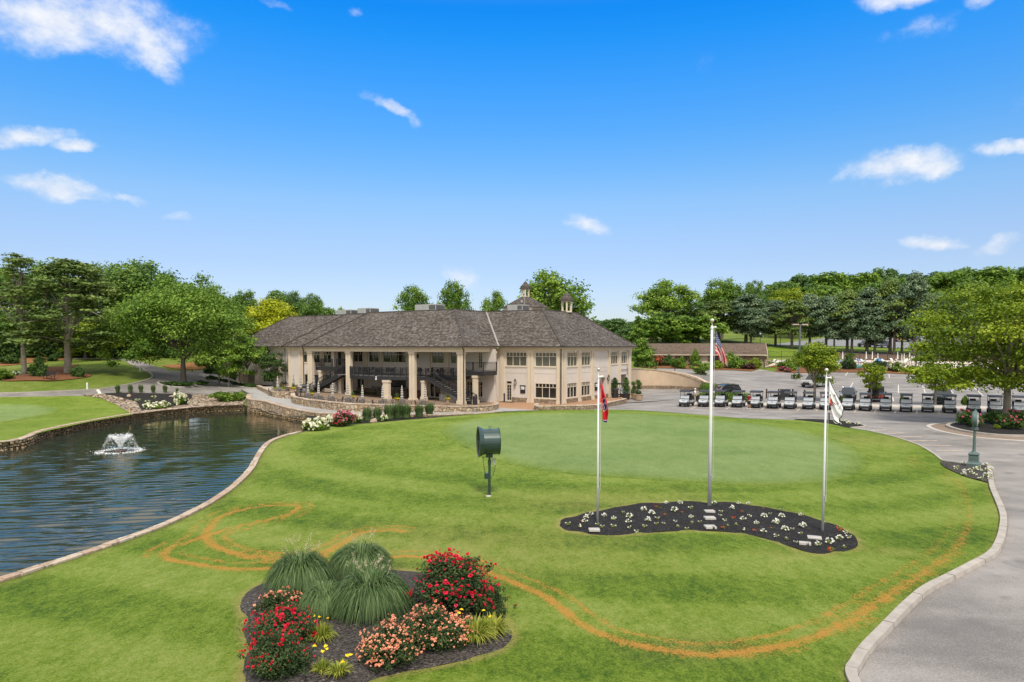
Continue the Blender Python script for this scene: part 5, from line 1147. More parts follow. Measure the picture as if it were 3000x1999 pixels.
LEAF = dict(
    oak=leaf_mat('oak_leaf', (0.055, 0.113, 0.026), (0.137, 0.248, 0.046), (0.293, 0.412, 0.083)),
    mid=leaf_mat('maple_leaf', (0.064, 0.137, 0.020), (0.169, 0.290, 0.036), (0.338, 0.459, 0.072)),
    lime=leaf_mat('zelkova_leaf', (0.084, 0.140, 0.009), (0.213, 0.297, 0.016), (0.381, 0.437, 0.039)),
    zelk=leaf_mat('broad_zelkova_leaf', (.068, .125, .009), (.195, .285, .016), (.40, .47, .04)),
    yellow=leaf_mat('golden_leaf', (.230, .290, .010), (.400, .440, .014), (.560, .580, .050)),
    cedar=leaf_mat('cedar_spray', (0.055, 0.103, 0.055), (0.145, 0.213, 0.110), (0.319, 0.394, 0.234), .15),
    pine=leaf_mat('pine_needle', (0.068, 0.112, 0.026), (0.154, 0.225, 0.049), (0.281, 0.356, 0.094), .2),
    far=leaf_mat('far_leaf', (0.061, 0.130, 0.040), (0.130, 0.234, 0.068), (0.234, 0.342, 0.108)),
    dark=leaf_mat('dark_shrub_leaf', (0.027, 0.063, 0.015), (0.068, 0.135, 0.027), (0.150, 0.240, 0.053)),
    shrub=leaf_mat('shrub_leaf', (0.054, 0.114, 0.012), (0.132, 0.228, 0.024), (0.240, 0.336, 0.048)),
    rose=leaf_mat('rose_leaf', (0.025, 0.048, 0.016), (0.058, 0.098, 0.030), (0.121, 0.161, 0.058)),
    blade=leaf_mat('grass_blade', (0.042, 0.084, 0.025), (0.106, 0.174, 0.058), (0.211, 0.275, 0.116), .2),
    lily=leaf_mat('lily_blade', (0.096, 0.144, 0.012), (0.228, 0.294, 0.030), (0.456, 0.432, 0.084), .2),
    straw=leaf_mat('plume', (0.420, 0.340, 0.200), (0.550, 0.460, 0.300), (0.700, 0.620, 0.450), .3),
    burg=leaf_mat('burgundy_leaf', (0.046, 0.023, 0.018), (0.091, 0.046, 0.033), (0.143, 0.078, 0.052)))
BARK = M('grey_bark', (.150, .125, .100), .95, var=.35, scale=5, bmp=.6)
BARKP = M('pale_bark', (.27, .235, .185), .95, var=.3, scale=3, bmp=.4)
def flower_mat(name, a, b_, c):
    m, nt, b = new_mat(name); nt.links.new(ramp(nt, attr(nt, 'v'), [(.0, a), (.5, b_), (1, c)]), b.inputs['Base Color']); b.inputs['Roughness'].default_value = .6; b.inputs['Specular IOR Level'].default_value = .2
    return m
FL = dict(red=flower_mat('red_petal', (.42, .004, .020), (.64, .010, .040), (.78, .06, .12)), peach=flower_mat('peach_petal', (.75, .20, .12), (.82, .36, .22), (.86, .55, .36)), white=flower_mat('white_petal', (.62, .64, .52), (.80, .80, .72), (.86, .86, .82)),
          pink=flower_mat('pink_petal', (.62, .05, .16), (.72, .14, .24), (.82, .36, .42)), yellow=flower_mat('yellow_petal', (.72, .46, .0), (.80, .60, .01), (.85, .70, .05)), cream=flower_mat('cream_petal', (.62, .62, .36), (.78, .77, .58), (.84, .84, .74)), orange=flower_mat('orange_petal', (.60, .08, .03), (.70, .14, .06), (.78, .25, .12)))

def unit(v): return v / (np.linalg.norm(v, axis=-1, keepdims=True) + 1e-9)
def quads(C, Nn, L, W, rng, bend=.25):
    """rhombic leaves: centres C, normals Nn, half length L, half width W"""
    n = len(C); t = unit(np.cross(Nn, rng.normal(size=(n, 3)))); b = np.cross(Nn, t); L = np.asarray(L).reshape(-1, 1) if np.ndim(L) else L; W = np.asarray(W).reshape(-1, 1) if np.ndim(W) else W
    V = np.stack([C - t * L, C + b * W - Nn * L * bend * .3, C + t * L - Nn * L * bend, C - b * W - Nn * L * bend * .3], 1).reshape(-1, 3)
    return V, np.arange(4 * n).reshape(-1, 4)
def foliage(name, clumps, leaf, rng, up=.55, flat=.75, per=None, shell=.55, droop=0.0):
    """clumps: (x,y,z,r,n) -> one mesh of small leaves"""
    Cs, Ns, Vs = [], [], []
    for (x, y, z, r, n) in clumps:
        n = int(n); d = unit(rng.normal(size=(n, 3))); rr = r * (shell + (1 - shell) * rng.random((n, 1))) * (1 + .22 * rng.normal(size=(n, 1)))
        p = d * rr; p[:, 2] *= flat; p[:, 2] -= droop * np.hypot(p[:, 0], p[:, 1]) ** 2 / max(r, .1)
        Cs.append(p + (x, y, z)); Ns.append(unit(d + np.array((0, 0, up)) + .55 * rng.normal(size=(n, 3)))); Vs.append(np.clip(np.full(n, rng.uniform(.15, .75)) + rng.normal(size=n) * .20, 0, 1))
    C = np.concatenate(Cs); Nn = np.concatenate(Ns); v = np.concatenate(Vs); s = leaf * rng.uniform(.7, 1.35, len(C))
    V, F = quads(C, Nn, s, s * .58, rng)
    return np_mesh(name, V, F, {'v': np.repeat(v, 4)})
def crown_clumps(kind, h, base, r, n, leaves, rng):
    out = []; hc = h - base
    if kind == 'broad':
        for i in range(n):
            d = unit(rng.normal(size=3)); d[2] = abs(d[2]) if rng.random() < .62 else d[2]; q = rng.random() ** .38
            x, y, z = d * q; w = 1 - .25 * max(0, z); rad_ = rng.uniform(.20, .36) * r * (1.1 - .35 * q)
            out.append([x * r * .82 * w, y * r * .82 * w, base + hc * .45 + z * hc * .46, rad_])
    elif kind == 'vase':
        for i in range(n):
            t = rng.random() ** .75; a = rng.random() * 2 * PI; w = math.sin(min(1, .28 + t * .86) * PI * .5) * (1 if t < .7 else math.sqrt(max(.12, 1 - ((t - .7) / .33) ** 2))); q = math.sqrt(rng.random())
            out.append([r * .85 * w * q * math.cos(a), r * .85 * w * q * math.sin(a), base + hc * t, r * rng.uniform(.20, .34)])
    elif kind == 'cedar':
        for i in range(n):
            t = rng.random(); a = rng.random() * 2 * PI; w = (.55 + .45 * math.sin(PI * min(1, t * 1.1))) * (1 - max(0, t - .72) * 2.6); q = rng.random() ** .5
            out.append([r * w * q * math.cos(a), r * w * q * math.sin(a), base + hc * t - .1 * r * q, r * rng.uniform(.20, .36)])
    elif kind == 'cone':
        for i in range(n):
            t = rng.random() ** 1.25; a = rng.random() * 2 * PI; w = (1 - t) ** .85 + .05; q = rng.random() ** .45
            out.append([r * w * q * math.cos(a), r * w * q * math.sin(a), base + hc * t, r * (.16 + .22 * (1 - t)) * rng.uniform(.7, 1.2)])
    elif kind == 'pine':
        for i in range(n):
            t = rng.random() ** .9; a = rng.random() * 2 * PI; w = .14 + .86 * (1 - t) ** .75 * min(1, .45 + 2.2 * t); q = .2 + .8 * rng.random()
            out.append([r * w * q * math.cos(a), r * w * q * math.sin(a), base + hc * t - .12 * r * q, r * rng.uniform(.10, .22)])
    tot = sum(c[3] ** 2 for c in out)
    return [(*c, max(8, leaves * c[3] ** 2 / tot)) for c in out]
def limbs(mb, clumps, h, base, tr, rng, k=18, top=.8, fork=.55, n=7, lean=(0, 0)):
    """tapered trunk, then limbs that reach into the crown's clumps"""
    zt = base + (h - base) * top; P = [(0, 0, -.3), (0, 0, .2), (.03 * tr, 0, base * .5), (lean[0] * .3, lean[1] * .3, base)] + [(lean[0] * (.3 + .7 * t) + .25 * tr * math.sin(5 * t), lean[1] * (.3 + .7 * t) + .25 * tr * math.cos(4 * t), base + (zt - base) * t) for t in (.3, .6, 1)]
    mb.tube(P, [tr * 1.5, tr * 1.12, tr * .95, tr * .85, tr * .62, tr * .38, tr * .12], n)
    sel = sorted(clumps, key=lambda c: -c[3])[:k * 2]; rng.shuffle(sel)
    for c in sel[:k]:
        t = rng.uniform(0, .8) * fork; z0 = base + (zt - base) * t; a = np.array((lean[0] * (.3 + .7 * t), lean[1] * (.3 + .7 * t), z0)); b = np.array(c[:3]); 
        if b[2] < z0: b = np.array((b[0], b[1], max(b[2], z0 - .2 * (z0))))
        m = (a + b) / 2 + np.array((0, 0, .10 * np.linalg.norm(b - a))) + rng.normal(size=3) * .05 * np.linalg.norm(b - a); r0 = tr * (.5 - .3 * t)
        mb.tube([a, m, b], [r0, r0 * .6, r0 * .15], 5, False)
PROTO = {}
def proto(key, kind, h, base, r, n, leaves, leaf, tr, seed, k=18, flat=.75, up=.55, droop=0., top=.8, fork=.6, shell=.55, extra=None, lean=(0, 0)):
    rng = np.random.default_rng(seed); cl = crown_clumps(kind, h, base, r, n, leaves, rng)
    if extra: cl += extra
    me = foliage('crown', cl, leaf, rng, up, flat, shell=shell, droop=droop)
    mb = MB(); limbs(mb, cl, h, base, tr, rng, k, top, fork, lean=lean); tm = mb.mesh('trunk'); tm.shade_smooth()
    co = np.empty(len(me.vertices) * 3, np.float32); me.vertices.foreach_get('co', co); co = co.reshape(-1, 3); PROTO[key] = (me, tm, float(np.percentile(co[:, 2], 99.7)), float(np.percentile(np.hypot(co[:, 0], co[:, 1]), 97)))
def tree(key, loc, H, R, label, mat, bark=None, group=None, name='tree', rz=None, cat='tree'):
    me, tm, h, r = PROTO[key]; e = empty(name, loc, random.uniform(0, 6.28) if rz is None else rz); e.scale = (R / r, R / r, H / h); tag(e, label, cat, group)
    for n_, m_, mt in (('crown', me, LEAF[mat]), ('trunk', tm, bark or BARK)):
        o = bpy.data.objects.new(n_, m_); COL.objects.link(o); o.parent = e
        if len(m_.materials) == 0: m_.materials.append(mt)
        o.material_slots[0].link = 'OBJECT'; o.material_slots[0].material = mt
    return e
def tree_px(key, x, Y, top, w, label, mat, bark=None, group=None, name='tree', zb=None, **k):
    """tree whose trunk stands at photo column x, depth Y; top row and crown width give its size"""
    X = (x - 1500) / FPX * Y; X = at(x, 1010, Y)[0]; z = g1(X, Y) if zb is None else zb; zt = at(x, top, Y)[2]
    return tree(key, (X, Y, z - .05), zt - z, w * Y / FPX / 2, label, mat, bark, group, name, **k)

proto('oakA', 'broad', 14, 2.6, 6.0, 74, 13000, .19, .30, 1, shell=.3)
proto('oakB', 'broad', 14, 2.2, 5.5, 66, 12000, .19, .28, 2, flat=.7, shell=.3)
proto('oakC', 'broad', 14, 1.8, 6.2, 86, 13500, .19, .30, 3, shell=.3)
proto('airy', 'broad', 14, 4.5, 5.5, 52, 6500, .18, .22, 4, k=26, shell=.3, top=.9)
proto('farA', 'broad', 13, 1.0, 5.8, 50, 4200, .36, .3, 5, k=8)
proto('farB', 'broad', 13, 1.0, 5.4, 42, 3800, .36, .3, 6, k=8)
proto('farC', 'broad', 13, 1.4, 5.0, 60, 4400, .34, .3, 16, k=8)
proto('cedarA', 'cedar', 13, 4.2, 4.6, 76, 10800, .21, .30, 7, flat=.42, up=.9, droop=.25, k=22, top=.95, fork=.95)
proto('cedarB', 'cedar', 13, 4.6, 4.2, 68, 10000, .21, .28, 8, flat=.40, up=.9, droop=.25, k=22, top=.95, fork=.95)
proto('cedarC', 'cedar', 13, 3.8, 5.0, 84, 11600, .21, .32, 18, flat=.40, up=.9, droop=.3, k=24, top=.95, fork=.95)
proto('cone', 'cone', 9, .5, 2.6, 90, 7600, .17, .16, 9, flat=.6, k=10, top=.95)
proto('pineA', 'pine', 17, 6.2, 3.8, 84, 3900, .14, .19, 10, flat=.36, up=.9, k=44, top=.98, fork=1.0, shell=.25, extra=[(.6, .2, 16.4, 1.2, 260), (-1.5, 0, 16.1, 1.0, 170), (1.9, .4, 16.9, 1.1, 220), (-.4, .3, 17.1, .8, 130)])
proto('pineB', 'pine', 16, 3.8, 5.2, 150, 13500, .145, .24, 11, flat=.42, up=.8, k=34, top=.98, fork=1.0, shell=.35)
proto('vaseA', 'broad', 6.6, 1.7, 2.7, 70, 13000, .10, .13, 12, flat=.75, k=20, top=.6, fork=.3, shell=.35)
proto('vaseB', 'vase', 4.6, 1.5, 1.9, 44, 5200, .105, .10, 13, flat=.6, k=16, top=.6, fork=.3, shell=.4)
proto('dogw', 'vase', 5.6, 1.4, 2.9, 46, 4600, .13, .11, 14, flat=.42, up=.9, k=20, top=.7, fork=.5)
proto('dogw2', 'vase', 5.6, 1.2, 2.6, 40, 3600, .13, .10, 24, flat=.42, up=.9, k=20, top=.7, fork=.5)
proto('willow', 'broad', 11, .8, 5.0, 60, 7400, .22, .3, 15, flat=1.1, droop=.35, up=.2)

tree_px('pineA', 68, 95, 745, 185, 'tall thin pine with a bare trunk and flat top behind the bench', 'pine', BARKP, name='pine_tree')
tree_px('pineB', 197, 96, 760, 300, 'full crowned pine with a thick grey trunk behind the bench', 'pine', BARKP, name='pine_tree', rz=1.0)
ISLP = (gp(538, 1118)[0], gp(538, 1118)[1])
proto('bigoak', 'broad', 15.2, 2.6, 10.2, 120, 40000, .165, .34, 21, k=34, top=.7, shell=.3, extra=[(-8.4, -1.5, 6.0, 1.9, 420), (-9.4, -1, 7.4, 1.7, 360), (-8.6, -2, 4.0, 1.4, 300), (-7.4, -2.5, 2.7, .9, 150), (8.0, -1, 4.5, 1.6, 350), (4.5, -4, 3.6, 1.4, 300), (-4, -4.5, 4.0, 1.5, 320), (-2, 0, 14.6, 1.6, 300), (2.6, 0, 14.8, 1.3, 240)])
tree('bigoak', (ISLP[0], ISLP[1], g1(*ISLP)), 15.3, 10.4, 'large spreading green oak in the kerbed road island', 'mid', BARK, None, 'oak_tree', rz=0)
WG = 'woods beyond the left lawn'
for i, (x, Y, top, w, k, mat) in enumerate([(-70, 124, 800, 260, 'oakA', 'oak'), (20, 130, 786, 200, 'oakB', 'mid'), (150, 134, 770, 170, 'oakC', 'oak'), (268, 128, 775, 200, 'pineB', 'pine'), (330, 140, 775, 190, 'oakA', 'oak'), (428, 136, 766, 230, 'oakC', 'oak'),
                                            (100, 122, 900, 200, 'oakB', 'oak'), (250, 124, 930, 190, 'oakC', 'mid'), (360, 126, 900, 190, 'oakB', 'pine'), (-30, 118, 900, 190, 'oakC', 'oak'), (500, 134, 850, 220, 'oakA', 'oak'), (450, 130, 930, 180, 'oakC', 'mid'), (545, 150, 830, 130, 'oakB', 'oak'), (612, 150, 832, 120, 'oakA', 'mid')]):
    tree_px(k, x, Y, top, w, 'tall dense green tree in the dark woods beyond the left lawn', mat, None, WG, 'woodland_tree')
tree_px('dogw', 300, 118, 935, 160, 'light green understorey tree in front of the left woods', 'lime', None, None)
tree_px('dogw2', 207, 112, 985, 100, 'small bright green tree beside the second pine trunk', 'lime')
tree_px('oakB', 620, 128, 905, 170, 'mid green tree just behind the big road island oak', 'mid')
tree_px('willow', 668, 122, 878, 150, 'pale green willowy tree beside the yellow tree', 'mid')
tree_px('oakC', 792, 124, 878, 175, 'bright yellow leaved tree above the left end of the clubhouse roof', 'yellow')
for x, Y, top, w, k in [(722, 160, 852, 95, 'oakA'), (815, 165, 852, 110, 'oakB'), (862, 168, 855, 90, 'oakC'), (916, 150, 862, 74, 'oakB'), (962, 190, 902, 60, 'farA'), (1000, 190, 903, 46, 'farB')]:
    tree_px(k, x, Y, top, w, 'dark green tree rising behind the left wing of the clubhouse roof', 'oak', None, 'trees behind the left wing', 'tree')
for x, Y, top, w, k in [(1215, 150, 838, 124, 'airy'), (1332, 150, 824, 110, 'airy'), (1450, 165, 854, 104, 'airy')]:
    pass
tree_px('airy', 1215, 150, 838, 124, 'thin leaved tree behind the roof above the wide air conditioner', 'mid')
tree_px('airy', 1332, 150, 824, 110, 'thin leaved tree behind the roof over the right roof hip', 'mid', rz=2.2)
tree_px('airy', 1450, 165, 854, 100, 'smaller thin leaved tree just left of the roof tower', 'mid', rz=4.0)
tree_px('oakC', 1612, 128, 797, 230, 'large dense green tree standing behind the roof cupolas', 'mid', rz=.5)
for x, Y, top, w in [(1760, 210, 938, 70), (1800, 200, 934, 80), (1850, 205, 942, 80), (1905, 190, 940, 90), (1830, 170, 962, 70), (1880, 175, 965, 80)]:
    tree_px('farA', x, Y, top, w, 'distant green tree in the gap right of the clubhouse roof', 'far', None, 'distant trees right of the roof', 'tree')
tree_px('cone', 1868, 116, 928, 92, 'green conical cypress tree at the far right corner of the clubhouse', 'mid', name='cypress_tree')
tree_px('dogw', 1895, 116, 1010, 60, 'small leafy tree beside the conical cypress', 'shrub')
for i, (x, top, w) in enumerate([(1905, 930, 110), (1940, 915, 120), (1985, 925, 120), (2030, 930, 120), (2070, 925, 110), (2010, 960, 90)]): tree_px(('farA', 'farB', 'farC')[i % 3], x, 166 + 3 * (i % 2), top, w, 'bushy green tree filling in behind the left half of the low building', ('mid', 'oak')[i % 2], None, 'bushy trees behind the low building')
tree_px('oakC', 1950, 176, 824, 190, 'tall broad green tree at the left end behind the low brown roofed building', 'mid', rz=1.2)
tree_px('oakA', 2115, 190, 818, 135, 'tall green tree behind the middle of the low building', 'mid')
tree_px('oakB', 2208, 200, 824, 80, 'tall green tree to the right behind the cedars', 'oak')
tree_px('oakC', 2045, 180, 890, 130, 'dark green tree between the tall broad tree and the cedars', 'oak')
tree_px('oakA', 2312, 215, 846, 150, 'yellow green round topped tree above the cedars', 'lime')
CG = 'row of cedars in front of the upper lot'
for i, (x, Y, top, w) in enumerate([(2105, 176, 880, 150), (2185, 174, 862, 150), (2200, 172, 900, 120), (2272, 176, 880, 110), (2320, 170, 880, 120), (2372, 172, 862, 120), (2420, 168, 868, 120), (2444, 166, 905, 80), (2482, 166, 850, 130), (2496, 164, 880, 110), (2540, 164, 845, 130), (2563, 162, 900, 110), (2608, 162, 822, 130), (2620, 160, 860, 110), (2643, 162, 840, 110), (2678, 158, 800, 120), (2716, 160, 860, 110), (2790, 165, 865, 130), (2745, 156, 880, 80)]):
    tree_px(('cedarA', 'cedarB', 'cedarC')[i % 3], x, Y, top, w, 'grey green cedar with a bare lower trunk in the row below the upper lot', 'cedar' if i % 4 else 'pine', BARK, CG, 'cedar_tree', zb=None)
HG = 'woods on the right hill'
sky_ = [(2180, 860), (2230, 850), (2275, 836), (2300, 822), (2340, 806), (2385, 802), (2425, 800), (2460, 800), (2500, 820), (2535, 795), (2575, 787), (2610, 800), (2650, 812), (2690, 818), (2735, 800), (2770, 788), (2820, 786), (2860, 790), (2900, 784), (2940, 786), (2975, 786), (3010, 782), (3060, 785)]
for i, (x, top) in enumerate(sky_):
    Y = 270 + 25 * (i % 3); tree_px(('farA', 'farB', 'farC')[i % 3], x, Y, top + (i % 2) * 6, 92 + 14 * (i % 4), 'rounded green tree on the skyline of the wooded right hill', 'far' if i % 3 else 'mid', None, HG, 'woodland_tree')
for i in range(20):
    x = 2190 + i * 46; tree_px(('farB', 'farC', 'farA')[i % 3], x, 245 + 10 * (i % 2), 862 - 18 * (i % 3) + 10 * (i % 2), 105, 'rounded green tree on the slope of the wooded right hill', ('far', 'mid', 'oak')[i % 3], None, HG + ' slope', 'woodland_tree')
for i in range(13):
    x = 2300 + i * 62; tree_px(('oakB', 'oakC', 'oakA')[i % 3], x, 236 - 4 * (i % 2), 905 - 16 * (i % 3), 110, 'green tree behind the upper parking lot', ('mid', 'oak', 'far')[i % 3], None, 'trees behind the upper lot', 'woodland_tree')
tree_px('vaseA', 2390, 86, 1003, 140, 'dense round headed green tree planted between the carts and the pickup', 'zelk', BARKP, name='street_tree', zb=.1)
tree_px('vaseB', 2557, 83, 1064, 76, 'small lime green vase shaped tree in front of the red vehicle', 'lime', BARKP, name='street_tree', zb=.1)
tree_px('vaseB', 2745, 79, 1062, 120, 'small lime green tree beside the dark blue car', 'lime', BARKP, name='street_tree', rz=1.4, zb=.1)
TB = gp(2948, 1238)
proto('bigzel', 'vase', 12.6, 3.0, 8.2, 125, 36000, .135, .30, 31, flat=.42, up=.75, k=34, top=.55, fork=.35, shell=.15, extra=[(-7.6, -.8, 4.0, 1.2, 500), (-8.3, -.5, 4.9, 1.1, 450), (-6.5, -1.5, 4.4, 1.3, 600), (-5.5, -2.5, 3.6, 1.1, 400), (-7.0, 0, 6.0, 1.3, 500), (-6.8, .5, 7.2, 1.2, 500), (-5.4, -1, 8.4, 1.2, 500), (-4.6, -2, 5.0, 1.3, 500), (4, -2, 3.8, 1.2, 400), (-3.2, -2.0, 10.2, 1.2, 450), (-1.0, -1.0, 12.0, 1.1, 420)])
BZ = tree('bigzel', (TB[0], TB[1], .12), 12.5, 8.3, 'large spreading lime green tree in the round kerbed bed on the right', 'zelk', BARKP, None, 'zelkova_tree', rz=0)

SHM = {}
def shrub_mesh(key, r, h, n, leaves, leaf, seed, skirt=.15, flat=.8):
    rng = np.random.default_rng(seed); cl = []
    for i in range(n):
        d = unit(rng.normal(size=3)); d[2] = abs(d[2]); q = rng.random() ** .4
        cl.append([d[0] * q * r * .8, d[1] * q * r * .8, h * skirt + d[2] * q * h * .72, rng.uniform(.22, .38) * min(r, h)])
    if key.startswith('rose'):
        for i in range(14): a = rng.random() * 6.28; e_ = rng.uniform(.1, 1.3); cl.append([r * 1.02 * math.cos(a) * math.cos(e_), r * 1.02 * math.sin(a) * math.cos(e_), h * (skirt + .86 * math.sin(e_)), rng.uniform(.09, .17) * min(r, h)])
    tot = sum(c[3] ** 2 for c in cl); SHM[key] = (foliage('leaves', [(*c, leaves * c[3] ** 2 / tot) for c in cl], leaf, rng, .6, flat, shell=.35), cl, r, h)
def blossoms(key, name, n, size, seed, top_only=False, zmin=.25):
    """many small many-petalled flowers over the crown of a shrub, as one mesh"""
    rng = np.random.default_rng(seed); _, cl, r, h = SHM[key]; C = []; Nn = []
    w = np.array([c[3] ** 2 for c in cl]) * rng.lognormal(0, .9, len(cl)); w /= w.sum()
    while len(C) < n:
        c = cl[rng.choice(len(cl), p=w)]; d = unit(rng.normal(size=3) + np.array((0, -.35, .55))); p = np.array(c[:3]) + d * c[3] * rng.uniform(.95, 1.15)
        if p[2] < h * zmin: continue
        if (p[0] / r) ** 2 + (p[1] / r) ** 2 + (max(0, p[2] - h * .15) / h) ** 2 < rng.uniform(.45, .72): continue
        C.append(p); Nn.append(d)
    C = np.array(C); Nn = np.array(Nn); Vs = []; Fs = []; vv = []; b = 0; big = np.clip(rng.lognormal(0, .32, len(C)), .5, 1.9)
    for k in range(7):
        nk = unit(Nn + .85 * rng.normal(size=C.shape)); s = size * big * rng.uniform(.8, 1.2, len(C)); V, F = quads(C + nk * size * .25, nk, s, s * .85, rng, .5); Vs.append(V); Fs.append(F + b); b += len(V); vv.append(np.repeat(np.clip(.5 + .22 * rng.normal(size=len(C)), 0, 1), 4))
    return np_mesh(name, np.concatenate(Vs), np.concatenate(Fs), {'v': np.concatenate(vv)})
def shrub(key, loc, label, mat, sc=1., rz=None, fl=None, flmat=None, group=None, name='shrub', cat='shrub', stems=True):
    me, cl, r, h = SHM[key]; e = empty(name, loc, random.uniform(0, 6.28) if rz is None else rz); e.scale = sc if isinstance(sc, tuple) else (sc, sc, sc); tag(e, label, cat, group)
    o = bpy.data.objects.new('leaves', me); COL.objects.link(o); o.parent = e
    if len(me.materials) == 0: me.materials.append(LEAF[mat])
    o.material_slots[0].link = 'OBJECT'; o.material_slots[0].material = LEAF[mat]
    if fl is not None:
        f = bpy.data.objects.new('blossom', fl); COL.objects.link(f); f.parent = e
        if len(fl.materials) == 0: fl.materials.append(FL[flmat])
        f.material_slots[0].link = 'OBJECT'; f.material_slots[0].material = FL[flmat]
    if stems:
        if key not in STEMS:
            mb = MB(); rr = random.Random(5)
            for c in sorted(cl, key=lambda c: -c[3])[:14]: mb.tube([(c[0] * .08, c[1] * .08, -.1), (c[0] * .5, c[1] * .5, c[2] * .55), c[:3]], [.018 * r, .013 * r, .005], 4, False)
            STEMS[key] = mb.mesh('stems')
        s = bpy.data.objects.new('stems', STEMS[key]); COL.objects.link(s); s.parent = e
        if len(s.data.materials) == 0: s.data.materials.append(BARK)
    return e
STEMS = {}
shrub_mesh('ball', 1.0, 1.1, 40, 3800, .075, 1); shrub_mesh('ballB', 1.0, 1.0, 34, 3000, .08, 2); shrub_mesh('low', 1.4, .7, 40, 3400, .085, 3, flat=.6)
shrub_mesh('rosebig', 1.15, 1.75, 70, 11000, .040, 4, skirt=.2); shrub_mesh('rosemid', 1.0, 1.05, 60, 9000, .034, 5); shrub_mesh('roselow', .75, .55, 40, 4200, .030, 6); shrub_mesh('hyd', 1.3, 1.0, 50, 3000, .09, 7)
shrub_mesh('rosefar', 1.0, 1.2, 40, 3000, .085, 8)

def blades(name, n, r, h, w, seed, segs=6, arch=1.0, spread=.25, brown=False):
    rng = np.random.default_rng(seed); a = rng.random(n) * 2 * PI; rb = r * spread * np.sqrt(rng.random(n)); out = (.40 + .60 * rng.random(n) ** .6) if segs == 6 else rng.random(n) ** .6; L = h * rng.uniform(.75, 1.15, n)
    a2 = a + rng.normal(size=n) * .35; t = np.linspace(0, 1, segs + 1)[None, :]
    reach = (r * (1 - spread * .6) * out * arch)[:, None]
    hor = rb[:, None] + reach * (t ** (1.12 if segs == 6 else 1.5)); z = L[:, None] * (1.22 * (1.75 * t - (.75 + .92 * out[:, None]) * t ** 2)) if segs == 6 else L[:, None] * (t * (1.0 - .10 * out[:, None]) * 1.18 - (.30 + .70 * out[:, None] ** 1.4) * arch * (.90 if segs == 6 else .82) * t ** 2.4)
    X = (rb * np.cos(a))[:, None] + (hor - rb[:, None]) * np.cos(a2)[:, None]; Yv = (rb * np.sin(a))[:, None] + (hor - rb[:, None]) * np.sin(a2)[:, None]
    X = X + rng.normal(size=(n, 1)) * .02 * t; z = np.maximum(z, .03)
    wd = (w * np.sin(PI * (.12 + .85 * t)) * rng.uniform(.7, 1.2, (n, 1)))
    tw = a2 + PI / 2 + rng.normal(size=n) * .5
    ox, oy = wd * np.cos(tw)[:, None], wd * np.sin(tw)[:, None]
    V = np.stack([np.stack([X - ox, Yv - oy, z], -1), np.stack([X + ox, Yv + oy, z], -1)], 2).reshape(n, -1, 3)
    m = 2 * (segs + 1); base = (np.arange(n) * m)[:, None]; i = np.arange(segs)[None, :] * 2
    F = np.stack([base + i, base + i + 1, base + i + 3, base + i + 2], -1).reshape(-1, 4)
    v = np.repeat(np.clip(.42 + .30 * rng.normal(size=n), 0, 1), m)
    if brown: v = np.clip(v + .35 * np.tile(np.repeat(np.linspace(0, 1, segs + 1), 2), n), 0, 1)
    return np_mesh(name, V.reshape(-1, 3), F, {'v': v})
def plumes(name, n, r, h, seed):
    rng = np.random.default_rng(seed); Vs = []; C = []; mb = MB()
    for i in range(n):
        a = rng.random() * 2 * PI; q = r * rng.uniform(.25, .75); p = np.array((q * math.cos(a), q * math.sin(a), h * rng.uniform(.92, 1.12))); d = unit(np.array((math.cos(a) * .5, math.sin(a) * .5, 1)) + rng.normal(size=3) * .15)
        for k in range(26): C.append(p + d * .20 * rng.uniform(-.5, .6) * h / 1.4 + rng.normal(size=3) * .016)
    C = np.array(C); V, F = quads(C, unit(rng.normal(size=C.shape)), .022, .007, rng); return np_mesh(name, V, F, {'v': np.repeat(rng.random(len(C)), 4)})
GM = {}
def grass_clump(key, loc, label, sc=1., mat='blade', plume=None, group=None, name='ornamental_grass', rz=None):
    e = empty(name, loc, random.uniform(0, 6.28) if rz is None else rz); e.scale = sc if isinstance(sc, tuple) else (sc, sc, sc); tag(e, label, 'ornamental grass' if name == 'ornamental_grass' else 'plant', group)
    o = bpy.data.objects.new('blades', GM[key]); COL.objects.link(o); o.parent = e
    if len(GM[key].materials) == 0: GM[key].materials.append(LEAF[mat])
    if plume: 
        p = bpy.data.objects.new('sprays', plume); COL.objects.link(p); p.parent = e
        if len(plume.materials) == 0: plume.materials.append(LEAF['straw'])
    return e
GM['mis'] = blades('blades', 3600, 1.0, 1.30, .0095, 1); GM['mis2'] = blades('blades', 4000, 1.12, 1.26, .0095, 2); GM['up'] = blades('blades', 520, .62, 1.25, .016, 3, 5, .55, .4); GM['lily'] = blades('blades', 420, .62, .62, .012, 4, 5, 1.1, .35, True); GM['lilys'] = blades('blades', 130, .34, .40, .009, 5, 5, 1.0, .3, True); GM['spike'] = blades('blades', 60, .42, .85, .022, 6, 5, .7, .12)

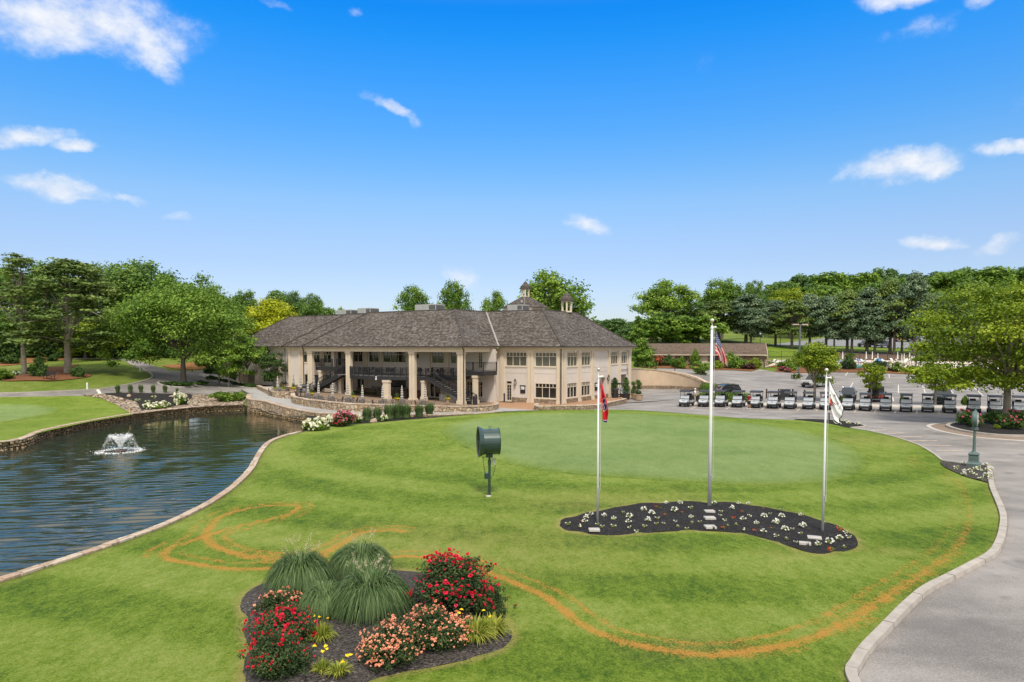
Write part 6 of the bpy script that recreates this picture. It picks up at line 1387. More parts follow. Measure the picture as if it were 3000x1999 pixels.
def fbp(x, y): p = gp(650 + x / 2.614, 1550 + y / 2.614, .12); return (p[0], p[1], .10)
PLm = [plumes('plumes', 16, .85, 1.33, 50 + i) for i in range(3)]
grass_clump('mis', fbp(605, 470), 'round mound of arching green grass at the left back of the front flower bed', (1.02, 1.02, .94), plume=PLm[0], rz=.4)
grass_clump('mis2', fbp(1060, 345), 'mound of arching green grass farthest back in the front flower bed', (.98, .9, .82), plume=PLm[1], rz=1.1)
grass_clump('mis2', fbp(1140, 640), 'largest mound of arching green grass in the middle of the front flower bed', (1.04, 1.04, .96), plume=PLm[2], rz=2.3)
grass_clump('mis', fbp(800, 635), 'lower mound of arching green grass leaning on the largest one', (.80, .80, .66), rz=3.0)
RB = blossoms('rosebig', 'blossom', 330, .033, 1, zmin=.3); RM = blossoms('rosemid', 'blossom', 190, .030, 2, zmin=.3); RL = blossoms('roselow', 'blossom', 60, .026, 3); RP = blossoms('rosemid', 'blossom', 380, .027, 9, zmin=.22)
shrub('rosebig', fbp(1760, 610), 'tall rose bush covered in red blooms at the right of the front flower bed', 'rose', (1.05, 1.0, .82), 0.3, RB, 'red', name='rose_bush', cat='rose bush')
shrub('roselow', fbp(2060, 650), 'low side spray of red roses right of the tall rose bush', 'rose', (.85, .8, 1.3), 2.0, RL, 'red', name='rose_bush', cat='rose bush')
shrub('rosemid', fbp(480, 860), 'red rose bush at the left edge of the front flower bed behind the lilies', 'rose', (.84, .84, .78), 0.8, RM, 'red', name='rose_bush', cat='rose bush')
shrub('rosemid', fbp(430, 1085), 'red rose bush nearest the camera at the lower left of the front flower bed', 'rose', (.86, .72, .86), 2.4, blossoms('rosemid', 'blossom', 110, .030, 22, zmin=.35), 'red', name='rose_bush', cat='rose bush')
shrub('roselow', fbp(450, 640), 'low pale peach rose bush behind the left red roses', 'rose', (1.0, .9, 1.0), 1.0, blossoms('roselow', 'blossom', 90, .024, 12), 'peach', name='rose_bush', cat='rose bush')
shrub('rosemid', fbp(1300, 985), 'wide peach rose bush in front of the grass mounds, left half of the pair', 'rose', (.86, .78, .74), 1.6, RP, 'peach', name='rose_bush', cat='rose bush')
shrub('rosemid', fbp(1620, 880), 'wide peach rose bush beside the right lilies, right half of the pair', 'rose', (.92, .8, .82), 3.0, blossoms('rosemid', 'blossom', 430, .027, 14, zmin=.2), 'peach', name='rose_bush', cat='rose bush')
def lily_fl(n, h, r, seed):
    rng = np.random.default_rng(seed); C = []; Nn = []; mb = None
    for i in range(n):
        a = rng.random() * 6.28; c = np.array((r * rng.random() ** .5 * math.cos(a), r * rng.random() ** .5 * math.sin(a), h * rng.uniform(.85, 1.1)))
        for k in range(6): d = np.array((math.cos(k), math.sin(k), .5)); C.append(c + d * .025); Nn.append(unit(d + np.array((0, 0, .6))))
    C = np.array(C); V, F = quads(C, np.array(Nn), .045, .022, rng, .3); return np_mesh('blossom', V, F, {'v': np.repeat(rng.random(len(C)), 4)})
def lily(key, p, label, sc, seed, n, h, r):
    e = grass_clump(key, p, label, sc, 'lily', name='daylily'); m = lily_fl(n, h, r, seed); m.materials.append(FL['yellow']); link_mesh('blossom', m, None, e)
lily('lily', fbp(1925, 850), 'clump of green daylilies with a few yellow flowers at the right of the front bed', (1.0, 1.0, 1.05), 1, 2, .66, .4); lily('lily', fbp(2080, 800), 'clump of green daylilies beneath the tall red rose bush', .85, 5, 2, .7, .4)
lily('lily', fbp(760, 860), 'yellowing daylilies beside the left red rose bush', (.62, .62, .9), 2, 5, .68, .3); lily('lilys', fbp(770, 1105), 'small daylily with tall yellow flowers at the front edge of the bed', 1.0, 3, 4, .55, .2); lily('lilys', fbp(900, 1125), 'small drooping daylily with two yellow flowers at the front edge', 1.05, 4, 3, .42, .25)

def bedding(seed, col, n, r=.16):
    rng = np.random.default_rng(seed); d = unit(rng.normal(size=(26, 3))); d[:, 2] = abs(d[:, 2]); C = d * r * rng.random((26, 1)) ** .5 + (0, 0, .04); V, F = quads(C, unit(d + .6 * rng.normal(size=d.shape)), .038, .02, rng)
    lm = np_mesh('leaves', V, F, {'v': np.repeat(rng.random(26), 4)}); lm.materials.append(LEAF['lily'] if seed % 3 else LEAF['shrub'])
    P = unit(rng.normal(size=(n, 3))); P[:, 2] = abs(P[:, 2]); P = P * r * .95 + (0, 0, .07); Vs = []; Fs = []; b = 0
    for k in range(4):
        nk = unit(rng.normal(size=P.shape) + (0, 0, .8)); V, F = quads(P, nk, .045, .036, rng); Vs.append(V); Fs.append(F + b); b += len(V)
    fm = np_mesh('blossom', np.concatenate(Vs), np.concatenate(Fs), {'v': rng.random(b)}); fm.materials.append(FL[col]); return lm, fm
BD = [bedding(1, 'white', 16), bedding(2, 'white', 9), bedding(4, 'white', 5), bedding(5, 'red', 3, .12), bedding(7, 'white', 2, .12)]
def bed_plant(k, loc, sc, label, group):
    e = empty('bedding_plant', loc, random.uniform(0, 6.28)); sc *= .66; e.scale = (sc, sc, sc); tag(e, label, 'flower', group)
    for n_, m_ in zip(('leaves', 'blossom'), BD[k]): o = bpy.data.objects.new(n_, m_); COL.objects.link(o); o.parent = e
LB = ['white flowering bedding plant with a full head in the black mulch round the flagpoles', 'white flowering bedding plant half open in the black mulch round the flagpoles', 'sparse green bedding plant with few white flowers in the black flagpole bed', 'tiny red flower in the black mulch round the flagpoles', 'nearly bare bedding plant in the black mulch round the flagpoles']
spots = [(235, 1245, 0, 1.1), (265, 1228, 0, 1.0), (228, 1272, 1, 1.1), (340, 1235, 0, 1.0), (400, 1255, 1, 1.1), (455, 1215, 4, 1), (490, 1242, 0, 1.3), (485, 1275, 1, 1.1), (575, 1200, 0, 1.2), (620, 1222, 0, 1.3), (600, 1262, 0, 1.2), (655, 1250, 2, .9), (755, 1205, 0, 1.35), (850, 1190, 2, 1.1), (855, 1245, 1, 1), (760, 1268, 2, .8), (705, 1160, 0, .9), (790, 1160, 0, 1), (990, 1160, 1, 1),
         (1095, 1190, 0, 1.1), (1135, 1163, 1, .9), (1192, 1163, 1, .9), (1030, 1210, 2, .8), (1050, 1262, 2, .9), (1025, 1232, 2, .7), (1160, 1258, 1, 1.1), (1195, 1235, 2, .9), (1282, 1240, 0, 1.2), (1240, 1282, 1, 1.1), (1385, 1240, 0, 1.2), (1352, 1278, 0, 1.4), (1405, 1318, 0, 1.3), (1510, 1298, 0, 1.3), (1280, 1330, 1, 1), (1355, 1355, 2, .9), (1450, 1312, 2, .7), (1498, 1340, 2, .8), (1500, 1232, 1, 1), (1385, 1200, 4, 1),
         (1725, 1370, 1, 1.2), (1780, 1362, 2, 1), (1670, 1395, 0, 1.4), (1600, 1408, 1, 1.2), (1760, 1335, 2, .9), (1640, 1275, 4, 1), (530, 1328, 2, .9), (580, 1300, 4, 1.2), (330, 1300, 4, 1.1), (395, 1300, 4, 1.3), (130, 1285, 4, 1.3), (200, 1300, 4, 1.2), (490, 1305, 4, 1), (860, 1275, 4, 1), (775, 1297, 4, 1), (905, 1270, 4, .9), (650, 1282, 4, 1), (690, 1280, 4, .8), (1120, 1285, 4, 1), (1165, 1318, 4, 1), (1070, 1290, 4, .8), (1415, 1370, 4, 1), (1755, 1418, 4, 1), (300, 1285, 2, .8), (1470, 1390, 2, .7), (830, 1310, 4, .9), (960, 1212, 4, .8), (1320, 1222, 4, .8),
         (650, 1182, 3, 1), (700, 1228, 3, .9), (1155, 1212, 3, 1), (1100, 1250, 3, 1.2), (1045, 1308, 3, 1.2), (1325, 1310, 3, .9), (1725, 1310, 3, 1.2), (1735, 1325, 3, 1), (1680, 1440, 3, 1.4), (210, 1265, 3, .8), (1278, 1192, 3, .8), (800, 1212, 3, .8), (1225, 1320, 3, .9), (675, 1190, 3, .8)]
for x, y, k, s in spots:
    p = gp(1600 + x / 2.01, 900 + y / 2.01, .1); bed_plant(k, (p[0], p[1], .10), s, LB[k], ('full white', 'half open white', 'sparse white', 'tiny red', 'bare')[k] + ' bedding plants round the flagpoles')
rr = random.Random(3)
for i in range(46):
    x, y = rr.uniform(2765, 2905), rr.uniform(1360, 1416); p = gp(x, y, .1)
    if inside(np.array([p[0]]), np.array([p[1]]), TRI)[0] and (abs(x - 2850) > 12 or y > 1378): bed_plant(rr.choice((0, 1, 2, 2)), (p[0], p[1], .11), rr.uniform(1.0, 1.7), 'small white flowering plant in the bed round the green clock', 'white flowers round the clock')
for i in range(24):
    x, y = rr.uniform(2340, 2515), rr.uniform(1233, 1251); p = gp(x, y, .1)
    if inside(np.array([p[0]]), np.array([p[1]]), LBED)[0]: bed_plant(rr.choice((0, 0, 1, 2)), (p[0], p[1], .11), rr.uniform(1.4, 2.2), 'white flowering plant in the narrow bed at the far lawn edge', 'white flowers in the far lawn bed')
HY = blossoms('hyd', 'blossom', 85, .115, 31, zmin=.12); HY2 = blossoms('hyd', 'blossom', 60, .115, 32, zmin=.12); RF = blossoms('rosefar', 'blossom', 95, .075, 33, zmin=.3)
def sp(x, y, z=0.): p = gp(x, y, z); return (p[0], p[1], z + .08)
shrub('hyd', sp(925, 1262), 'large white hydrangea at the corner of pond and lawn', 'shrub', (.95, .9, .95), .3, HY, 'cream', name='hydrangea', cat='hydrangea')
shrub('hyd', sp(970, 1250), 'white hydrangea squeezed behind the pink roses by the pond wall', 'shrub', (.55, .6, .9), 1.3, HY2, 'cream', name='hydrangea', cat='hydrangea')
shrub('rosefar', sp(1006, 1250), 'pink and red rose bush between the hydrangeas at the pond wall', 'rose', (1.05, 1.0, 1.12), .3, RF, 'pink', name='rose_bush', cat='rose bush')
shrub('rosefar', sp(992, 1252), 'low red rose bush in front of the pink roses', 'rose', (.6, .6, .5), 2.3, RF, 'red', name='rose_bush', cat='rose bush')
shrub('hyd', sp(1045, 1241), 'small cream hydrangea right of the pink roses', 'shrub', (.45, .45, .8), 2.0, HY2, 'cream', name='hydrangea', cat='hydrangea')
for x, y, s in [(1076, 1236, 1.0), (1105, 1234, .95), (1140, 1231, 1.15), (1165, 1229, 1.2), (1190, 1228, 1.1), (1228, 1224, 1.0), (1258, 1221.5, 1.05)]:
    grass_clump('up', sp(x, y), 'upright green grass tuft in the row against the pond path wall', (s * 1.25, s * 1.25, s), 'blade', None, 'upright grasses along the path wall')
shrub('hyd', sp(1126, 1236), 'tiny yellow green hydrangea among the upright grasses', 'shrub', (.32, .32, .55), 2.0, HY2, 'cream', name='hydrangea', cat='hydrangea')
def rock(loc, s, label, seed):
    r_ = random.Random(seed); bm = bmesh.new(); bmesh.ops.create_icosphere(bm, subdivisions=3, radius=1)
    for v in bm.verts: n = .16 * math.sin(3.1 * v.co.x + seed) * math.cos(2.7 * v.co.y) + .1 * math.sin(6 * v.co.z + v.co.x * 4); v.co *= 1 + n
    me = bpy.data.meshes.new('boulder'); bm.to_mesh(me); bm.free(); me.shade_smooth(); o = link_mesh('boulder', me, M('boulder_stone', (.36, .27, .20), .9, var=.3, scale=2, bmp=.4)); o.location = loc; o.scale = s; o.rotation_euler = (.2, .1, seed); tag(o, label, 'rock')
rock(sp(1095, 1239), (.38, .3, .30), 'rough brown boulder among the upright grasses by the lawn', 1)
rock(gz(378, 1163, .05), (.45, .3, .28), 'brown boulder under the third small grass beside the cart road', 2); rock(gz(505, 1164, .05), (.5, .35, .2), 'flat brown boulder in the black mulch by the pond', 3)
for x, y in [(345, 1152), (382, 1151), (413, 1151), (449, 1151.5), (484, 1151.5)]:
    grass_clump('up', gz(x, y, .05), 'small round grass tuft in the row beside the cart road', (.85, .85, .82), 'blade', None, 'grass tufts beside the cart road')
grass_clump('up', gz(519, 1152, .05), 'smallest grass tuft at the right end of the row by the road', (.5, .5, .5), 'blade')
shrub('hyd', gz(452, 1199, .05), 'low white hydrangea on the pond bank, left of the upright one', 'shrub', (1.05, .7, .68), .3, HY, 'cream', name='hydrangea', cat='hydrangea')
shrub('hyd', gz(480, 1195, .05), 'white hydrangea joined to the low one on the pond bank', 'shrub', (.7, .6, .72), 1.1, HY2, 'cream', name='hydrangea', cat='hydrangea')
shrub('hyd', gz(528, 1187, .05), 'tall white hydrangea on the pond bank beside the river stones', 'shrub', (.95, .7, 1.35), 2.3, HY, 'cream', name='hydrangea', cat='hydrangea')
for x, y in [(431, 1182), (450, 1168), (404, 1177)]: shrub('hyd', gz(x, y, .05), 'tiny young hydrangea in the black mulch on the pond bank', 'shrub', .3, None, HY2, 'cream', 'young hydrangeas on the pond bank', 'hydrangea', 'hydrangea')
shrub('low', gz(668, 1176, .05), 'dense spreading juniper where the path wall meets the pond bank', 'shrub', (2.0, 1.5, 2.0), .5, name='juniper')
shrub('low', gz(528, 1131, .1), 'low dark green ground cover under the big island oak', 'dark', (2.6, 1.6, .95), 0, name='ground_cover', cat='ground cover'); shrub('ballB', gz(592, 1129, .1), 'small dark bush at the right edge of the road island', 'dark', (1.1, .9, .6))
proto('dogw3', 'vase', 5.6, 1.6, 2.7, 48, 4200, .13, .10, 34, flat=.42, up=.9, k=20, top=.7, fork=.5)
tree_px('dogw', 668, 99, 998, 110, 'small layered tree left of the clubhouse beside the walk', 'mid', rz=.4); tree_px('dogw3', 722, 101, 985, 120, 'small layered tree in front of the left end of the clubhouse', 'mid'); tree_px('dogw2', 640, 104, 1000, 90, 'small slender tree farthest left in the entrance bed', 'oak'); tree_px('dogw', 800, 101, 1033, 92, 'dark flat topped dogwood before the left wing wall', 'dark', rz=2.0)
for x, y, s, k in [(620, 1094, 1.3, 'ball'), (632, 1090, 1.0, 'ballB'), (770, 1124, 1.1, 'ball'), (748, 1120, 1.2, 'ballB'), (785, 1126, .9, 'ball'), (700, 1112, 1.2, 'ballB'), (725, 1108, 1.2, 'ball'), (680, 1104, 1.0, 'ball'), (800, 1126, .9, 'ballB')]: shrub(k, gz(x, y, .05), 'dark clipped bush in the bed along the left wing of the clubhouse', 'dark', s, None, None, None, 'dark bushes along the left wing')
for x, y, s in [(613, 1112, .6), (628, 1114, .6), (644, 1118, .5), (660, 1122, .5), (690, 1130, .55), (708, 1133, .5), (726, 1136, .6), (740, 1137, .6)]: shrub('ballB', gz(x, y, .1), 'small green bush in the strip between walk and road', 'dark', s, None, None, None, 'small bushes between walk and road')
for i in range(16): shrub('ballB', gz(-60 + i * 37, 1047 - 3 * (i % 3), .05), 'tall dark undergrowth filling the foot of the left woods', 'dark', (3.0, 2.4, 3.4 + .7 * (i % 3)), None, None, None, 'undergrowth of the left woods', 'undergrowth_bush', 'bush')
shrub('ball', gz(12, 1112, .05), 'bright green bush at the left frame edge in the pine straw bed', 'shrub', (1.5, 1.2, 1.2), name='shrub'); shrub('ball', gz(114, 1103, .05), 'dark green bush on a short stem left of the bench', 'dark', (1.35, 1.2, 1.9)); shrub('ball', gz(228, 1104, .05), 'round dark green bush right of the second pine trunk', 'dark', (1.15, 1.1, 1.25)); shrub('low', gz(84, 1087, .05), 'low dark bush behind the first pine trunk', 'dark', (.7, .6, .8))
shrub('ball', gz(48, 1101, .05), 'small pale blue hydrangea beside the first pine trunk', 'dark', (.5, .4, .5), 0, HY2, 'white')
for x, y, s in [(30, 1066, 1.6), (150, 1058, 1.0), (165, 1050, 1.0), (595, 1071, 1.3), (120, 1062, 1.1), (258, 1048, 1.2), (280, 1046, 1.4), (310, 1046, 1.6)]: shrub('ballB', gz(x, y, .05), 'green undergrowth bush at the foot of the left woods', 'dark', s, None, None, None, 'bushes at the foot of the woods')
shrub('ball', gz(597, 1072, .05), 'bright green bush on the straw bank right of the big oak', 'shrub', 1.5)
for x, y, s, k, mat, lb in [(1930, 1072, (1.6, 1.2, 1.7), 'rosefar', 'rose', 'red flowering bush before the left end of the low building'), (1990, 1079, (1.9, 1.4, 2.3), 'ballB', 'shrub', 'loose light green bush before the low building'), (1954, 1072, (1.3, 1.1, 2.3), 'ballB', 'dark', 'dark bush behind the red flowering one'), (2036, 1072, (1.5, 1.2, 3.1), 'ball', 'shrub', 'tall narrow green bush against the low building wall'),
                           (2100, 1080, (1.7, 1.2, 1.4), 'ball', 'lime', 'yellow green round bush beside the centre flagpole'), (2140, 1079, (2.1, 1.6, 2.9), 'ball', 'mid', 'large rounded green bush in the middle of the low building bed'), (2166, 1080, (1.9, 1.5, 2.5), 'ballB', 'mid', 'rounded green bush right of the largest one by the low building'), (2193, 1082, (1.6, 1.2, 1.3), 'ballB', 'burg', 'dark burgundy bush at the low building'), (2212, 1079, (1.7, 1.4, 1.9), 'ball', 'lime', 'yellow green bush at the right end of the low building'), (1900, 1075, (1.6, 1.2, 1.5), 'ball', 'dark', 'green bush at the foot of the conical cypress'), (1870, 1075, (1.2, 1.0, 1.0), 'ballB', 'dark', 'dark low bush above the tan wall')]:
    shrub(k, gz(x, y, .05), lb, mat, s, None, RF if k == 'rosefar' else None, 'orange')
tree_px('vaseB', 2052, 112, 1058, 56, 'small round green tree at the end of the tan retaining wall', 'mid', zb=1.0)
tree_px('vaseB', 1978, 120, 1050, 40, 'young leafy tree above the tan retaining wall', 'shrub')
for x, y, s, k, mat, lb in [(2485, 1081, (2.3, 1.6, 2.2), 'ball', 'dark', 'round clipped dark green bush in front of the swimming pool'), (2580, 1080, (2.1, 1.6, 1.8), 'ballB', 'dark', 'dark green bush behind the small lime tree by the pool'), (2625, 1087, (2.6, 1.4, 1.7), 'ballB', 'shrub', 'white flowering bush at the pool fence corner'), (2300, 1079, (1.9, 1.4, 1.8), 'ballB', 'shrub', 'pale green bush by the pool entrance'), (2320, 1086, (1.6, 1.2, 1.6), 'ballB', 'mid', 'green bush behind the pink flowers by the pool entrance'), (2296, 1088, (1.1, .8, .8), 'rosefar', 'rose', 'pink flowering bush by the pool entrance'), (2308, 1091, (.9, .7, .6), 'rosefar', 'rose', 'small pink flowering bush at the bed corner by the pool entrance'), (2455, 1083, (.5, .5, .6), 'ballB', 'shrub', 'small white flowered plant left of the round pool bush')]:
    shrub(k, gz(x, y, .05), lb, mat, s, None, RF if k == 'rosefar' else (HY2 if 'white' in lb else None), 'pink' if k == 'rosefar' else 'cream')
tree_px('vaseB', 2492, 150, 1034, 30, 'tiny umbrella shaped tree beside the pool', 'shrub')
rng = np.random.default_rng(77)
def hedge(a, b, w, h, label, seed):
    a, b = np.array(a), np.array(b); L = np.linalg.norm(b - a); t = (b - a) / L; n = np.array((-t[1], t[0])); cl = []
    for i in range(int(L / .45)):
        for j in range(3): p = t * (i + .5) * .45 + n * (j - 1) * w * .32; cl.append((p[0], p[1], h * .55, .45 * h + rng.uniform(-.04, .07), 240))
    me = foliage('leaves', cl, .075, rng, .7, 1.0, shell=.8); e = empty('hedge', (a[0], a[1], g1(*a))); tag(e, label, 'hedge'); link_mesh('leaves', me, LEAF['shrub'], e)
hedge(gp(2045, 1180), gp(2196, 1181), 1.3, 1.25, 'clipped green hedge behind the first carts in the row', 1); hedge(gp(2070, 1150), gp(2096, 1165), 1.6, 1.3, 'rounded green hedge at the end of the tan wall', 2)
for x, y, s in [(2643, 1186, (.35, .35, .9)), (2826, 1190, (.45, .45, 1.0)), (2470, 1184, (.4, .4, .8)), (2540, 1187, (.3, .3, .6))]: shrub('ball', gz(x, y, .1), 'little green shrub growing in the strip behind the carts', 'shrub', s, None, None, None, 'little shrubs behind the carts')
RI = blossoms('rosefar', 'blossom', 22, .07, 35, zmin=.5)
for x, y, s, lb in [(2838, 1246, (1.05, .9, 1.05), 'pink flowering rose bush at the left end of the round bed'), (2858, 1252, (.7, .6, .7), 'smaller rose bush in front of the left one in the round bed'), (2912, 1243, (1.0, .9, .95), 'dark rose bush left of the trunk in the round bed'), (2978, 1244, (1.1, .9, 1.0), 'rose bush right of the trunk in the round bed'), (2962, 1258, (1.1, .8, .8), 'pink rose bush in front of the trunk in the round bed')]: shrub('rosefar', sp(x, y, .1), lb, 'dark', s, None, RI if 'dark' not in lb else None, 'pink', name='rose_bush', cat='rose bush')
shrub('ballB', sp(2920, 1258, .1), 'tiny yellow green plant in the round bed', 'lime', .32)
SILVER = M('cart_silver', (.50, .53, .57), .28, .25, .05, 1, 0, .6)
PLAST = M('black_plastic', (.020, .021, .023), .5, 0, .15)
TYRE = M('tyre_rubber', (.018, .018, .018), .8)
RIM = M('wheel_rim', (.42, .43, .44), .35, .6)
SEATM = M('black_vinyl', (.025, .025, .026), .5)
SHIELD = M('clear_screen', (.43, .46, .50), .10, 0, .06, 1.2, 0, 0, .8)
SY = lambda a, b, c: (b, a, c)
def loft(mb, prof):
    """closed side outline of (y, z, half width): a body with rounded plan"""
    n = len(prof); vs = [(-w, y, z) for y, z, w in prof] + [(w, y, z) for y, z, w in prof]
    return mb.add(vs, [(i, (i + 1) % n, n + (i + 1) % n, n + i) for i in range(n)] + [tuple(range(n))[::-1], tuple(range(n, 2 * n))])
def wheel(parent, x, y, r, w, name='wheel'):
    RX = Matrix.Rotation(PI / 2, 4, 'Y')
    mb = MB(); mb.lathe([(r * .6, -w / 2), (r * .93, -w / 2), (r, -w * .3), (r, w * .3), (r * .93, w / 2), (r * .6, w / 2)], 16, (0, 0, 0), Matrix.Translation((x, y, r)) @ RX); o = mb.build(name, TYRE, parent)
    mb = MB(); s = 1 if x > 0 else -1; mb.lathe([(r * .58, -w * .38), (r * .58, w * .40), (r * .45, w * .44), (r * .2, w * .38), (r * .12, w * .46)], 12, (0, 0, 0), Matrix.Translation((x, y, r)) @ (RX if s > 0 else Matrix.Rotation(-PI / 2, 4, 'Y'))); mb.build('rim', RIM, o)
    return o
def make_cart():
    e = empty('golf_cart'); m = MB()
    loft(m, [(-.50, .46, .36), (-.54, .54, .42), (-.46, .66, .47), (-.20, .79, .51), (.12, .87, .53), (.16, .55, .54), (-.1, .46, .53)]); m.build('body', SILVER, e, bevel=.035)
    m = MB(); loft(m, [(1.02, .42, .58), (1.0, .66, .58), (1.5, .72, .58), (2.05, .70, .54), (2.1, .45, .54)]); m.build('rear_body', SILVER, e, bevel=.03)
    m = MB(); loft(m, [(-.58, .26, .40), (-.63, .40, .46), (-.55, .52, .53), (-.30, .56, .58), (-.1, .42, .58), (-.1, .24, .5)]); m.build('bumper', PLAST, e, bevel=.02)
    m = MB(); m.box(-.56, .56, .0, 1.15, .26, .36); m.box(-.56, .56, 1.15, 2.1, .28, .44); m.box(-.54, .54, .14, .22, .36, .98); m.build('floor_pan', PLAST, e, bevel=.015)
    m = MB(); m.box(-.55, .55, 1.0, 1.5, .70, .84); m.box(-.55, .55, 1.46, 1.60, .86, 1.24); m.build('seat', SEATM, e, bevel=.03)
    m = MB(); loft(m, [(-.10, 1.68, .55), (.0, 1.84, .59), (.9, 1.89, .61), (1.78, 1.84, .61), (1.9, 1.68, .56), (.9, 1.68, .57)]); m.build('roof', PLAST, e, bevel=.03)
    m = MB()
    for s in (-1, 1): m.tube([(s * .52, .12, .92), (s * .50, .32, 1.72)], .026, 6); m.tube([(s * .54, 1.62, .70), (s * .53, 1.72, 1.72)], .026, 6)
    m.box(-.26, .26, 1.86, 2.14, .95, 1.40); m.bar((-.5, 1.66, 1.3), (.5, 1.66, 1.3), .03); m.build('posts', PLAST, e)
    m = MB(); m.hexa([(-.50, .12, .91), (.50, .12, .91), (.50, .14, .91), (-.50, .14, .91), (-.48, .20, 1.27), (.48, .20, 1.27), (.48, .22, 1.27), (-.48, .22, 1.27)]); m.build('windscreen', SHIELD, e); m = MB(); m.box(-.53, .53, .04, .18, .86, .915); m.build('dashboard', PLAST, e)
    m = MB(); m.tube([(-.28, .22, .95), (-.28, .48, 1.08)], .02, 6); m.lathe([(.155, -.012), (.175, 0), (.155, .012)], 14, (0, 0, 0), Matrix.Translation((-.28, .5, 1.09)) @ Matrix.Rotation(rad(50), 4, 'X')); m.build('steering_wheel', PLAST, e)
    for s in (-1, 1):
        m = MB(); m.cbox((s * .40, -.475, .66), (.15, .04, .06), s * .25); m.build('headlight', M('lamp_lens', (.7, .72, .75), .1), e)
    m = MB(); m.cbox((0, -.41, .735), (.16, .02, .035), 0, rad(-50)); m.build('badge', PLAST, e)
    for x, y in ((-.48, 0), (.48, 0), (-.49, 1.65), (.49, 1.65)): wheel(e, x, y, .23, .20)
    return e
CART_XY = [(2004.6, 1192), (2061, 1192.5), (2108.6, 1193), (2159, 1194.6), (2210.6, 1196), (2263, 1197.7), (2312.5, 1199), (2367, 1200), (2417, 1201), (2482.6, 1202.3), (2533.5, 1203.8), (2594, 1205), (2654, 1207), (2717.7, 1208), (2782.6, 1210.6), (2854, 1212), (2916.7, 1213.6), (2988, 1216)]
CART_L = ['silver golf cart at the left end of the row beside the worker in white', 'silver golf cart second from the left end, next to the centre flagpole', 'silver golf cart in front of the black car behind the hedge', 'silver golf cart fourth from the left, before the right end of the hedge', 'silver golf cart beside the man in the red shirt', 'silver golf cart just right of the brown bollard', 'silver golf cart in front of the dark cabinet', 'silver golf cart beside the trunk of the round headed lot tree', 'silver golf cart partly hidden by the white flag on its pole', 'silver golf cart in front of the dark sedan', 'silver golf cart left of the small lime tree trunk, before the red vehicle', 'silver golf cart right of the small lime tree trunk, before the red vehicle', 'silver golf cart standing alone between the red vehicle and the dark blue car', 'silver golf cart left of the small tree by the dark blue car', 'silver golf cart in front of the dark blue car', 'silver golf cart behind the green street clock', 'silver golf cart behind the dark rose bush of the round bed', 'silver golf cart at the right frame edge beyond the tree trunk']
CART = make_cart()
for i, ((x, y), lb) in enumerate(zip(CART_XY, CART_L)):
    o = CART if i == 0 else copy_tree(CART); p = gp(x, y, 0.0); place(o, (p[0], p[1], max(.015, g1(*p) + .015)), -rad(30) + random.uniform(-.03, .03)); tag(o, lb, 'golf cart', 'golf carts parked along the kerb')
o = copy_tree(CART); p = gp(1824, 1164, 0); place(o, (p[0], p[1], .05), rad(62)); tag(o, 'golf cart parked side on among the potted topiaries by the clubhouse door', 'golf cart', 'golf carts parked along the kerb')
CGLASS = M('car_glass', (.020, .024, .028), .08, 0, .1, 1, 0, 0, .8)
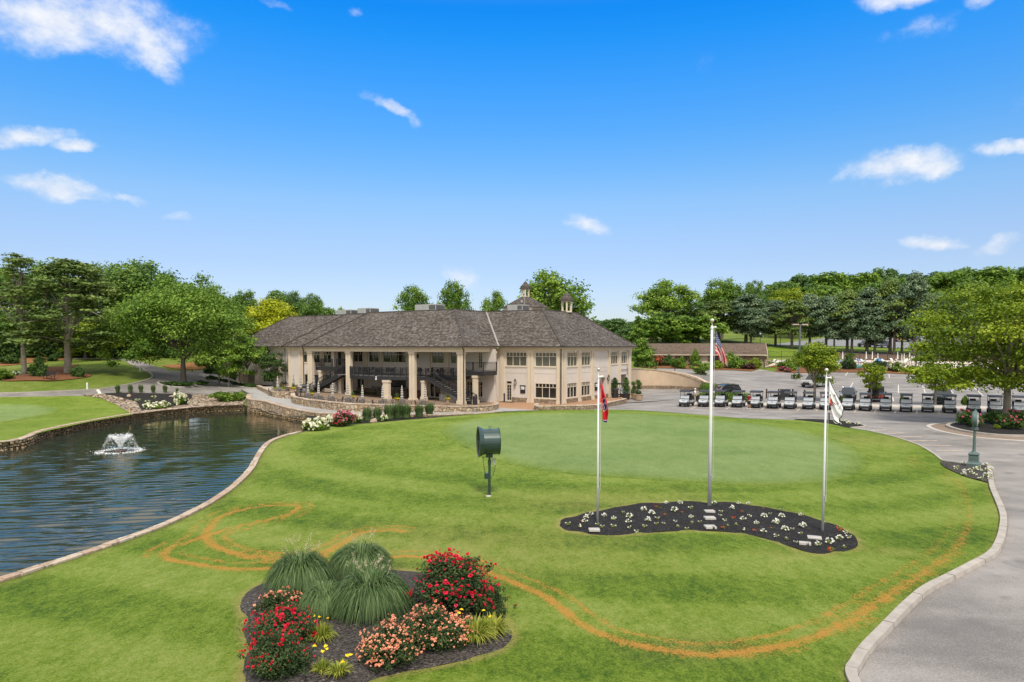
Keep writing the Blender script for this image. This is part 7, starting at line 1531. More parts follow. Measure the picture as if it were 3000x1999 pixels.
def make_car(kind, paint, L=4.7, W=1.86, H=1.7, name='parked_car'):
    e = empty(name); P = M('paint_' + paint[0], paint[1], .25, .3 if len(paint) < 3 else paint[2], .05, 1, 0, 1.0); h = W / 2; m = MB(); f = L / 2
    bz = .32
    if kind == 'suv':
        loft(m, [(-f, bz + .1, h * .82), (-f, .78, h * .86), (-f + .25, .98, h * .93), (-f + 1.25, 1.08, h * .97), (f - .1, 1.10, h * .95), (f, .9, h * .92), (f, bz + .1, h * .88), (f - .4, bz, h), (-f + .4, bz, h)])
        cab = [(-f + 1.05, 1.07, h * .93), (-f + 1.95, H - .05, h * .74), (-f + 2.6, H, h * .75), (f - .5, H - .03, h * .75), (f - .12, 1.09, h * .90)]
    elif kind == 'sedan':
        loft(m, [(-f, bz + .1, h * .80), (-f, .68, h * .85), (-f + .3, .82, h * .93), (-f + 1.4, .95, h * .97), (f - 1.0, .98, h * .96), (f - .05, .95, h * .90), (f, bz + .1, h * .85), (f - .5, bz, h), (-f + .5, bz, h)])
        cab = [(-f + 1.3, .94, h * .92), (-f + 2.15, H - .03, h * .70), (-f + 2.7, H, h * .71), (f - 1.5, H - .04, h * .70), (f - .75, .97, h * .88)]
    elif kind == 'pickup':
        loft(m, [(-f, bz + .15, h * .85), (-f, .95, h * .88), (-f + .2, 1.08, h * .94), (-f + 1.35, 1.16, h * .97), (f, 1.16, h * .95), (f, bz + .2, h * .93), (f - .5, bz + .1, h), (-f + .5, bz + .1, h)])
        cab = [(-f + 1.3, 1.15, h * .93), (-f + 2.0, H - .05, h * .78), (-f + 2.5, H, h * .78), (f - 2.0, H - .03, h * .78), (f - 1.75, 1.15, h * .90)]
    else:  # boxy off-roader
        loft(m, [(-f, .55, h * .75), (-f, 1.02, h * .76), (-f + 1.3, 1.10, h * .78), (-f + 1.35, 1.14, h * .86), (f, 1.14, h * .86), (f, .55, h * .86), (f - .4, .45, h * .86), (-f + .4, .45, h * .8)])
        cab = [(-f + 1.35, 1.13, h * .86), (-f + 1.7, H - .03, h * .80), (-f + 2.0, H, h * .80), (f - .1, H - .02, h * .80), (f - .02, 1.13, h * .85)]
    m.build('body', P, e, bevel=.05)
    m = MB(); loft(m, cab); m.build('window', CGLASS if kind != 'jeep' else PLAST, e, bevel=.04)
    m = MB(); y1, y2 = cab[1][0] + .1, cab[-2][0] - .05; zz = H - .005; w = cab[2][2] * .96
    loft(m, [(y1, zz - .045, w), (y1 + .3, zz + .02, w), (y2 - .3, zz + .015, w), (y2, zz - .04, w)]); 
    for s in (-1, 1):
        for a, b in ((cab[0], cab[1]), (cab[-1], cab[-2])): m.bar((s * a[2] * 1.005, a[0], a[1]), (s * b[2] * 1.01, b[0], b[1]), .07, .05)
        ym = (cab[1][0] + cab[-2][0]) / 2; m.bar((s * cab[0][2] * 1.0, ym, cab[0][1]), (s * cab[2][2] * 1.01, ym, H - .05), .07, .05)
    m.build('roof', P if kind != 'jeep' else PLAST, e)
    for s in (-1, 1):
        m = MB(); m.cbox((s * h * .70, -f + .01, .78 if kind != 'sedan' else .68), (.34, .10, .14), s * .3); m.build('headlight', M('lamp_lens', (.7, .72, .75), .1), e)
        m = MB(); m.cbox((s * h * .78, f - .0, .95 if kind != 'sedan' else .82), (.18, .06, .26 if kind != 'sedan' else .14)); m.build('tail_light', M('tail_lens', (.55, .04, .03), .2), e)
        m = MB(); m.cbox((s * (h * .98 + .06), cab[0][0] + .5, 1.12 if kind != 'sedan' else 1.0), (.20, .10, .15)); m.build('mirror', PLAST, e, bevel=.03)
    m = MB(); m.box(-h * .55, h * .55, -f - .02, -f + .05, .48, .74); m.build('grille', PLAST, e); m = MB(); m.box(-h * .8, h * .8, -f - .05, -f + .1, .34, .46); m.box(-h * .8, h * .8, f - .1, f + .05, .36, .52); m.build('bumper', PLAST, e, bevel=.02)
    m = MB(); m.box(-.26, .26, f + .05, f + .065, .62, .76) if kind != 'jeep' else m.box(-.26, .26, f + .02, f + .05, .62, .90); m.build('number_plate', M('plate_white', (.6, .62, .62), .5), e)
    r = .35 if kind in ('sedan', 'suv') else .41
    for x in (-h * .88, h * .88):
        for y in (-f + .88, f - .92): wheel(e, x, y, r, .24)
    if kind == 'jeep':
        m = MB(); m.lathe([(.25, -.1), (.39, -.1), (.41, -.05), (.41, .06), (.36, .1), (.1, .1)], 18, (0, 0, 0), Matrix.Translation((0, f + .14, .98)) @ Matrix.Rotation(-PI / 2, 4, 'X'))
        m.build('spare_wheel', TYRE, e)
    if kind == 'suv':
        m = MB()
        for s in (-1, 1): m.tube([(s * h * .66, y1 + .5, H + .02), (s * h * .66, y1 + .6, H + .08), (s * h * .66, y2 - .4, H + .08), (s * h * .66, y2 - .3, H + .02)], .02, 5)
        m.build('roof_rails', PLAST, e)
    return e
def put(e, x, y, rz, label, cat='car', Y=None, dz=.02, group=None):
    if Y: X = at(x, 1000, Y)[0]; p = (X, Y)
    else: p = gp(x, y)
    place(e, (p[0], p[1], g1(*p) + dz), rz); tag(e, label, cat, group)
put(make_car('suv', ('black', (.012, .013, .015)), 4.8), 2122, 0, -rad(62), 'black car standing behind the clipped hedge and the third cart', Y=90.5)
put(make_car('pickup', ('pale_gold', (.42, .42, .40)), 5.6, 1.95, 1.85, 'pickup_truck'), 2392, 0, -rad(52), 'pale pickup truck half hidden behind the round headed lot tree', 'pickup truck', Y=104)
put(make_car('sedan', ('blue_grey', (.16, .19, .23)), 4.8, 1.85, 1.5), 2489, 0, -rad(28), 'dark blue grey sedan nosed up to the strip behind the carts', Y=88)
put(make_car('jeep', ('orange_red', (.42, .045, .015)), 4.3, 1.9, 1.85, 'off_road_vehicle'), 2572, 0, rad(180 - 30), 'red boxy off road vehicle with black hard top and spare wheel, seen from behind', 'off-roader', Y=85.5)
put(make_car('suv', ('dark_blue', (.035, .050, .075)), 4.8, 1.95, 1.74), 2766, 0, -rad(33), 'dark blue sport utility car facing the carts beside the small lime tree', Y=82.3)
put(make_car('pickup', ('black', (.012, .013, .015)), 5.6, 1.95, 1.85, 'pickup_truck'), 2542, 0, -rad(68), 'black pickup truck at the near edge of the upper lot behind the cedars', 'pickup truck', Y=183, dz=.12)
put(make_car('suv', ('charcoal', (.035, .040, .040)), 4.7, 1.9, 1.75), 2584, 0, -rad(60), 'charcoal sport utility car beside the black pickup in the upper lot', Y=182, dz=.12)
put(make_car('suv', ('dark_red', (.22, .012, .018)), 4.7, 1.9, 1.75), 2643, 0, rad(120), 'dark red sport utility car at the back of the upper lot', Y=205, dz=.12)
put(make_car('suv', ('black', (.012, .013, .015)), 4.7, 1.9, 1.7), 2678, 0, rad(120), 'small black car right of the red one in the upper lot', Y=204, dz=.12)
put(make_car('sedan', ('cream_white', (.62, .60, .54)), 4.9, 1.9, 1.45), 2693, 0, -rad(64), 'cream white sedan in the upper lot behind a cedar trunk', Y=174, dz=.12)
put(make_car('sedan', ('white', (.66, .66, .66)), 4.8, 1.88, 1.5), 2770, 0, -rad(60), 'white sedan in the upper lot half hidden by the big lime tree', Y=185, dz=.12)
def skin(name, V, E, R, mat, parent=None, sub=2):
    me = bpy.data.meshes.new(name); me.from_pydata([tuple(v) for v in V], E, []); o = link_mesh(name, me, mat, parent); me.materials.clear(); me.materials.append(mat)
    s = o.modifiers.new('skin', 'SKIN'); s.use_smooth_shade = True
    for i, r in enumerate(R): 
        d = me.skin_vertices[0].data[i]; d.radius = r if isinstance(r, tuple) else (r, r); d.use_root = (i == 0)
    q = o.modifiers.new('sub', 'SUBSURF'); q.levels = sub; q.render_levels = sub; return o
SKINM = M('skin', (.46, .26, .17), .55, 0, .06)
def person(label, loc, rz, shirt, shorts, hair, shoe=(.75, .75, .75), arms=((.30, -.10, 1.05), (.16, -.34, 1.10)), seat=False, cap=None, trousers=False):
    """arms: elbow and hand of the right arm (left mirrored); faces -y"""
    (ex, ey, ez), (hx, hy, hz) = arms; zp = .92
    V = [(0, .02, zp), (0, .02, 1.10), (0, .02, 1.32), (0, .01, 1.46), (0, -.01, 1.53), (0, -.015, 1.62), (0, -.01, 1.71), (0, -.10, 1.62)]; E = [(0, 1), (1, 2), (2, 3), (3, 4), (4, 5), (5, 6), (5, 7)]; R = [(.15, .11), (.14, .10), (.16, .11), (.10, .08), (.055, .055), (.082, .095), (.055, .06), .014]
    for s in (-1, 1):
        b = len(V); V += [(s * .19, .02, 1.41), (s * ex, ey, ez), (s * hx, hy, hz), (s * hx * .9, hy - .07, hz + .01), (s * hx * .8, hy - .12, hz + .0)]; E += [(3, b), (b, b + 1), (b + 1, b + 2), (b + 2, b + 3), (b + 3, b + 4)]; R += [.062, .044, .030, (.018, .038), (.012, .028)]
        b = len(V); V += [(s * .095, .02, .86), (s * .105, .0 + .03 * s, .49), (s * .11, .04 + .05 * s, .10), (s * .115, -.03 + .05 * s, .045), (s * .12, -.13 + .05 * s, .035)]; E += [(0, b), (b, b + 1), (b + 1, b + 2), (b + 2, b + 3), (b + 3, b + 4)]; R += [.095, .062, .040, .042, .030]
    o = skin('person', V, E, R, SKINM); place(o, loc, rz); tag(o, label, 'person')
    k = MB()   # fingers and thumbs
    for s in (-1, 1):
        for i in range(4): x = s * (hx * .8) + (i - 1.5) * .018; k.tube([(x, hy - .11, hz), (x, hy - .15, hz - .012), (x, hy - .175 + .006 * abs(i - 1.5), hz - .035)], [.0085, .008, .006], 5)
        k.tube([(s * hx * .9 - s * .03, hy - .05, hz + .015), (s * hx * .9 - s * .055, hy - .09, hz + .02)], [.010, .008], 5)
    k.build('fingers', SKINM, o, smooth=True)
    fm = MB()
    for s in (-1, 1): fm.ball((s * .032, -.098, 1.645), (.012, .008, .009), 6, 4)
    fm.build('eyes', M('eye_dark', (.03, .02, .02), .3), o)
    S = [V[0], (0, .02, 1.10), (0, .02, 1.32), (0, .01, 1.45)]; Es = [(0, 1), (1, 2), (2, 3)]; Rs = [(.165, .125), (.155, .115), (.178, .125), (.105, .09)]
    for s in (-1, 1): b = len(S); S += [(s * .20, .02, 1.41), (s * (.2 + (ex - .2) * .55), ey * .55, 1.41 + (ez - 1.41) * .55)]; Es += [(3, b), (b, b + 1)]; Rs += [.078, .066]
    skin('shirt', S, Es, Rs, M('cloth_%s' % shirt[0], shirt[1], .85), o)
    S = [(0, .02, .94)]; Es = []; Rs = [(.168, .128)]
    for s in (-1, 1):
        b = len(S); S += [(s * .095, .02, .85), (s * .105, .01 + .03 * s, .50)]; Es += [(0, b), (b, b + 1)]; Rs += [.112, .088]
        if trousers: S += [(s * .11, .04 + .05 * s, .10)]; Es += [(b + 1, b + 2)]; Rs += [.062]
    skin('trousers' if trousers else 'shorts', S, Es, Rs, M('cloth_%s' % shorts[0], shorts[1], .85), o)
    S = []; Es = []; Rs = []; m = MB()
    for s in (-1, 1): m.tube([(s * .11, .08 + .05 * s, .05), (s * .115, -.03 + .05 * s, .055), (s * .12, -.15 + .05 * s, .04)], [.045, .05, .034], 8)
    m.build('shoes', M('shoe_%d' % int(shoe[0] * 99), shoe, .7), o, smooth=True)
    m = MB(); m.ball((0, .005, 1.665), (.092, .108, .10), 12, 8) if not cap else m.lathe([(.10, 0), (.108, .02), (.10, .07), (.06, .105), (.01, .115)], 14, (0, .0, 1.66))
    if cap: m.cbox((0, -.14, 1.672), (.15, .12, .014))
    m.build('cap' if cap else 'hair', M('hair_' + hair[0], hair[1], .7), o, smooth=True)
    return o
p = gp(2194, 1200.5, 0); person('man in a dark red shirt, black shorts and white shoes standing beside a cart', (p[0], p[1], .02), rad(120), ('dark_red', (.22, .010, .025)), ('black', (.015, .015, .017)), ('black', (.02, .016, .014)))
p = gp(2036, 1182, .1); person('worker in a white shirt and white cap standing behind a black utility cart', (p[0], p[1], .12), rad(70), ('white', (.72, .72, .74)), ('khaki', (.35, .30, .22)), ('white', (.75, .75, .75)), cap=True, trousers=True)
p = gp(2105, 1171, .1); person('dark haired person behind the third cart near the black car', (p[0], p[1], .35), rad(10), ('navy', (.03, .04, .08)), ('grey', (.2, .2, .2)), ('brown', (.05, .022, .015)), trousers=True)
e = empty('utility_cart'); p = gp(2037, 1183.5, 0); place(e, (p[0], p[1], .13), -rad(25)); tag(e, 'black utility cart tub between the first two golf carts', 'utility cart')
m = MB(); m.box(-.6, .6, -.4, .4, .25, .30); m.box(-.6, .6, -.42, -.37, .25, .85); m.box(-.6, .6, .37, .42, .25, .85); m.box(-.62, -.57, -.37, .37, .25, .85); m.box(.57, .62, -.37, .37, .25, .85); m.build('tub', PLAST, e, bevel=.02)
for x in (-.45, .45): wheel(e, x, -.25, .18, .1); wheel(e, x, .25, .18, .1)
BOLM = M('brown_timber', (.055, .035, .025), .8, 0, .25, 6)
for x, y, lb in [(2245.5, 1168, 'dark brown timber bollard left of the dark cabinet, full height in view'), (2281, 1169, 'dark brown bollard just left of the dark cabinet'), (2322, 1169, 'dark brown bollard right of the dark cabinet'), (2357, 1172, 'dark brown bollard beside the round headed lot tree')]:
    p = gp(x, y); m = MB(); m.lathe([(.10, 0), (.10, 1.25), (.09, 1.3), (.02, 1.31)], 12); o = m.build('bollard', BOLM); o.location = (p[0], p[1], g1(*p) - .02); tag(o, lb, 'bollard', 'bollards behind the carts')
e = empty('ice_machine_cabinet'); p = gp(2300, 1172); place(e, (p[0], p[1], g1(*p)), -rad(20)); tag(e, 'dark slatted cabinet behind the golf carts between the bollards', 'cabinet')
m = MB(); m.box(-.6, .6, -.4, .4, 0, 1.3); m.box(-.64, .64, -.44, .44, 1.3, 1.38); m.build('case', M('dark_cabinet', (.06, .062, .066), .5), e, bevel=.02)
m = MB(); [m.box(-.5, .5, -.425, -.40, .15 + .14 * k, .22 + .14 * k) for k in range(8)]; m.build('louvres', PLAST, e)
e = empty('bench'); p = gp(2302, 1181, .1); place(e, (p[0], p[1], .13), -rad(18)); tag(e, 'black bench with a back rail in front of the dark cabinet', 'bench')
m = MB(); m.box(-1.1, 1.1, -.2, .25, .42, .48); m.build('seat', PLAST, e); m = MB(); m.box(-1.1, 1.1, .25, .30, .7, .95); m.build('backrest', PLAST, e)
for s in (-1, 1): m = MB(); m.box(s * .95 - .04, s * .95 + .04, -.18, .30, 0, .42); m.box(s * .95 - .04, s * .95 + .04, .25, .31, .42, .72); m.build('leg', PLAST, e)

POLE = M('white_pole', (.68, .68, .69), .4, 0, .05)
GOLD = M('gold_ball', (.62, .56, .42), .22, .5)
def flagpole(px, h, r0, r1, label):
    p = gp(*px, 0); e = empty('flagpole', (p[0], p[1], .08)); tag(e, label, 'flagpole', 'flagpoles in the black mulch bed')
    m = MB(); m.tube([(0, 0, -.1), (0, 0, h * .45), (0, 0, h - .45)], [r0, (r0 + r1) / 2, r1], 14); m.build('pole', POLE, e, smooth=True)
    m = MB(); m.lathe([(r1 * 1.1, h - .47), (r1 * 1.25, h - .38), (r1 * .7, h - .30), (.012, h - .28), (.012, h - .14)], 12); m.tube([(0, 0, h - .36), (.14, 0, h - .36)], .03, 6); m.ball((.15, 0, h - .36), .045); m.build('truck', POLE, e)
    m = MB(); m.ball((0, 0, h - .08), .085 if r0 > .07 else .07, 14, 10); m.build('ball_finial', GOLD, e, smooth=True)
    m = MB(); m.tube([(r0 + .05, -.02, 1.25), (r1 + .06, -.02, h - .4)], .003, 4); m.tube([(r0 + .05, .02, 1.25), (r1 + .06, .02, h - .4)], .003, 4); m.build('halyard', POLE, e)
    m = MB(); m.cbox((r0 * .6, -r0 * .8, 1.25), (.05, .08, .22)); m.build('cleat', GALV, e)
    return e, p
FP1, P1 = flagpole((1750.6, 1536), 6.02, .047, .032, 'left thin white flagpole flying the red flag'); FP2, P2 = flagpole((2078, 1491), 7.98, .086, .052, 'tallest white flagpole in the middle flying the striped flag'); FP3, P3 = flagpole((2410, 1566), 6.04, .047, .032, 'right thin white flagpole flying the white flag')
def flag(name, label, base, zt, hoist, top, fly, bot, folds, colour, mats, nu=60, nv=52):
    """cloth hung from a pole: top and bottom edges are curves in (x, z); folds run along the fly"""
    def cur(P, t):
        P = [np.array(q, float) for q in P]; s = [0]
        for a, b in zip(P[:-1], P[1:]): s.append(s[-1] + np.linalg.norm(b - a))
        s = np.array(s) / s[-1]; return np.stack([np.interp(t, s, [q[0] for q in P]), np.interp(t, s, [q[1] for q in P])], -1)
    U = np.linspace(0, 1, nu + 1); T = cur(top, U); B = cur(bot, U); H = cur(hoist, np.linspace(0, 1, nv + 1)); Fl = cur(fly, np.linspace(0, 1, nv + 1))
    V = []
    for j in range(nv + 1):
        v = j / nv
        for i in range(nu + 1):
            u = U[i]; C = (1 - v) * T[i] + v * B[i] + (1 - u) * H[j] + u * Fl[j] - ((1 - u) * (1 - v) * T[0] + u * (1 - v) * T[-1] + (1 - u) * v * B[0] + u * v * B[-1])
            y = sum(a * math.sin(2 * PI * (f * v + g * u) + ph) for a, f, g, ph in folds) * min(1, u * 3.5); dx = sum(a * .35 * math.cos(2 * PI * (f * v + g * u) + ph) for a, f, g, ph in folds) * min(1, u * 3) * (1 - abs(2 * v - 1))
            V.append((C[0] + dx, y - .02, C[1]))
    me = bpy.data.meshes.new(name); F = []; mi = []
    for j in range(nv):
        for i in range(nu): a = j * (nu + 1) + i; F.append((a, a + 1, a + nu + 2, a + nu + 1)); mi.append(colour((i + .5) / nu, (j + .5) / nv))
    me.from_pydata(V, [], F); me.polygons.foreach_set('material_index', mi); me.shade_smooth(); o = link_mesh(name, me, mats); o.location = base; tag(o, label, 'flag')
    A = np.array(V).reshape(nv + 1, nu + 1, 3)
    def S(u, v, off): 
        i = min(u * nu, nu - 1e-6); j = min(v * nv, nv - 1e-6); i0, j0 = int(i), int(j); fi, fj = i - i0, j - j0; p = (A[j0, i0] * (1 - fi) + A[j0, i0 + 1] * fi) * (1 - fj) + (A[j0 + 1, i0] * (1 - fi) + A[j0 + 1, i0 + 1] * fi) * fj
        n = np.cross(A[j0, i0 + 1] - A[j0, i0], A[j0 + 1, i0] - A[j0, i0]); n = n / (np.linalg.norm(n) + 1e-9); return p + n * off
    S.grid = A; return o, S
CW = M('flag_white', (.74, .74, .75), .8, 0, .03); CR = M('flag_red', (.62, .012, .025), .8, 0, .05); CB = M('flag_blue', (.030, .045, .20), .8, 0, .06); CK = M('flag_black', (.015, .016, .022), .8); CO = M('emblem_red', (.64, .05, .02), .8)
def star_on(mb, S, u, v, r, asp, off, rot=0):
    for o_ in (off, -off):
        c = S(u, v, o_); vs = [c]
        for k in range(10): q = r * (1 if k % 2 == 0 else .42); a = PI / 2 + k * PI / 5 + rot; vs.append(S(min(max(u + q * math.cos(a) / asp, 0), 1), min(max(v - q * math.sin(a), 0), 1), o_))
        mb.add(vs, [(0, 1 + k, 1 + (k + 1) % 10) for k in range(10)])
us, US = flag('national_flag', 'red and white striped flag with a starred blue corner hanging from the tallest pole', (P2[0] + .17, P2[1], 7.52), 0, [(0, 0), (-.02, -.90)], [(0, 0), (.13, -.30), (.25, -.55), (.40, -.90), (.50, -1.20), (.53, -1.56)], [(.53, -1.56), (.44, -1.46), (.30, -1.28), (.15, -1.26)], [(-.02, -.90), (.06, -.94), (.11, -1.05), (.13, -1.16), (.15, -1.26)],
              [(.085, 1.6, .35, .4), (.05, 3.1, .2, 1.3)], lambda u, v: 2 if (u < .4 and v < 7 / 13) else (1 if int(v * 13) % 2 == 0 else 0), [CW, CR, CB])
us.location.z = 7.55
m = MB()
for j in range(9):
    for i in range(6 - (j % 2)): star_on(m, US, .4 * (i + (1 if j % 2 else .5) + .0) / 6, (j + .75) / 9.5 * 7 / 13, .026, 1.7, .004)
m.build('stars', CW, us)['kind'] = 'stuff'
def tn_col(u, v):
    d = math.hypot((u - .47) * 1.65, v - .5)
    if u > .945: return 2
    if u > .925: return 0
    return 2 if d < .27 else (0 if d < .305 else 1)
tn, TS = flag('state_flag', 'red flag with a blue starred roundel hanging limp from the left pole', (P1[0] + .09, P1[1], 5.64), 0, [(0, 0), (-.02, -.88)], [(0, 0), (.09, -.30), (.17, -.60), (.27, -.95), (.31, -1.27), (.25, -1.62)], [(.25, -1.62), (.20, -1.68), (.14, -1.66), (.07, -1.60)], [(-.02, -.88), (.03, -.90), (.05, -1.10), (.06, -1.35), (.07, -1.60)], [(.075, 1.5, .2, 2.2), (.05, 2.6, .3, .4)], tn_col, [CW, CR, CB])
m = MB(); [star_on(m, TS, .47 + .13 / 1.65 * math.cos(a), .5 + .13 * math.sin(a), .105, 1.65, .004, a) for a in (.3, .3 + 2 * PI / 3, .3 + 4 * PI / 3)]; m.build('stars', CW, tn)
wf, WS = flag('club_flag', 'white flag with black border and a red and black winged emblem on the right pole', (P3[0] + .09, P3[1], 5.72), 0, [(0, 0), (-.01, -.89)], [(0, 0), (.16, -.28), (.38, -.68), (.56, -1.02)], [(.56, -1.02), (.52, -1.22), (.47, -1.40), (.42, -1.66)], [(-.01, -.89), (.06, -.95), (.12, -1.20), (.20, -1.52), (.30, -1.60), (.42, -1.66)], [(.045, 1.3, .15, 1.0), (.03, 2.6, .3, .2)], lambda u, v: 1 if (u < .035 or u > .965 or v < .03 or v > .95) else 0, [CW, CK])
def on_cloth(mb, S, pts, off):
    A = S.grid.reshape(-1, 3); vs = []
    for (x, z) in pts: d = np.hypot(A[:, 0] - x, A[:, 2] - z); i = np.argsort(d)[:4]; w = 1 / (d[i] + 1e-4); vs.append((x, float((A[i, 1] * w).sum() / w.sum()) - off, z))
    mb.add(vs, [tuple(range(len(vs)))])
zc = lambda x, y: ((x - 318) / 8.71 * .0125, -(y - 262) / 8.71 * .0125)
def strokes(mb, S, pts, w, off):
    P = [np.array(zc(*p)) for p in pts]
    for a, b in zip(P[:-1], P[1:]): t = (b - a) / (np.linalg.norm(b - a) + 1e-9); n = np.array((-t[1], t[0])) * w / 2; on_cloth(mb, S, [a - n, b - n, b + n, a + n], off)
m = MB()
for tri in ([(350, 690), (372, 790), (362, 900)], [(372, 790), (400, 860), (362, 900)], [(400, 860), (470, 890), (420, 905), (362, 900)], [(362, 900), (420, 905), (385, 935), (372, 990)], [(505, 850), (545, 885), (530, 905)], [(445, 690), (468, 672), (458, 715)]): on_cloth(m, WS, [zc(*q) for q in tri], .016)
m.build('emblem', CO, wf)
m = MB(); strokes(m, WS, [(348, 645), (355, 700)], .02, .02); strokes(m, WS, [(378, 770), (400, 850), (440, 868), (490, 908), (440, 925), (395, 940)], .016, .02); strokes(m, WS, [(372, 985), (405, 1030)], .02, .02); strokes(m, WS, [(430, 645), (445, 690), (470, 660), (485, 760), (520, 830), (555, 880), (540, 920)], .016, .02)
strokes(m, WS, [(600, 930), (622, 935)], .012, .02); strokes(m, WS, [(596, 945), (608, 965), (595, 970)], .010, .02); strokes(m, WS, [(585, 985), (600, 995)], .010, .02); strokes(m, WS, [(578, 1005), (582, 1030)], .010, .02); strokes(m, WS, [(568, 1020), (576, 1035)], .010, .02); m.build('emblem_outline', CK, wf)
MK = M('grey_marker', (.42, .40, .37), .7, 0, .15, 3)
def slabm(x, y, w, d, rz, label, cut=False):
    p = gp(1600 + x / 2.01, 900 + y / 2.01, .12); m = MB()
    if cut: m.box(-w / 2, w * .1, -d / 2, d / 2, 0, .08); m.box(w * .1, w * .32, 0, d / 2, 0, .08); m.box(w * .32, w / 2, -d / 2, d / 2, 0, .08)
    else: m.box(-w / 2, w / 2, -d / 2, d / 2, 0, .08)
    o = m.build('stone_marker', MK, bevel=.008); place(o, (p[0], p[1], .11), rz); tag(o, label, 'marker stone')
slabm(962, 1207, .40, .28, 0, 'flat grey marker stone nearest the tallest flagpole'); slabm(963, 1246, .42, .32, 0, 'flat grey marker stone, middle of the three by the tallest flagpole'); slabm(966, 1299, .40, .36, 0, 'notched grey marker stone at the front edge below the tallest flagpole', True); slabm(283, 1316, .40, .30, 0, 'flat grey marker stone at the foot of the left flagpole'); slabm(1580, 1364, .46, .34, -.35, 'larger grey marker stone beside the right flagpole'); slabm(1524, 1396, .38, .24, -.35, 'notched small grey marker stone near the right flagpole', True)
for (x, y, lb) in [(2428, 1239, 'left black post'), (2458, 1241, 'right black post')]:
    p = gp(x, y, 0); m = MB(); m.lathe([(.07, 0), (.07, .75), (.05, .82), (.01, .84)], 10); o = m.build('post', PLAST); o.location = (p[0], p[1], .1); tag(o, 'short ' + lb + ' standing in the narrow far lawn bed', 'post')
GRN = M('dark_green_paint', (.024, .052, .048), .32, .1, .12, 2, 0, .4)
p = gp(1434, 1457, 0); e = empty('turf_fan', (p[0], p[1], .06), rad(10)); tag(e, 'dark green drum shaped turf fan on a square post on the lawn', 'fan')
T = Matrix.Translation((-.02, 0, 2.50)) @ Matrix.Rotation(PI / 2, 4, 'Y')
def open_lathe(mb, prof, n, T):
    k = len(prof); vs = [T @ Vector((r * math.cos(2 * PI * i / n), r * math.sin(2 * PI * i / n), z)) for r, z in prof for i in range(n)]; mb.add(vs, [(a * n + i, a * n + (i + 1) % n, (a + 1) % k * n + (i + 1) % n, (a + 1) % k * n + i) for a in range(k) for i in range(n)])
m = MB(); open_lathe(m, [(.575, -.28), (.585, -.27), (.585, .42), (.61, .43), (.61, .46), (.56, .46), (.56, -.28)], 32, T); m.build('drum', GRN, e, smooth=False)
m = MB(); open_lathe(m, [(.70, -.50), (.715, -.49), (.60, -.29), (.60, -.26), (.56, -.26), (.56, -.30), (.66, -.50)], 32, T); m.build('flared_ring', GRN, e)
m = MB(); 
for k in range(9): open_lathe(m, [(.07 + .07 * k, .452), (.075 + .07 * k, .456), (.07 + .07 * k, .46)], 28, T); 
for k in range(10): a = PI * k / 10; m.bar(T @ Vector((.58 * math.cos(a), .58 * math.sin(a), .45)), T @ Vector((-.58 * math.cos(a), -.58 * math.sin(a), .45)), .008); m.bar(T @ Vector((.66 * math.cos(a), .66 * math.sin(a), -.47)), T @ Vector((-.66 * math.cos(a), -.66 * math.sin(a), -.47)), .008)
m.build('guard', PLAST, e)
m = MB(); m.lathe([(.12, -.2), (.14, -.1), (.14, .1), (.08, .16)], 14, (0, 0, 0), T)
for k in range(5):
    a = 2 * PI * k / 5; q = [(.12, a - .2, -.06), (.12, a + .2, .06), (.53, a + .28, .05), (.53, a - .12, -.05)]; m.add([T @ Vector((r * math.cos(b), r * math.sin(b), z)) for r, b, z in q] + [T @ Vector((r * math.cos(b), r * math.sin(b), z + .012)) for r, b, z in q], [(0, 1, 2, 3), (7, 6, 5, 4), (0, 4, 5, 1), (1, 5, 6, 2), (2, 6, 7, 3), (3, 7, 4, 0)])
m.build('fan_blades', PLAST, e)
m = MB(); m.tube([(.03, 0, 3.08), (.03, 0, 3.14)], .015, 5); m.tube([(.03 + .055 * math.cos(a), 0, 3.17 + .055 * math.sin(a)) for a in np.linspace(-PI / 2, 1.5 * PI, 13)], .012, 6); m.build('lifting_eye', GRN, e)
m = MB(); m.box(-.16, .14, -.12, .12, 1.78, 1.93); m.tube([(0, 0, 1.66), (0, 0, 1.80)], .05, 8); m.build('mount', GRN, e, bevel=.01)
m = MB(); m.box(-.055, .055, -.055, .055, -.1, 1.45); m.box(-.07, .07, -.07, .07, 1.45, 1.68); m.build('post', GRN, e, bevel=.008)
m = MB(); m.box(-.23, -.057, -.09, .09, .80, 1.06); m.build('switch_box', GRN, e, bevel=.01)
m = MB(); m.box(.08, .30, -.05, .05, 1.69, 1.73); m.box(.16, .28, -.05, .05, 1.48, 1.66); m.box(.20, .30, -.04, .04, 1.42, 1.50); m.build('junction', M('grey_fitting', (.42, .42, .43), .5), e, bevel=.01)
m = MB(); m.tube([(.27, 0, 1.42), (.24, -.02, 1.2), (.17, -.03, .98), (.06, -.05, .82)], .012, 5); m.tube([(-.30, -.05, 1.88), (-.30, -.08, 1.6), (-.25, -.09, 1.3), (-.20, -.09, 1.0), (-.16, -.09, .90), (-.06, -.07, .80), (-.05, -.06, .3), (-.13, -.05, .10), (-.05, -.08, .03)], .013, 5); m.tube([(-.38, -.05, 1.88), (-.30, -.06, 1.75), (-.14, -.05, 1.86)], .012, 5); m.build('cable', PLAST, e)
m = MB(); m.lathe([(.13, -.02), (.12, .03), (.05, .05)], 12, (-.05, -.03, 0)); m.build('base_plate', M('pale_concrete', (.46, .42, .38)), e)
VERD = M('verdigris_paint', (.095, .140, .132), .45, .15, .18, 3)
p = gp(2852, 1371, 0); e = empty('street_clock', (p[0], p[1], .10), rad(-39)); tag(e, 'verdigris green street clock on a tall post seen edge on, above white flowers', 'clock')
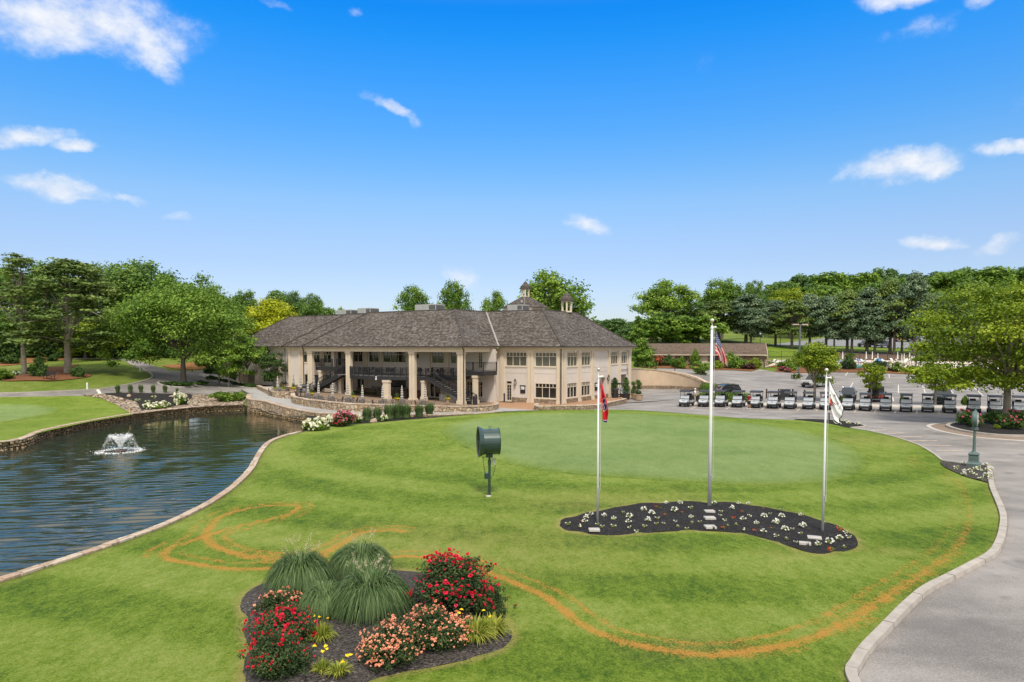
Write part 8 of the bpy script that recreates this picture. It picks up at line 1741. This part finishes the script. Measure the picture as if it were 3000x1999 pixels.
def sq(mb, prof, c=(0, 0)): mb.lathe([(r * 1.414, z) for r, z in prof], 4, (c[0], c[1], 0), Matrix.Rotation(PI / 4, 4, 'Z'))
m = MB(); sq(m, [(.33, -.1), (.33, .16), (.30, .20), (.26, .23), (.24, .30), (.23, .62), (.25, .64), (.27, .70), (.24, .73), (.16, .78)]); m.build('pedestal', VERD, e, bevel=.01)
m = MB(); m.lathe([(.15, .74), (.10, .85), (.08, .95), (.068, 2.02), (.09, 2.05), (.17, 2.08), (.18, 2.20), (.10, 2.22)], 14); m.build('post', VERD, e, smooth=False)
TX = Matrix.Translation((0, 0, 2.68)) @ Matrix.Rotation(PI / 2, 4, 'Y')
m = MB(); m.lathe([(.30, -.13), (.40, -.13), (.435, -.08), (.44, 0), (.435, .08), (.40, .13), (.30, .13)], 36, (0, 0, 0), TX); m.tube([(0, 0, 2.18), (0, 0, 2.3)], [.14, .12], 10); m.build('case', VERD, e)
for s in (-1, 1):
    m = MB(); m.lathe([(.345, s * .128), (.345, s * .140), (.02, s * .146)], 30, (0, 0, 0), TX); d = m.build('dial', M('clock_face', (.70, .72, .70), .3), e)
    m = MB()
    for k in range(12): a = k * PI / 6; m.bar(TX @ Vector((.27 * math.cos(a), .27 * math.sin(a), s * .150)), TX @ Vector((.32 * math.cos(a), .32 * math.sin(a), s * .147)), .02)
    m.bar(TX @ Vector((0, 0, s * .155)), TX @ Vector((-.16, .10, s * .155)), .02); m.bar(TX @ Vector((0, 0, s * .158)), TX @ Vector((-.05, -.25, s * .158)), .014); m.build('hands', BLACK, d)
m = MB(); m.lathe([(.12, 3.08), (.05, 3.16), (.03, 3.26), (.055, 3.31), (.025, 3.36), (.008, 3.5)], 10); m.build('finial', VERD, e)
FOAM = M('white_foam', (.80, .82, .84), .6, 0, .04)
d = ray(353.5, 1322); t = (WATER_Z - CAM_H) / d[2]; FC = (d[0] * t, d[1] * t)
e = empty('fountain', (FC[0], FC[1], WATER_Z)); tag(e, 'floating fountain spraying a white cone of water in the pond', 'fountain')
m = MB(); m.lathe([(.05, -.1), (.33, -.06), (.40, .02), (.33, .09), (.12, .10), (.10, .16)], 16); m.build('float', M('brown_plastic', (.06, .035, .028), .5), e)
rng = np.random.default_rng(5); n = 1900; a = rng.random(n) * 2 * PI; s = rng.random(n) ** .75; rr_ = (.06 + .62 * s ** 1.25) * (1 + .12 * rng.normal(size=n)); z = .12 + 1.0 * (1 - (1 - s) ** 1.6) * (1 + .05 * rng.normal(size=n)); C1 = np.c_[rr_ * np.cos(a), rr_ * np.sin(a), z]
n = 1100; a = rng.random(n) * 2 * PI; s = rng.random(n); C2 = np.c_[(.62 + .55 * s) * np.cos(a), (.62 + .55 * s) * np.sin(a), np.maximum(.02, 1.08 - 1.1 * s ** 1.8 + .12 * rng.normal(size=n))]
V1, F1 = quads(C1, unit(rng.normal(size=C1.shape)), rng.uniform(.012, .05, len(C1)), .020, rng); V2, F2 = quads(C2, unit(rng.normal(size=C2.shape)), rng.uniform(.010, .032, len(C2)), .016, rng)
link_mesh('spray', np_mesh('spray', np.r_[V1, V2], np.r_[F1, F2 + len(V1)]), FOAM, e)['kind'] = 'stuff'
n = 1500; a = rng.random(n) * 2 * PI; q = 1.22 + .17 * rng.normal(size=n) + .30 * rng.random(n) ** 3; C3 = np.c_[q * np.cos(a), q * np.sin(a), .012 + .05 * rng.random(n) ** 2]; V3, F3 = quads(C3, unit(rng.normal(size=C3.shape) * .3 + (0, 0, 1)), rng.uniform(.012, .05, n), .024, rng, .05); link_mesh('foam_ring', np_mesh('foam_ring', V3, F3), FOAM, e)['kind'] = 'stuff'
def stripe_mat():
    m, nt, b = new_mat('striped_canvas'); s = nt.nodes.new('ShaderNodeSeparateXYZ'); nt.links.new(coords(nt), s.inputs[0]); f = mth(nt, 'FRACT', mth(nt, 'MULTIPLY', s.outputs[2], 1 / .185)); k = mth(nt, 'GREATER_THAN', f, .5)
    nt.links.new(mixc(nt, k, (.022, .021, .022), (.66, .62, .55)), b.inputs['Base Color']); b.inputs['Roughness'].default_value = .85; return m
STRIPE = stripe_mat(); WCAN = M('white_canvas', (.66, .64, .60), .85, 0, .06)
def make_umb(mat, zb=1.02, zt=2.42, base=True):
    e = empty('closed_umbrella'); m = MB(); m.tube([(0, 0, 0), (0, 0, zt + .08)], .025, 8); m.lathe([(.25, 0), (.25, .05), (.06, .1)], 12); m.build('pole', PLAST, e)
    m = MB(); n = 16; prof = [(.07, zb), (.135, zb + .05), (.125, zb + .25), (.10, zb + .32), (.115, zb + .5), (.09, zb + .85), (.06, zt - .15), (.02, zt)]
    vs = []; 
    for r, z in prof:
        for k in range(n): q = r * (1 + .22 * (k % 2)); a = 2 * PI * k / n + z * .8; vs.append((q * math.cos(a), q * math.sin(a), z))
    m.add(vs, [(i * n + k, i * n + (k + 1) % n, (i + 1) * n + (k + 1) % n, (i + 1) * n + k) for i in range(len(prof) - 1) for k in range(n)] + [tuple(range(n))[::-1]]); m.build('canopy', mat, e); return e
SLING = M('grey_sling', (.17, .155, .14), .8, 0, .1); TFR = M('bronze_frame', (.05, .042, .036), .5)
def chair_mesh(fr, sl, nm, h=.45, back=.95):
    m = MB(); m.m = 0
    for s in (-1, 1): m.tube([(s * .26, -.26, 0), (s * .26, -.24, h), (s * .26, -.24, h + .2), (s * .26, .22, h + .2)], .018, 5); m.tube([(s * .25, .28, 0), (s * .24, .2, h), (s * .23, .32, back)], .018, 5)
    m.m = 1; m.hexa([(-.24, -.24, h - .01), (.24, -.24, h - .01), (.24, .2, h - .03), (-.24, .2, h - .03), (-.24, -.24, h + .02), (.24, -.24, h + .02), (.24, .2, h), (-.24, .2, h)]); m.hexa([(-.22, .19, h + .05), (.22, .19, h + .05), (.22, .22, h + .05), (-.22, .22, h + .05), (-.21, .30, back), (.21, .30, back), (.21, .33, back), (-.21, .33, back)])
    me = m.mesh(nm); me.materials.append(fr); me.materials.append(sl); return me
def table_mesh(mat, r=.48, h=.72, nm='patio_table'):
    m = MB(); m.lathe([(r * .98, h), (r, h + .015), (r * .98, h + .03)], 18); m.tube([(0, 0, .05), (0, 0, h)], .04, 8); m.lathe([(.28, 0), (.26, .03), (.05, .06)], 12); me = m.mesh(nm); me.materials.append(mat); return me
CHM = chair_mesh(TFR, SLING, 'patio_chair'); TBM = table_mesh(TFR); CHB = chair_mesh(BLACK, BLACK, 'balcony_chair'); TBB = table_mesh(BLACK, .42, .72, 'balcony_table'); STM = chair_mesh(TFR, SLING, 'bar_stool', .75, 1.2)
def single(me, nm, loc, rz, label, cat, group): o = bpy.data.objects.new(nm, me); COL.objects.link(o); place(o, loc, rz); tag(o, label, cat, group); return o
UMB = make_umb(STRIPE); rr = random.Random(11)
UL = ['far left by the lantern', 'by the round stone fire pit', 'right of the fire pit before the step wall', 'before the left corner columns', 'deep under the left end of the balcony', 'at the foot of the left stairs', 'under the left stair flight', 'before the second pair of columns', 'left of the short twin columns', 'before the left end of the dark screen', 'before the right end of the dark screen', 'before the single short column by the right stairs']
for i, (x, yt) in enumerate([(813, 1101), (859.6, 1095), (880.5, 1103), (901.5, 1113), (919.7, 1096), (932.5, 1116), (973.8, 1120), (1017.6, 1122), (1061, 1126), (1120.3, 1127.5), (1177, 1128), (1244.8, 1130)]):
    fl = .55
    for _ in range(3): Y = (CAM_H - fl - 2.5) * 2000 / (yt - 1015); X = at(x, 1100, Y)[0]; fl = float(patio_z(np.array([X]), np.array([Y]))[0])
    o = UMB if i == 0 else copy_tree(UMB); place(o, (X, Y, fl), rr.uniform(0, 6)); tag(o, 'closed black and white striped umbrella ' + UL[i], 'umbrella', 'striped patio umbrellas')
    single(TBM, 'patio_table', (X, Y, fl), 0, 'dark table under the umbrella ' + UL[i], 'table', 'patio tables under the umbrellas')
    for k in range(4):
        a = rad(-33) + PI / 4 + k * PI / 2 + rr.uniform(-.3, .3); q = .78; single(CHM, 'patio_chair', (X + q * math.cos(a), Y + q * math.sin(a), fl), a - PI / 2 + rr.uniform(-.25, .25), 'grey sling chair at the table ' + UL[i], 'chair', 'grey sling chairs on the patio')
def cl(u, v): c, s = math.cos(rad(33)), math.sin(rad(33)); return (5.7 + u * c + v * s, 80.7 - u * s + v * c)
for i in range(8): X, Y = cl(-26.2 + i * .72, -4.1); single(STM, 'bar_stool', (X, Y, float(patio_z(np.array([X]), np.array([Y]))[0])), rad(180 - 33) + rr.uniform(-.2, .2), 'grey bar stool at the pale counter under the balcony', 'stool', 'bar stools at the counter')
for i, (u, v) in enumerate([(-25, -6.3), (-22.8, -7.3), (-20.5, -6.2), (-27.2, -4.4), (-14.2, -4.2), (-12.0, -4.0), (-17.4, -4.8), (-23.4, -4.4)]):
    X, Y = cl(u, v); single(TBB, 'balcony_table', (X, Y, 3.2), 0, 'black metal table on the upper deck behind the railing', 'table', 'black deck tables')
    for k in range(3): a = k * 2.1 + i; single(CHB, 'balcony_chair', (X + .72 * math.cos(a), Y + .72 * math.sin(a), 3.2), a - PI / 2, 'black metal chair on the upper deck behind the railing', 'chair', 'black deck chairs')
POTM = M('tan_pot', (.36, .26, .17), .8); PLB = blossoms('ballB', 'blossom', 50, .10, 71)
for x, y, z, lb in [(858, 1149, 1.38, 'flower pot with yellow blooms on the end of the upper patio wall'), (911, 1166, .9, 'flower pot with a spiky plant on the patio wall near the left columns'), (1032, 1176, .85, 'flower pot with a spiky plant on the wall before the second pair of columns'), (1163, 1182, .75, 'flower pot with yellow blooms on the wall before the dark screen'), (1311, 1181, .35, 'flower pot with a spiky plant beside the right stairs')]:
    p = gp(x, y, z); X, Y = p; e = empty('flower_pot', (X, Y + .15, z)); tag(e, lb, 'flower pot', 'flower pots along the patio'); m = MB(); m.lathe([(.16, 0), (.24, .36), (.26, .37), (.26, .42), (.2, .42)], 14); m.build('pot', POTM, e)
    o = link_mesh('leaves', SHM['ballB'][0], LEAF['lime'], e, (0, 0, .38)); o.scale = (.34, .34, .28); o.material_slots[0].link = 'OBJECT'; o.material_slots[0].material = LEAF['lily']
    b = link_mesh('blossom', PLB, FL['yellow'], e, (0, 0, .38)); b.scale = (.34, .34, .28); s = link_mesh('spike_leaves', GM['spike'], LEAF['blade'], e, (0, 0, .4))
e = empty('fire_pit'); p = gp(855, 1146, .9); place(e, (p[0], p[1] + 1.2, .9)); tag(e, 'round stone fire pit with a pale stone top on the upper patio', 'fire pit'); m = MB(); m.lathe([(1.15, 0), (1.15, .5), (.6, .5)], 28); m.build('stone_ring', STONE, e); m = MB(); open_lathe(m, [(.55, .5), (.55, .58), (1.22, .58), (1.22, .5)], 28, Matrix.Identity(4)); m.build('stone_top', COPE, e)
e = empty('barbecue_grill'); X, Y = cl(-34.4, -8.6); place(e, (X, Y, .68), .4); tag(e, 'black covered barbecue grill at the foot of the left stairs', 'grill'); m = MB(); m.box(-.65, .65, -.3, .3, .1, .8); m.build('cover', PLAST, e, bevel=.05); m = MB(); m.lathe([(.30, -.6), (.32, -.2), (.32, .2), (.30, .6)], 14, (0, 0, 0), Matrix.Translation((0, 0, .82)) @ Matrix.Rotation(PI / 2, 4, 'Y')); m.build('lid', PLAST, e)
e = empty('barbecue_grill'); p = gp(823, 1140, .9); place(e, (p[0], p[1] + 1.5, .9), .2); tag(e, 'black kettle grill beside the farthest left umbrella', 'grill'); m = MB(); m.ball((0, 0, .85), (.36, .36, .32), 14, 8); m.build('kettle', PLAST, e); m = MB(); [m.bar((.2 * math.cos(k * 2.1), .2 * math.sin(k * 2.1), .7), (.32 * math.cos(k * 2.1), .32 * math.sin(k * 2.1), 0), .03) for k in range(3)]; m.build('legs', PLAST, e)
def bin_(loc, lb, r=.28, h=.95):
    e = empty('litter_bin', loc); tag(e, lb, 'bin'); m = MB(); m.lathe([(r * .92, 0), (r, .05), (r, h - .1), (r * 1.04, h - .08), (r * 1.04, h)], 20); m.build('bin_body', PLAST, e); m = MB(); m.lathe([(r * 1.05, h), (r * .7, h + .10), (r * .3, h + .12)], 20); m.build('lid', PLAST, e)
X, Y = cl(-8.0, -6.1); bin_((X, Y, .05), 'black slatted litter bin at the foot of the right stairs'); X, Y = cl(1.2, 13.0); bin_((X, Y, .05), 'black litter bin beside the recessed clubhouse entrance', .42, 1.1)
X, Y = cl(-8.2, -.5); e = empty('ash_bollard', (X + .5, Y - .9, .05)); tag(e, 'slim black ash post on the paving left of the glazed door', 'ash post'); m = MB(); m.lathe([(.17, 0), (.15, .06), (.10, .1), (.09, .85), (.13, .88), (.13, .95), (.05, 1.02), (.07, 1.08), (.02, 1.12)], 14); m.build('ash_post', BLACK, e)
X, Y = cl(-7.0, -.75); o = MB().cbox((0, 0, .02), (1.9, .8, .03)).build('door_mat', PLAST); place(o, (X, Y, .045), -rad(33)); tag(o, 'black door mat before the glazed door', 'mat')
def topiary(px, lb, balls, pot_r=.42, black=False, z=.05):
    p = gp(*px, z); e = empty('topiary', (p[0], p[1], z)); tag(e, lb, 'topiary'); m = MB(); m.lathe([(pot_r * .8, 0), (pot_r, .62), (pot_r * 1.08, .63), (pot_r * 1.08, .72), (pot_r * .9, .72)], 16); m.build('planter', PLAST if black else POTM, e)
    rng = np.random.default_rng(len(lb)); me = foliage('leaves', [(x, 0, zz, r, 700 * r / .3) for x, zz, r in balls], .045, rng, .4, .85, shell=.85); link_mesh('leaves', me, LEAF['dark'], e); m = MB(); m.tube([(0, 0, .5), (0, 0, max(b[1] for b in balls))], .035, 6); m.build('stem', BARK, e)
topiary((1801, 1163), 'topiary of three stacked green balls left of the parked cart', [(0, 1.05, .42), (0, 1.6, .38), (0, 2.15, .36), (0, 2.45, .18)]); topiary((1834, 1170), 'tall spiral topiary in a black tub in front of the service door', [(0, 1.1, .5), (.1, 1.45, .42), (-.1, 1.8, .40), (.08, 2.15, .34), (-.05, 2.45, .28), (0, 2.7, .16)], .55, True); topiary((1858, 1168), 'topiary with a single ball above a rounded base beside the tan wall', [(0, .95, .48), (-.1, 2.0, .30), (0, 1.5, .25)]); topiary((1871, 1172), 'topiary of stacked balls in the largest tan planter', [(0, .9, .35), (0, 1.6, .26), (.05, 2.05, .33), (-.1, 2.4, .24)], .55)
e = empty('park_bench'); p = gz(143, 1112); place(e, p, rad(-20)); tag(e, 'black metal park bench on the pine straw between the two pines', 'bench'); m = MB(); [m.box(-.9, .9, -.25 + .1 * k, -.17 + .1 * k, .42, .45) for k in range(5)]; m.build('seat', BLACK, e); m = MB(); m.box(-.9, .9, .25, .29, .62, .92); m.box(-.9, -.3, .25, .29, .92, 1.0); m.box(.3, .9, .25, .29, .92, 1.0); m.build('backrest', BLACK, e)
for s in (-.7, .7): m = MB(); m.bar((s, -.22, 0), (s, -.2, .42), .06); m.bar((s, .26, 0), (s, .27, .9), .06); m.build('leg', BLACK, e)
for px, lb in [((256, 1143), 'white course marker post on the grass by the cart road'), ((411, 1089), 'white course marker post beside the upper road junction')]: m = MB(); m.box(-.07, .07, -.07, .07, 0, .85); m.add([(-.07, -.07, .85), (.07, -.07, .85), (.07, .07, .85), (-.07, .07, .85), (0, 0, .97)], [(0, 1, 4), (1, 2, 4), (2, 3, 4), (3, 0, 4)]); o = m.build('marker_post', M('white_post', (.72, .72, .70), .6)); o.location = gz(*px); tag(o, lb, 'marker post')
m = MB(); m.box(-.04, .04, -.04, .04, 0, .5); o = m.build('stake', M('yellow_stake', (.70, .45, .02), .6)); o.location = gz(380, 1211, .0); tag(o, 'yellow hazard stake at the far corner of the pond bank', 'stake')
A_ = at(2238, 1075, 143.5); B_ = at(1872, 1068, 150); rzb = math.atan2(B_[1] - A_[1], B_[0] - A_[0]) - PI
LBD = empty('poolside_building', (A_[0], A_[1], g1(A_[0], A_[1]) - .15), rzb); tag(LBD, 'long low stone building with a brown shingle gable roof beyond the car park', 'building'); LL = math.hypot(B_[0] - A_[0], B_[1] - A_[1])
BT = lambda a, o, z: (-a, -o, z)
m = MB(); wall_holes(m, BT, 0, LL, -.6, 2.55, .3, [(8.6, 10.2, 0, 2.2), (15.8, 17.4, 0, 2.2)]); m.box(-.3, 0, .3, 7.0, -.6, 2.55); m.box(-LL, -LL + .3, .3, 7, -.6, 2.55); m.box(-LL, 0, 7.0, 7.3, -.6, 2.55); m.build('wall', STONE, LBD)
CRB = M('cream_panel', (.55, .47, .36), .8)
for a0, a1 in ((4.6, 6.8), (11.4, 13.4), (18.2, 20.0)): m = MB(); m.box(a0, a1, .003, .08, -.3, 2.5, BT); m.build('panel', CRB, LBD)
for a0, a1 in ((8.6, 10.2), (15.8, 17.4)): door(lambda a, o, z: BT(a, o - .1, z), a0, a1, 0, 2.2, (2, 1), PIPE, LBD, True)
roof_obj([((-LL - .6, -.8), (.7, -.8), (-LL - .6, 3.65), (.7, 3.65)), ((.7, 8.1), (-LL - .6, 8.1), (.7, 3.65), (-LL - .6, 3.65))], 'roof', LBD, roof_mat('brown_shingle', [(.085, .060, .045), (.135, .098, .074), (.17, .128, .10), (.21, .165, .13)], .3), rise=2.45, z0=2.55, courses=20)
m = MB(); m.add([(.0, .0, 2.55), (.0, 7.3, 2.55), (.0, 3.65, 4.85), (-.3, 0, 2.55), (-.3, 7.3, 2.55), (-.3, 3.65, 4.85)], [(0, 1, 2), (5, 4, 3), (0, 3, 4, 1), (1, 4, 5, 2), (2, 5, 3, 0)]); m.bar((.66, -.85, 2.52), (.66, 3.65, 4.98), .06, .22); m.bar((.66, 8.15, 2.52), (.66, 3.65, 4.98), .06, .22); m.box(-LL - .6, .7, -.86, -.79, 2.42, 2.60); m.build('gable_trim', CRB, LBD)
m = MB(); m.box(.02, .9, -.2, .5, -.6, 2.3); m.build('corner_pier', STONE, LBD)
POOLW = M('pool_water', (.10, .42, .46), .08, 0, .1, .5)
sheet('swimming_pool', GP([(2438, 1077), (2500, 1078), (2566, 1079.5), (2572, 1073), (2500, 1070.5), (2440, 1069)]), POOLW, .12, 1.5)
m = MB(); a = gz(2250, 1075); b = gz(2290, 1070); m.cbox(((a.x + b.x) / 2, (a.y + b.y) / 2, a.z + .1), (3.0, 1.6, .06), .1); o = m.build('red_mat', M('red_mat', (.55, .06, .05), .7)); tag(o, 'red mat on the pool deck beside the low building', 'mat')
def iron_fence(P, h, label, sp=.6):
    e = empty('iron_fence', gz(*P[0])); tag(e, label, 'fence'); W = dens(GP(P), 2.4, False); m = MB(); m2 = MB()
    for x, y in W: z = g1(x, y); m.bar((x, y, z - .1), (x, y, z + h + .1), .09)
    for a, b in zip(W[:-1], W[1:]):
        za, zb = g1(*a), g1(*b)
        for hh in (.15, h): m2.bar((*a, za + hh), (*b, zb + hh), .05)
        for k in range(int(2.4 / .30)): f = k / 8; x, y, z = a[0] + (b[0] - a[0]) * f, a[1] + (b[1] - a[1]) * f, za + (zb - za) * f; m2.bar((x, y, z + .1), (x, y, z + h), .024)
    under(e, m, 'fence_posts', BLACK); under(e, m2, 'pickets', BLACK)
iron_fence([(2240, 1080), (2290, 1077), (2440, 1083), (2560, 1086), (2690, 1089), (2850, 1092), (3010, 1096)], 1.5, 'black iron fence along the front of the pool'); iron_fence([(2252, 1050), (2400, 1051), (2600, 1056), (2800, 1059), (3010, 1062)], 1.6, 'black iron fence behind the pool below the earth bank')
for x in (2461, 2514, 2576):
    e = empty('parking_sign', gz(x, 1092)); tag(e, 'blue disabled parking sign on a thin post before the pool' + {2461: ', leftmost of three', 2514: ', middle of three', 2576: ', rightmost of three'}[x], 'sign', 'blue parking signs'); m = MB(); m.bar((0, 0, 0), (0, 0, 2.6), .06); m.build('post', BLACK, e); m = MB(); m.cbox((0, -.05, 2.45), (.62, .03, .42)); m.build('plate', M('sign_blue', (.02, .22, .60), .5), e); m = MB(); m.ball((0, -.075, 2.57), (.04, .01, .04), 8, 6); m.bar((0, -.075, 2.54), (.0, -.075, 2.42), .05, .01); m.bar((0, -.075, 2.42), (.10, -.075, 2.40), .04, .01); m.tube([(.02 + .09 * math.cos(a), -.075, 2.39 + .09 * math.sin(a)) for a in np.linspace(2, 6, 9)], .012, 5); m.build('symbol', M('sign_white', (.8, .8, .8), .5), e)
e = empty('notice_sign', gz(2680, 1090)); tag(e, 'white notice board on dark posts above a black box at the pool gate', 'sign'); m = MB(); m.box(-.8, .8, -.3, .3, 0, 1.1); m.build('planter_box', PLAST, e); m = MB(); m.bar((-.45, .3, 0), (-.45, .3, 3.0), .07); m.bar((.45, .3, 0), (.45, .3, 3.0), .07); m.build('posts', BLACK, e); m = MB(); m.cbox((0, .25, 2.7), (1.2, .04, .75)); bd = m.build('board', M('sign_white', (.8, .8, .8), .5), e); m = MB(); [m.cbox((0, .225, 2.9 - .12 * k), (1.0, .01, .03)) for k in range(5)]; m.build('lettering', M('print_grey', (.12, .12, .13), .8), bd)
PU = make_umb(WCAN, 1.0, 2.6); rr = random.Random(5)
for i, (x, yt) in enumerate([(2450, 1040), (2468, 1033), (2537, 1033), (2555, 1033), (2571, 1039), (2629, 1034), (2641, 1042), (2648, 1039), (2664, 1037)]):
    o = PU if i == 0 else copy_tree(PU); X, Y = gp(x, yt + 34.); place(o, (X, Y, g1(X, Y) + .06), i); tag(o, 'closed white umbrella by the swimming pool', 'umbrella', 'white poolside umbrellas')
m = MB(); m.m = 0
for s in (-1, 1): m.bar((s * .3, -.9, .3), (s * .3, .5, .3), .04); m.bar((s * .3, -.8, 0), (s * .3, -.8, .3), .04); m.bar((s * .3, .4, 0), (s * .3, .4, .3), .04); m.bar((s * .3, .3, .3), (s * .3, .85, .85), .04)
m.m = 1; m.box(-.29, .29, -.88, .3, .32, .36); m.hexa([(-.29, .3, .32), (.29, .3, .32), (.29, .34, .30), (-.29, .34, .30), (-.29, .84, .86), (.29, .84, .86), (.29, .88, .84), (-.29, .88, .84)]); LGM = m.mesh('pool_lounger'); LGM.materials.append(PLAST); LGM.materials.append(WCAN)
for i, x in enumerate([2448, 2462, 2506, 2520, 2532, 2546, 2562, 2588, 2602, 2618, 2636, 2650, 2660, 2690, 2706, 2252, 2264, 2278]): X, Y = gp(x, 1062.5 + 2.5 * (i % 3)); single(LGM, 'pool_lounger', (X, Y, g1(X, Y) + .06), rr.uniform(-.9, .9), 'white lounger on the deck round the swimming pool', 'lounger', 'white poolside loungers')
e = empty('lamp_post'); X = at(2343, 1000, 122)[0]; place(e, (X, 122, g1(X, 122)), .1); tag(e, 'tall grey lamp post with two flat boxes above the round headed lot tree', 'lamp post'); h = at(2343, 951, 122)[2] - e.location.z; m = MB(); m.bar((0, 0, 0), (0, 0, h), .26); m.build('pole', M('grey_pole', (.10, .11, .12), .5), e)
for s in (-1, 1): m = MB(); m.cbox((s * .85, 0, h - .02), (1.15, .5, .22)); m.build('lamp_head', M('tan_head', (.42, .33, .28), .5), e, bevel=.03)
for x, Y, yt, lb, dbl in [(2000, 176, 977, 'twin headed lamp post on the grass above the low building roof', 1), (2049, 172, 977, 'slim lamp post on the grass left of the centre flagpole top', 0), (2227, 168, 978, 'slim lamp post on the grass above the gable end', 0), (2286, 172, 986, 'short black lamp post beside the upper road', 0)]:
    X = at(x, 1000, Y)[0]; z = g1(X, Y); h = max(2.6, at(x, yt, Y)[2] - z); e = empty('lamp_post', (X, Y, z)); tag(e, lb, 'lamp post'); m = MB(); m.tube([(0, 0, 0), (0, 0, h)], .08, 8); m.build('pole', BLACK, e)
    for s in ((-1, 1) if dbl else (0,)): m = MB(); m.lathe([(.1, h - .35), (.28, h - .1), (.2, h + .1), (.03, h + .25)], 10, (s * 1.0, 0, 0)); (m.bar((0, 0, h + .1), (s * 1.0, 0, h + .2), .06) if dbl else None); m.build('lamp_head', M('lamp_grey', (.35, .37, .40), .4), e)
e = empty('house'); X = at(2888, 1000, 196)[0]; place(e, (X, 196, g1(X, 196)), .5); tag(e, 'pale house with a gable roof half hidden by the big lime tree', 'house'); m = MB(); m.box(-5, 5, -4, 4, -1, 3); m.build('wall', CRB, e); m = MB(); m.add([(-5.6, -4.6, 2.9), (5.6, -4.6, 2.9), (5.6, 0, 5.3), (-5.6, 0, 5.3), (5.6, 4.6, 2.9), (-5.6, 4.6, 2.9)], [(0, 1, 2, 3), (3, 2, 4, 5), (0, 3, 5), (1, 4, 2)]); m.build('roof', M('pale_roof', (.40, .36, .31), .8), e); m = MB(); [m.box(x, x + 1.3, -4.03, -4.0, .9, 2.3) for x in (-3.5, 1.5)]; m.build('window', GLASS, e)
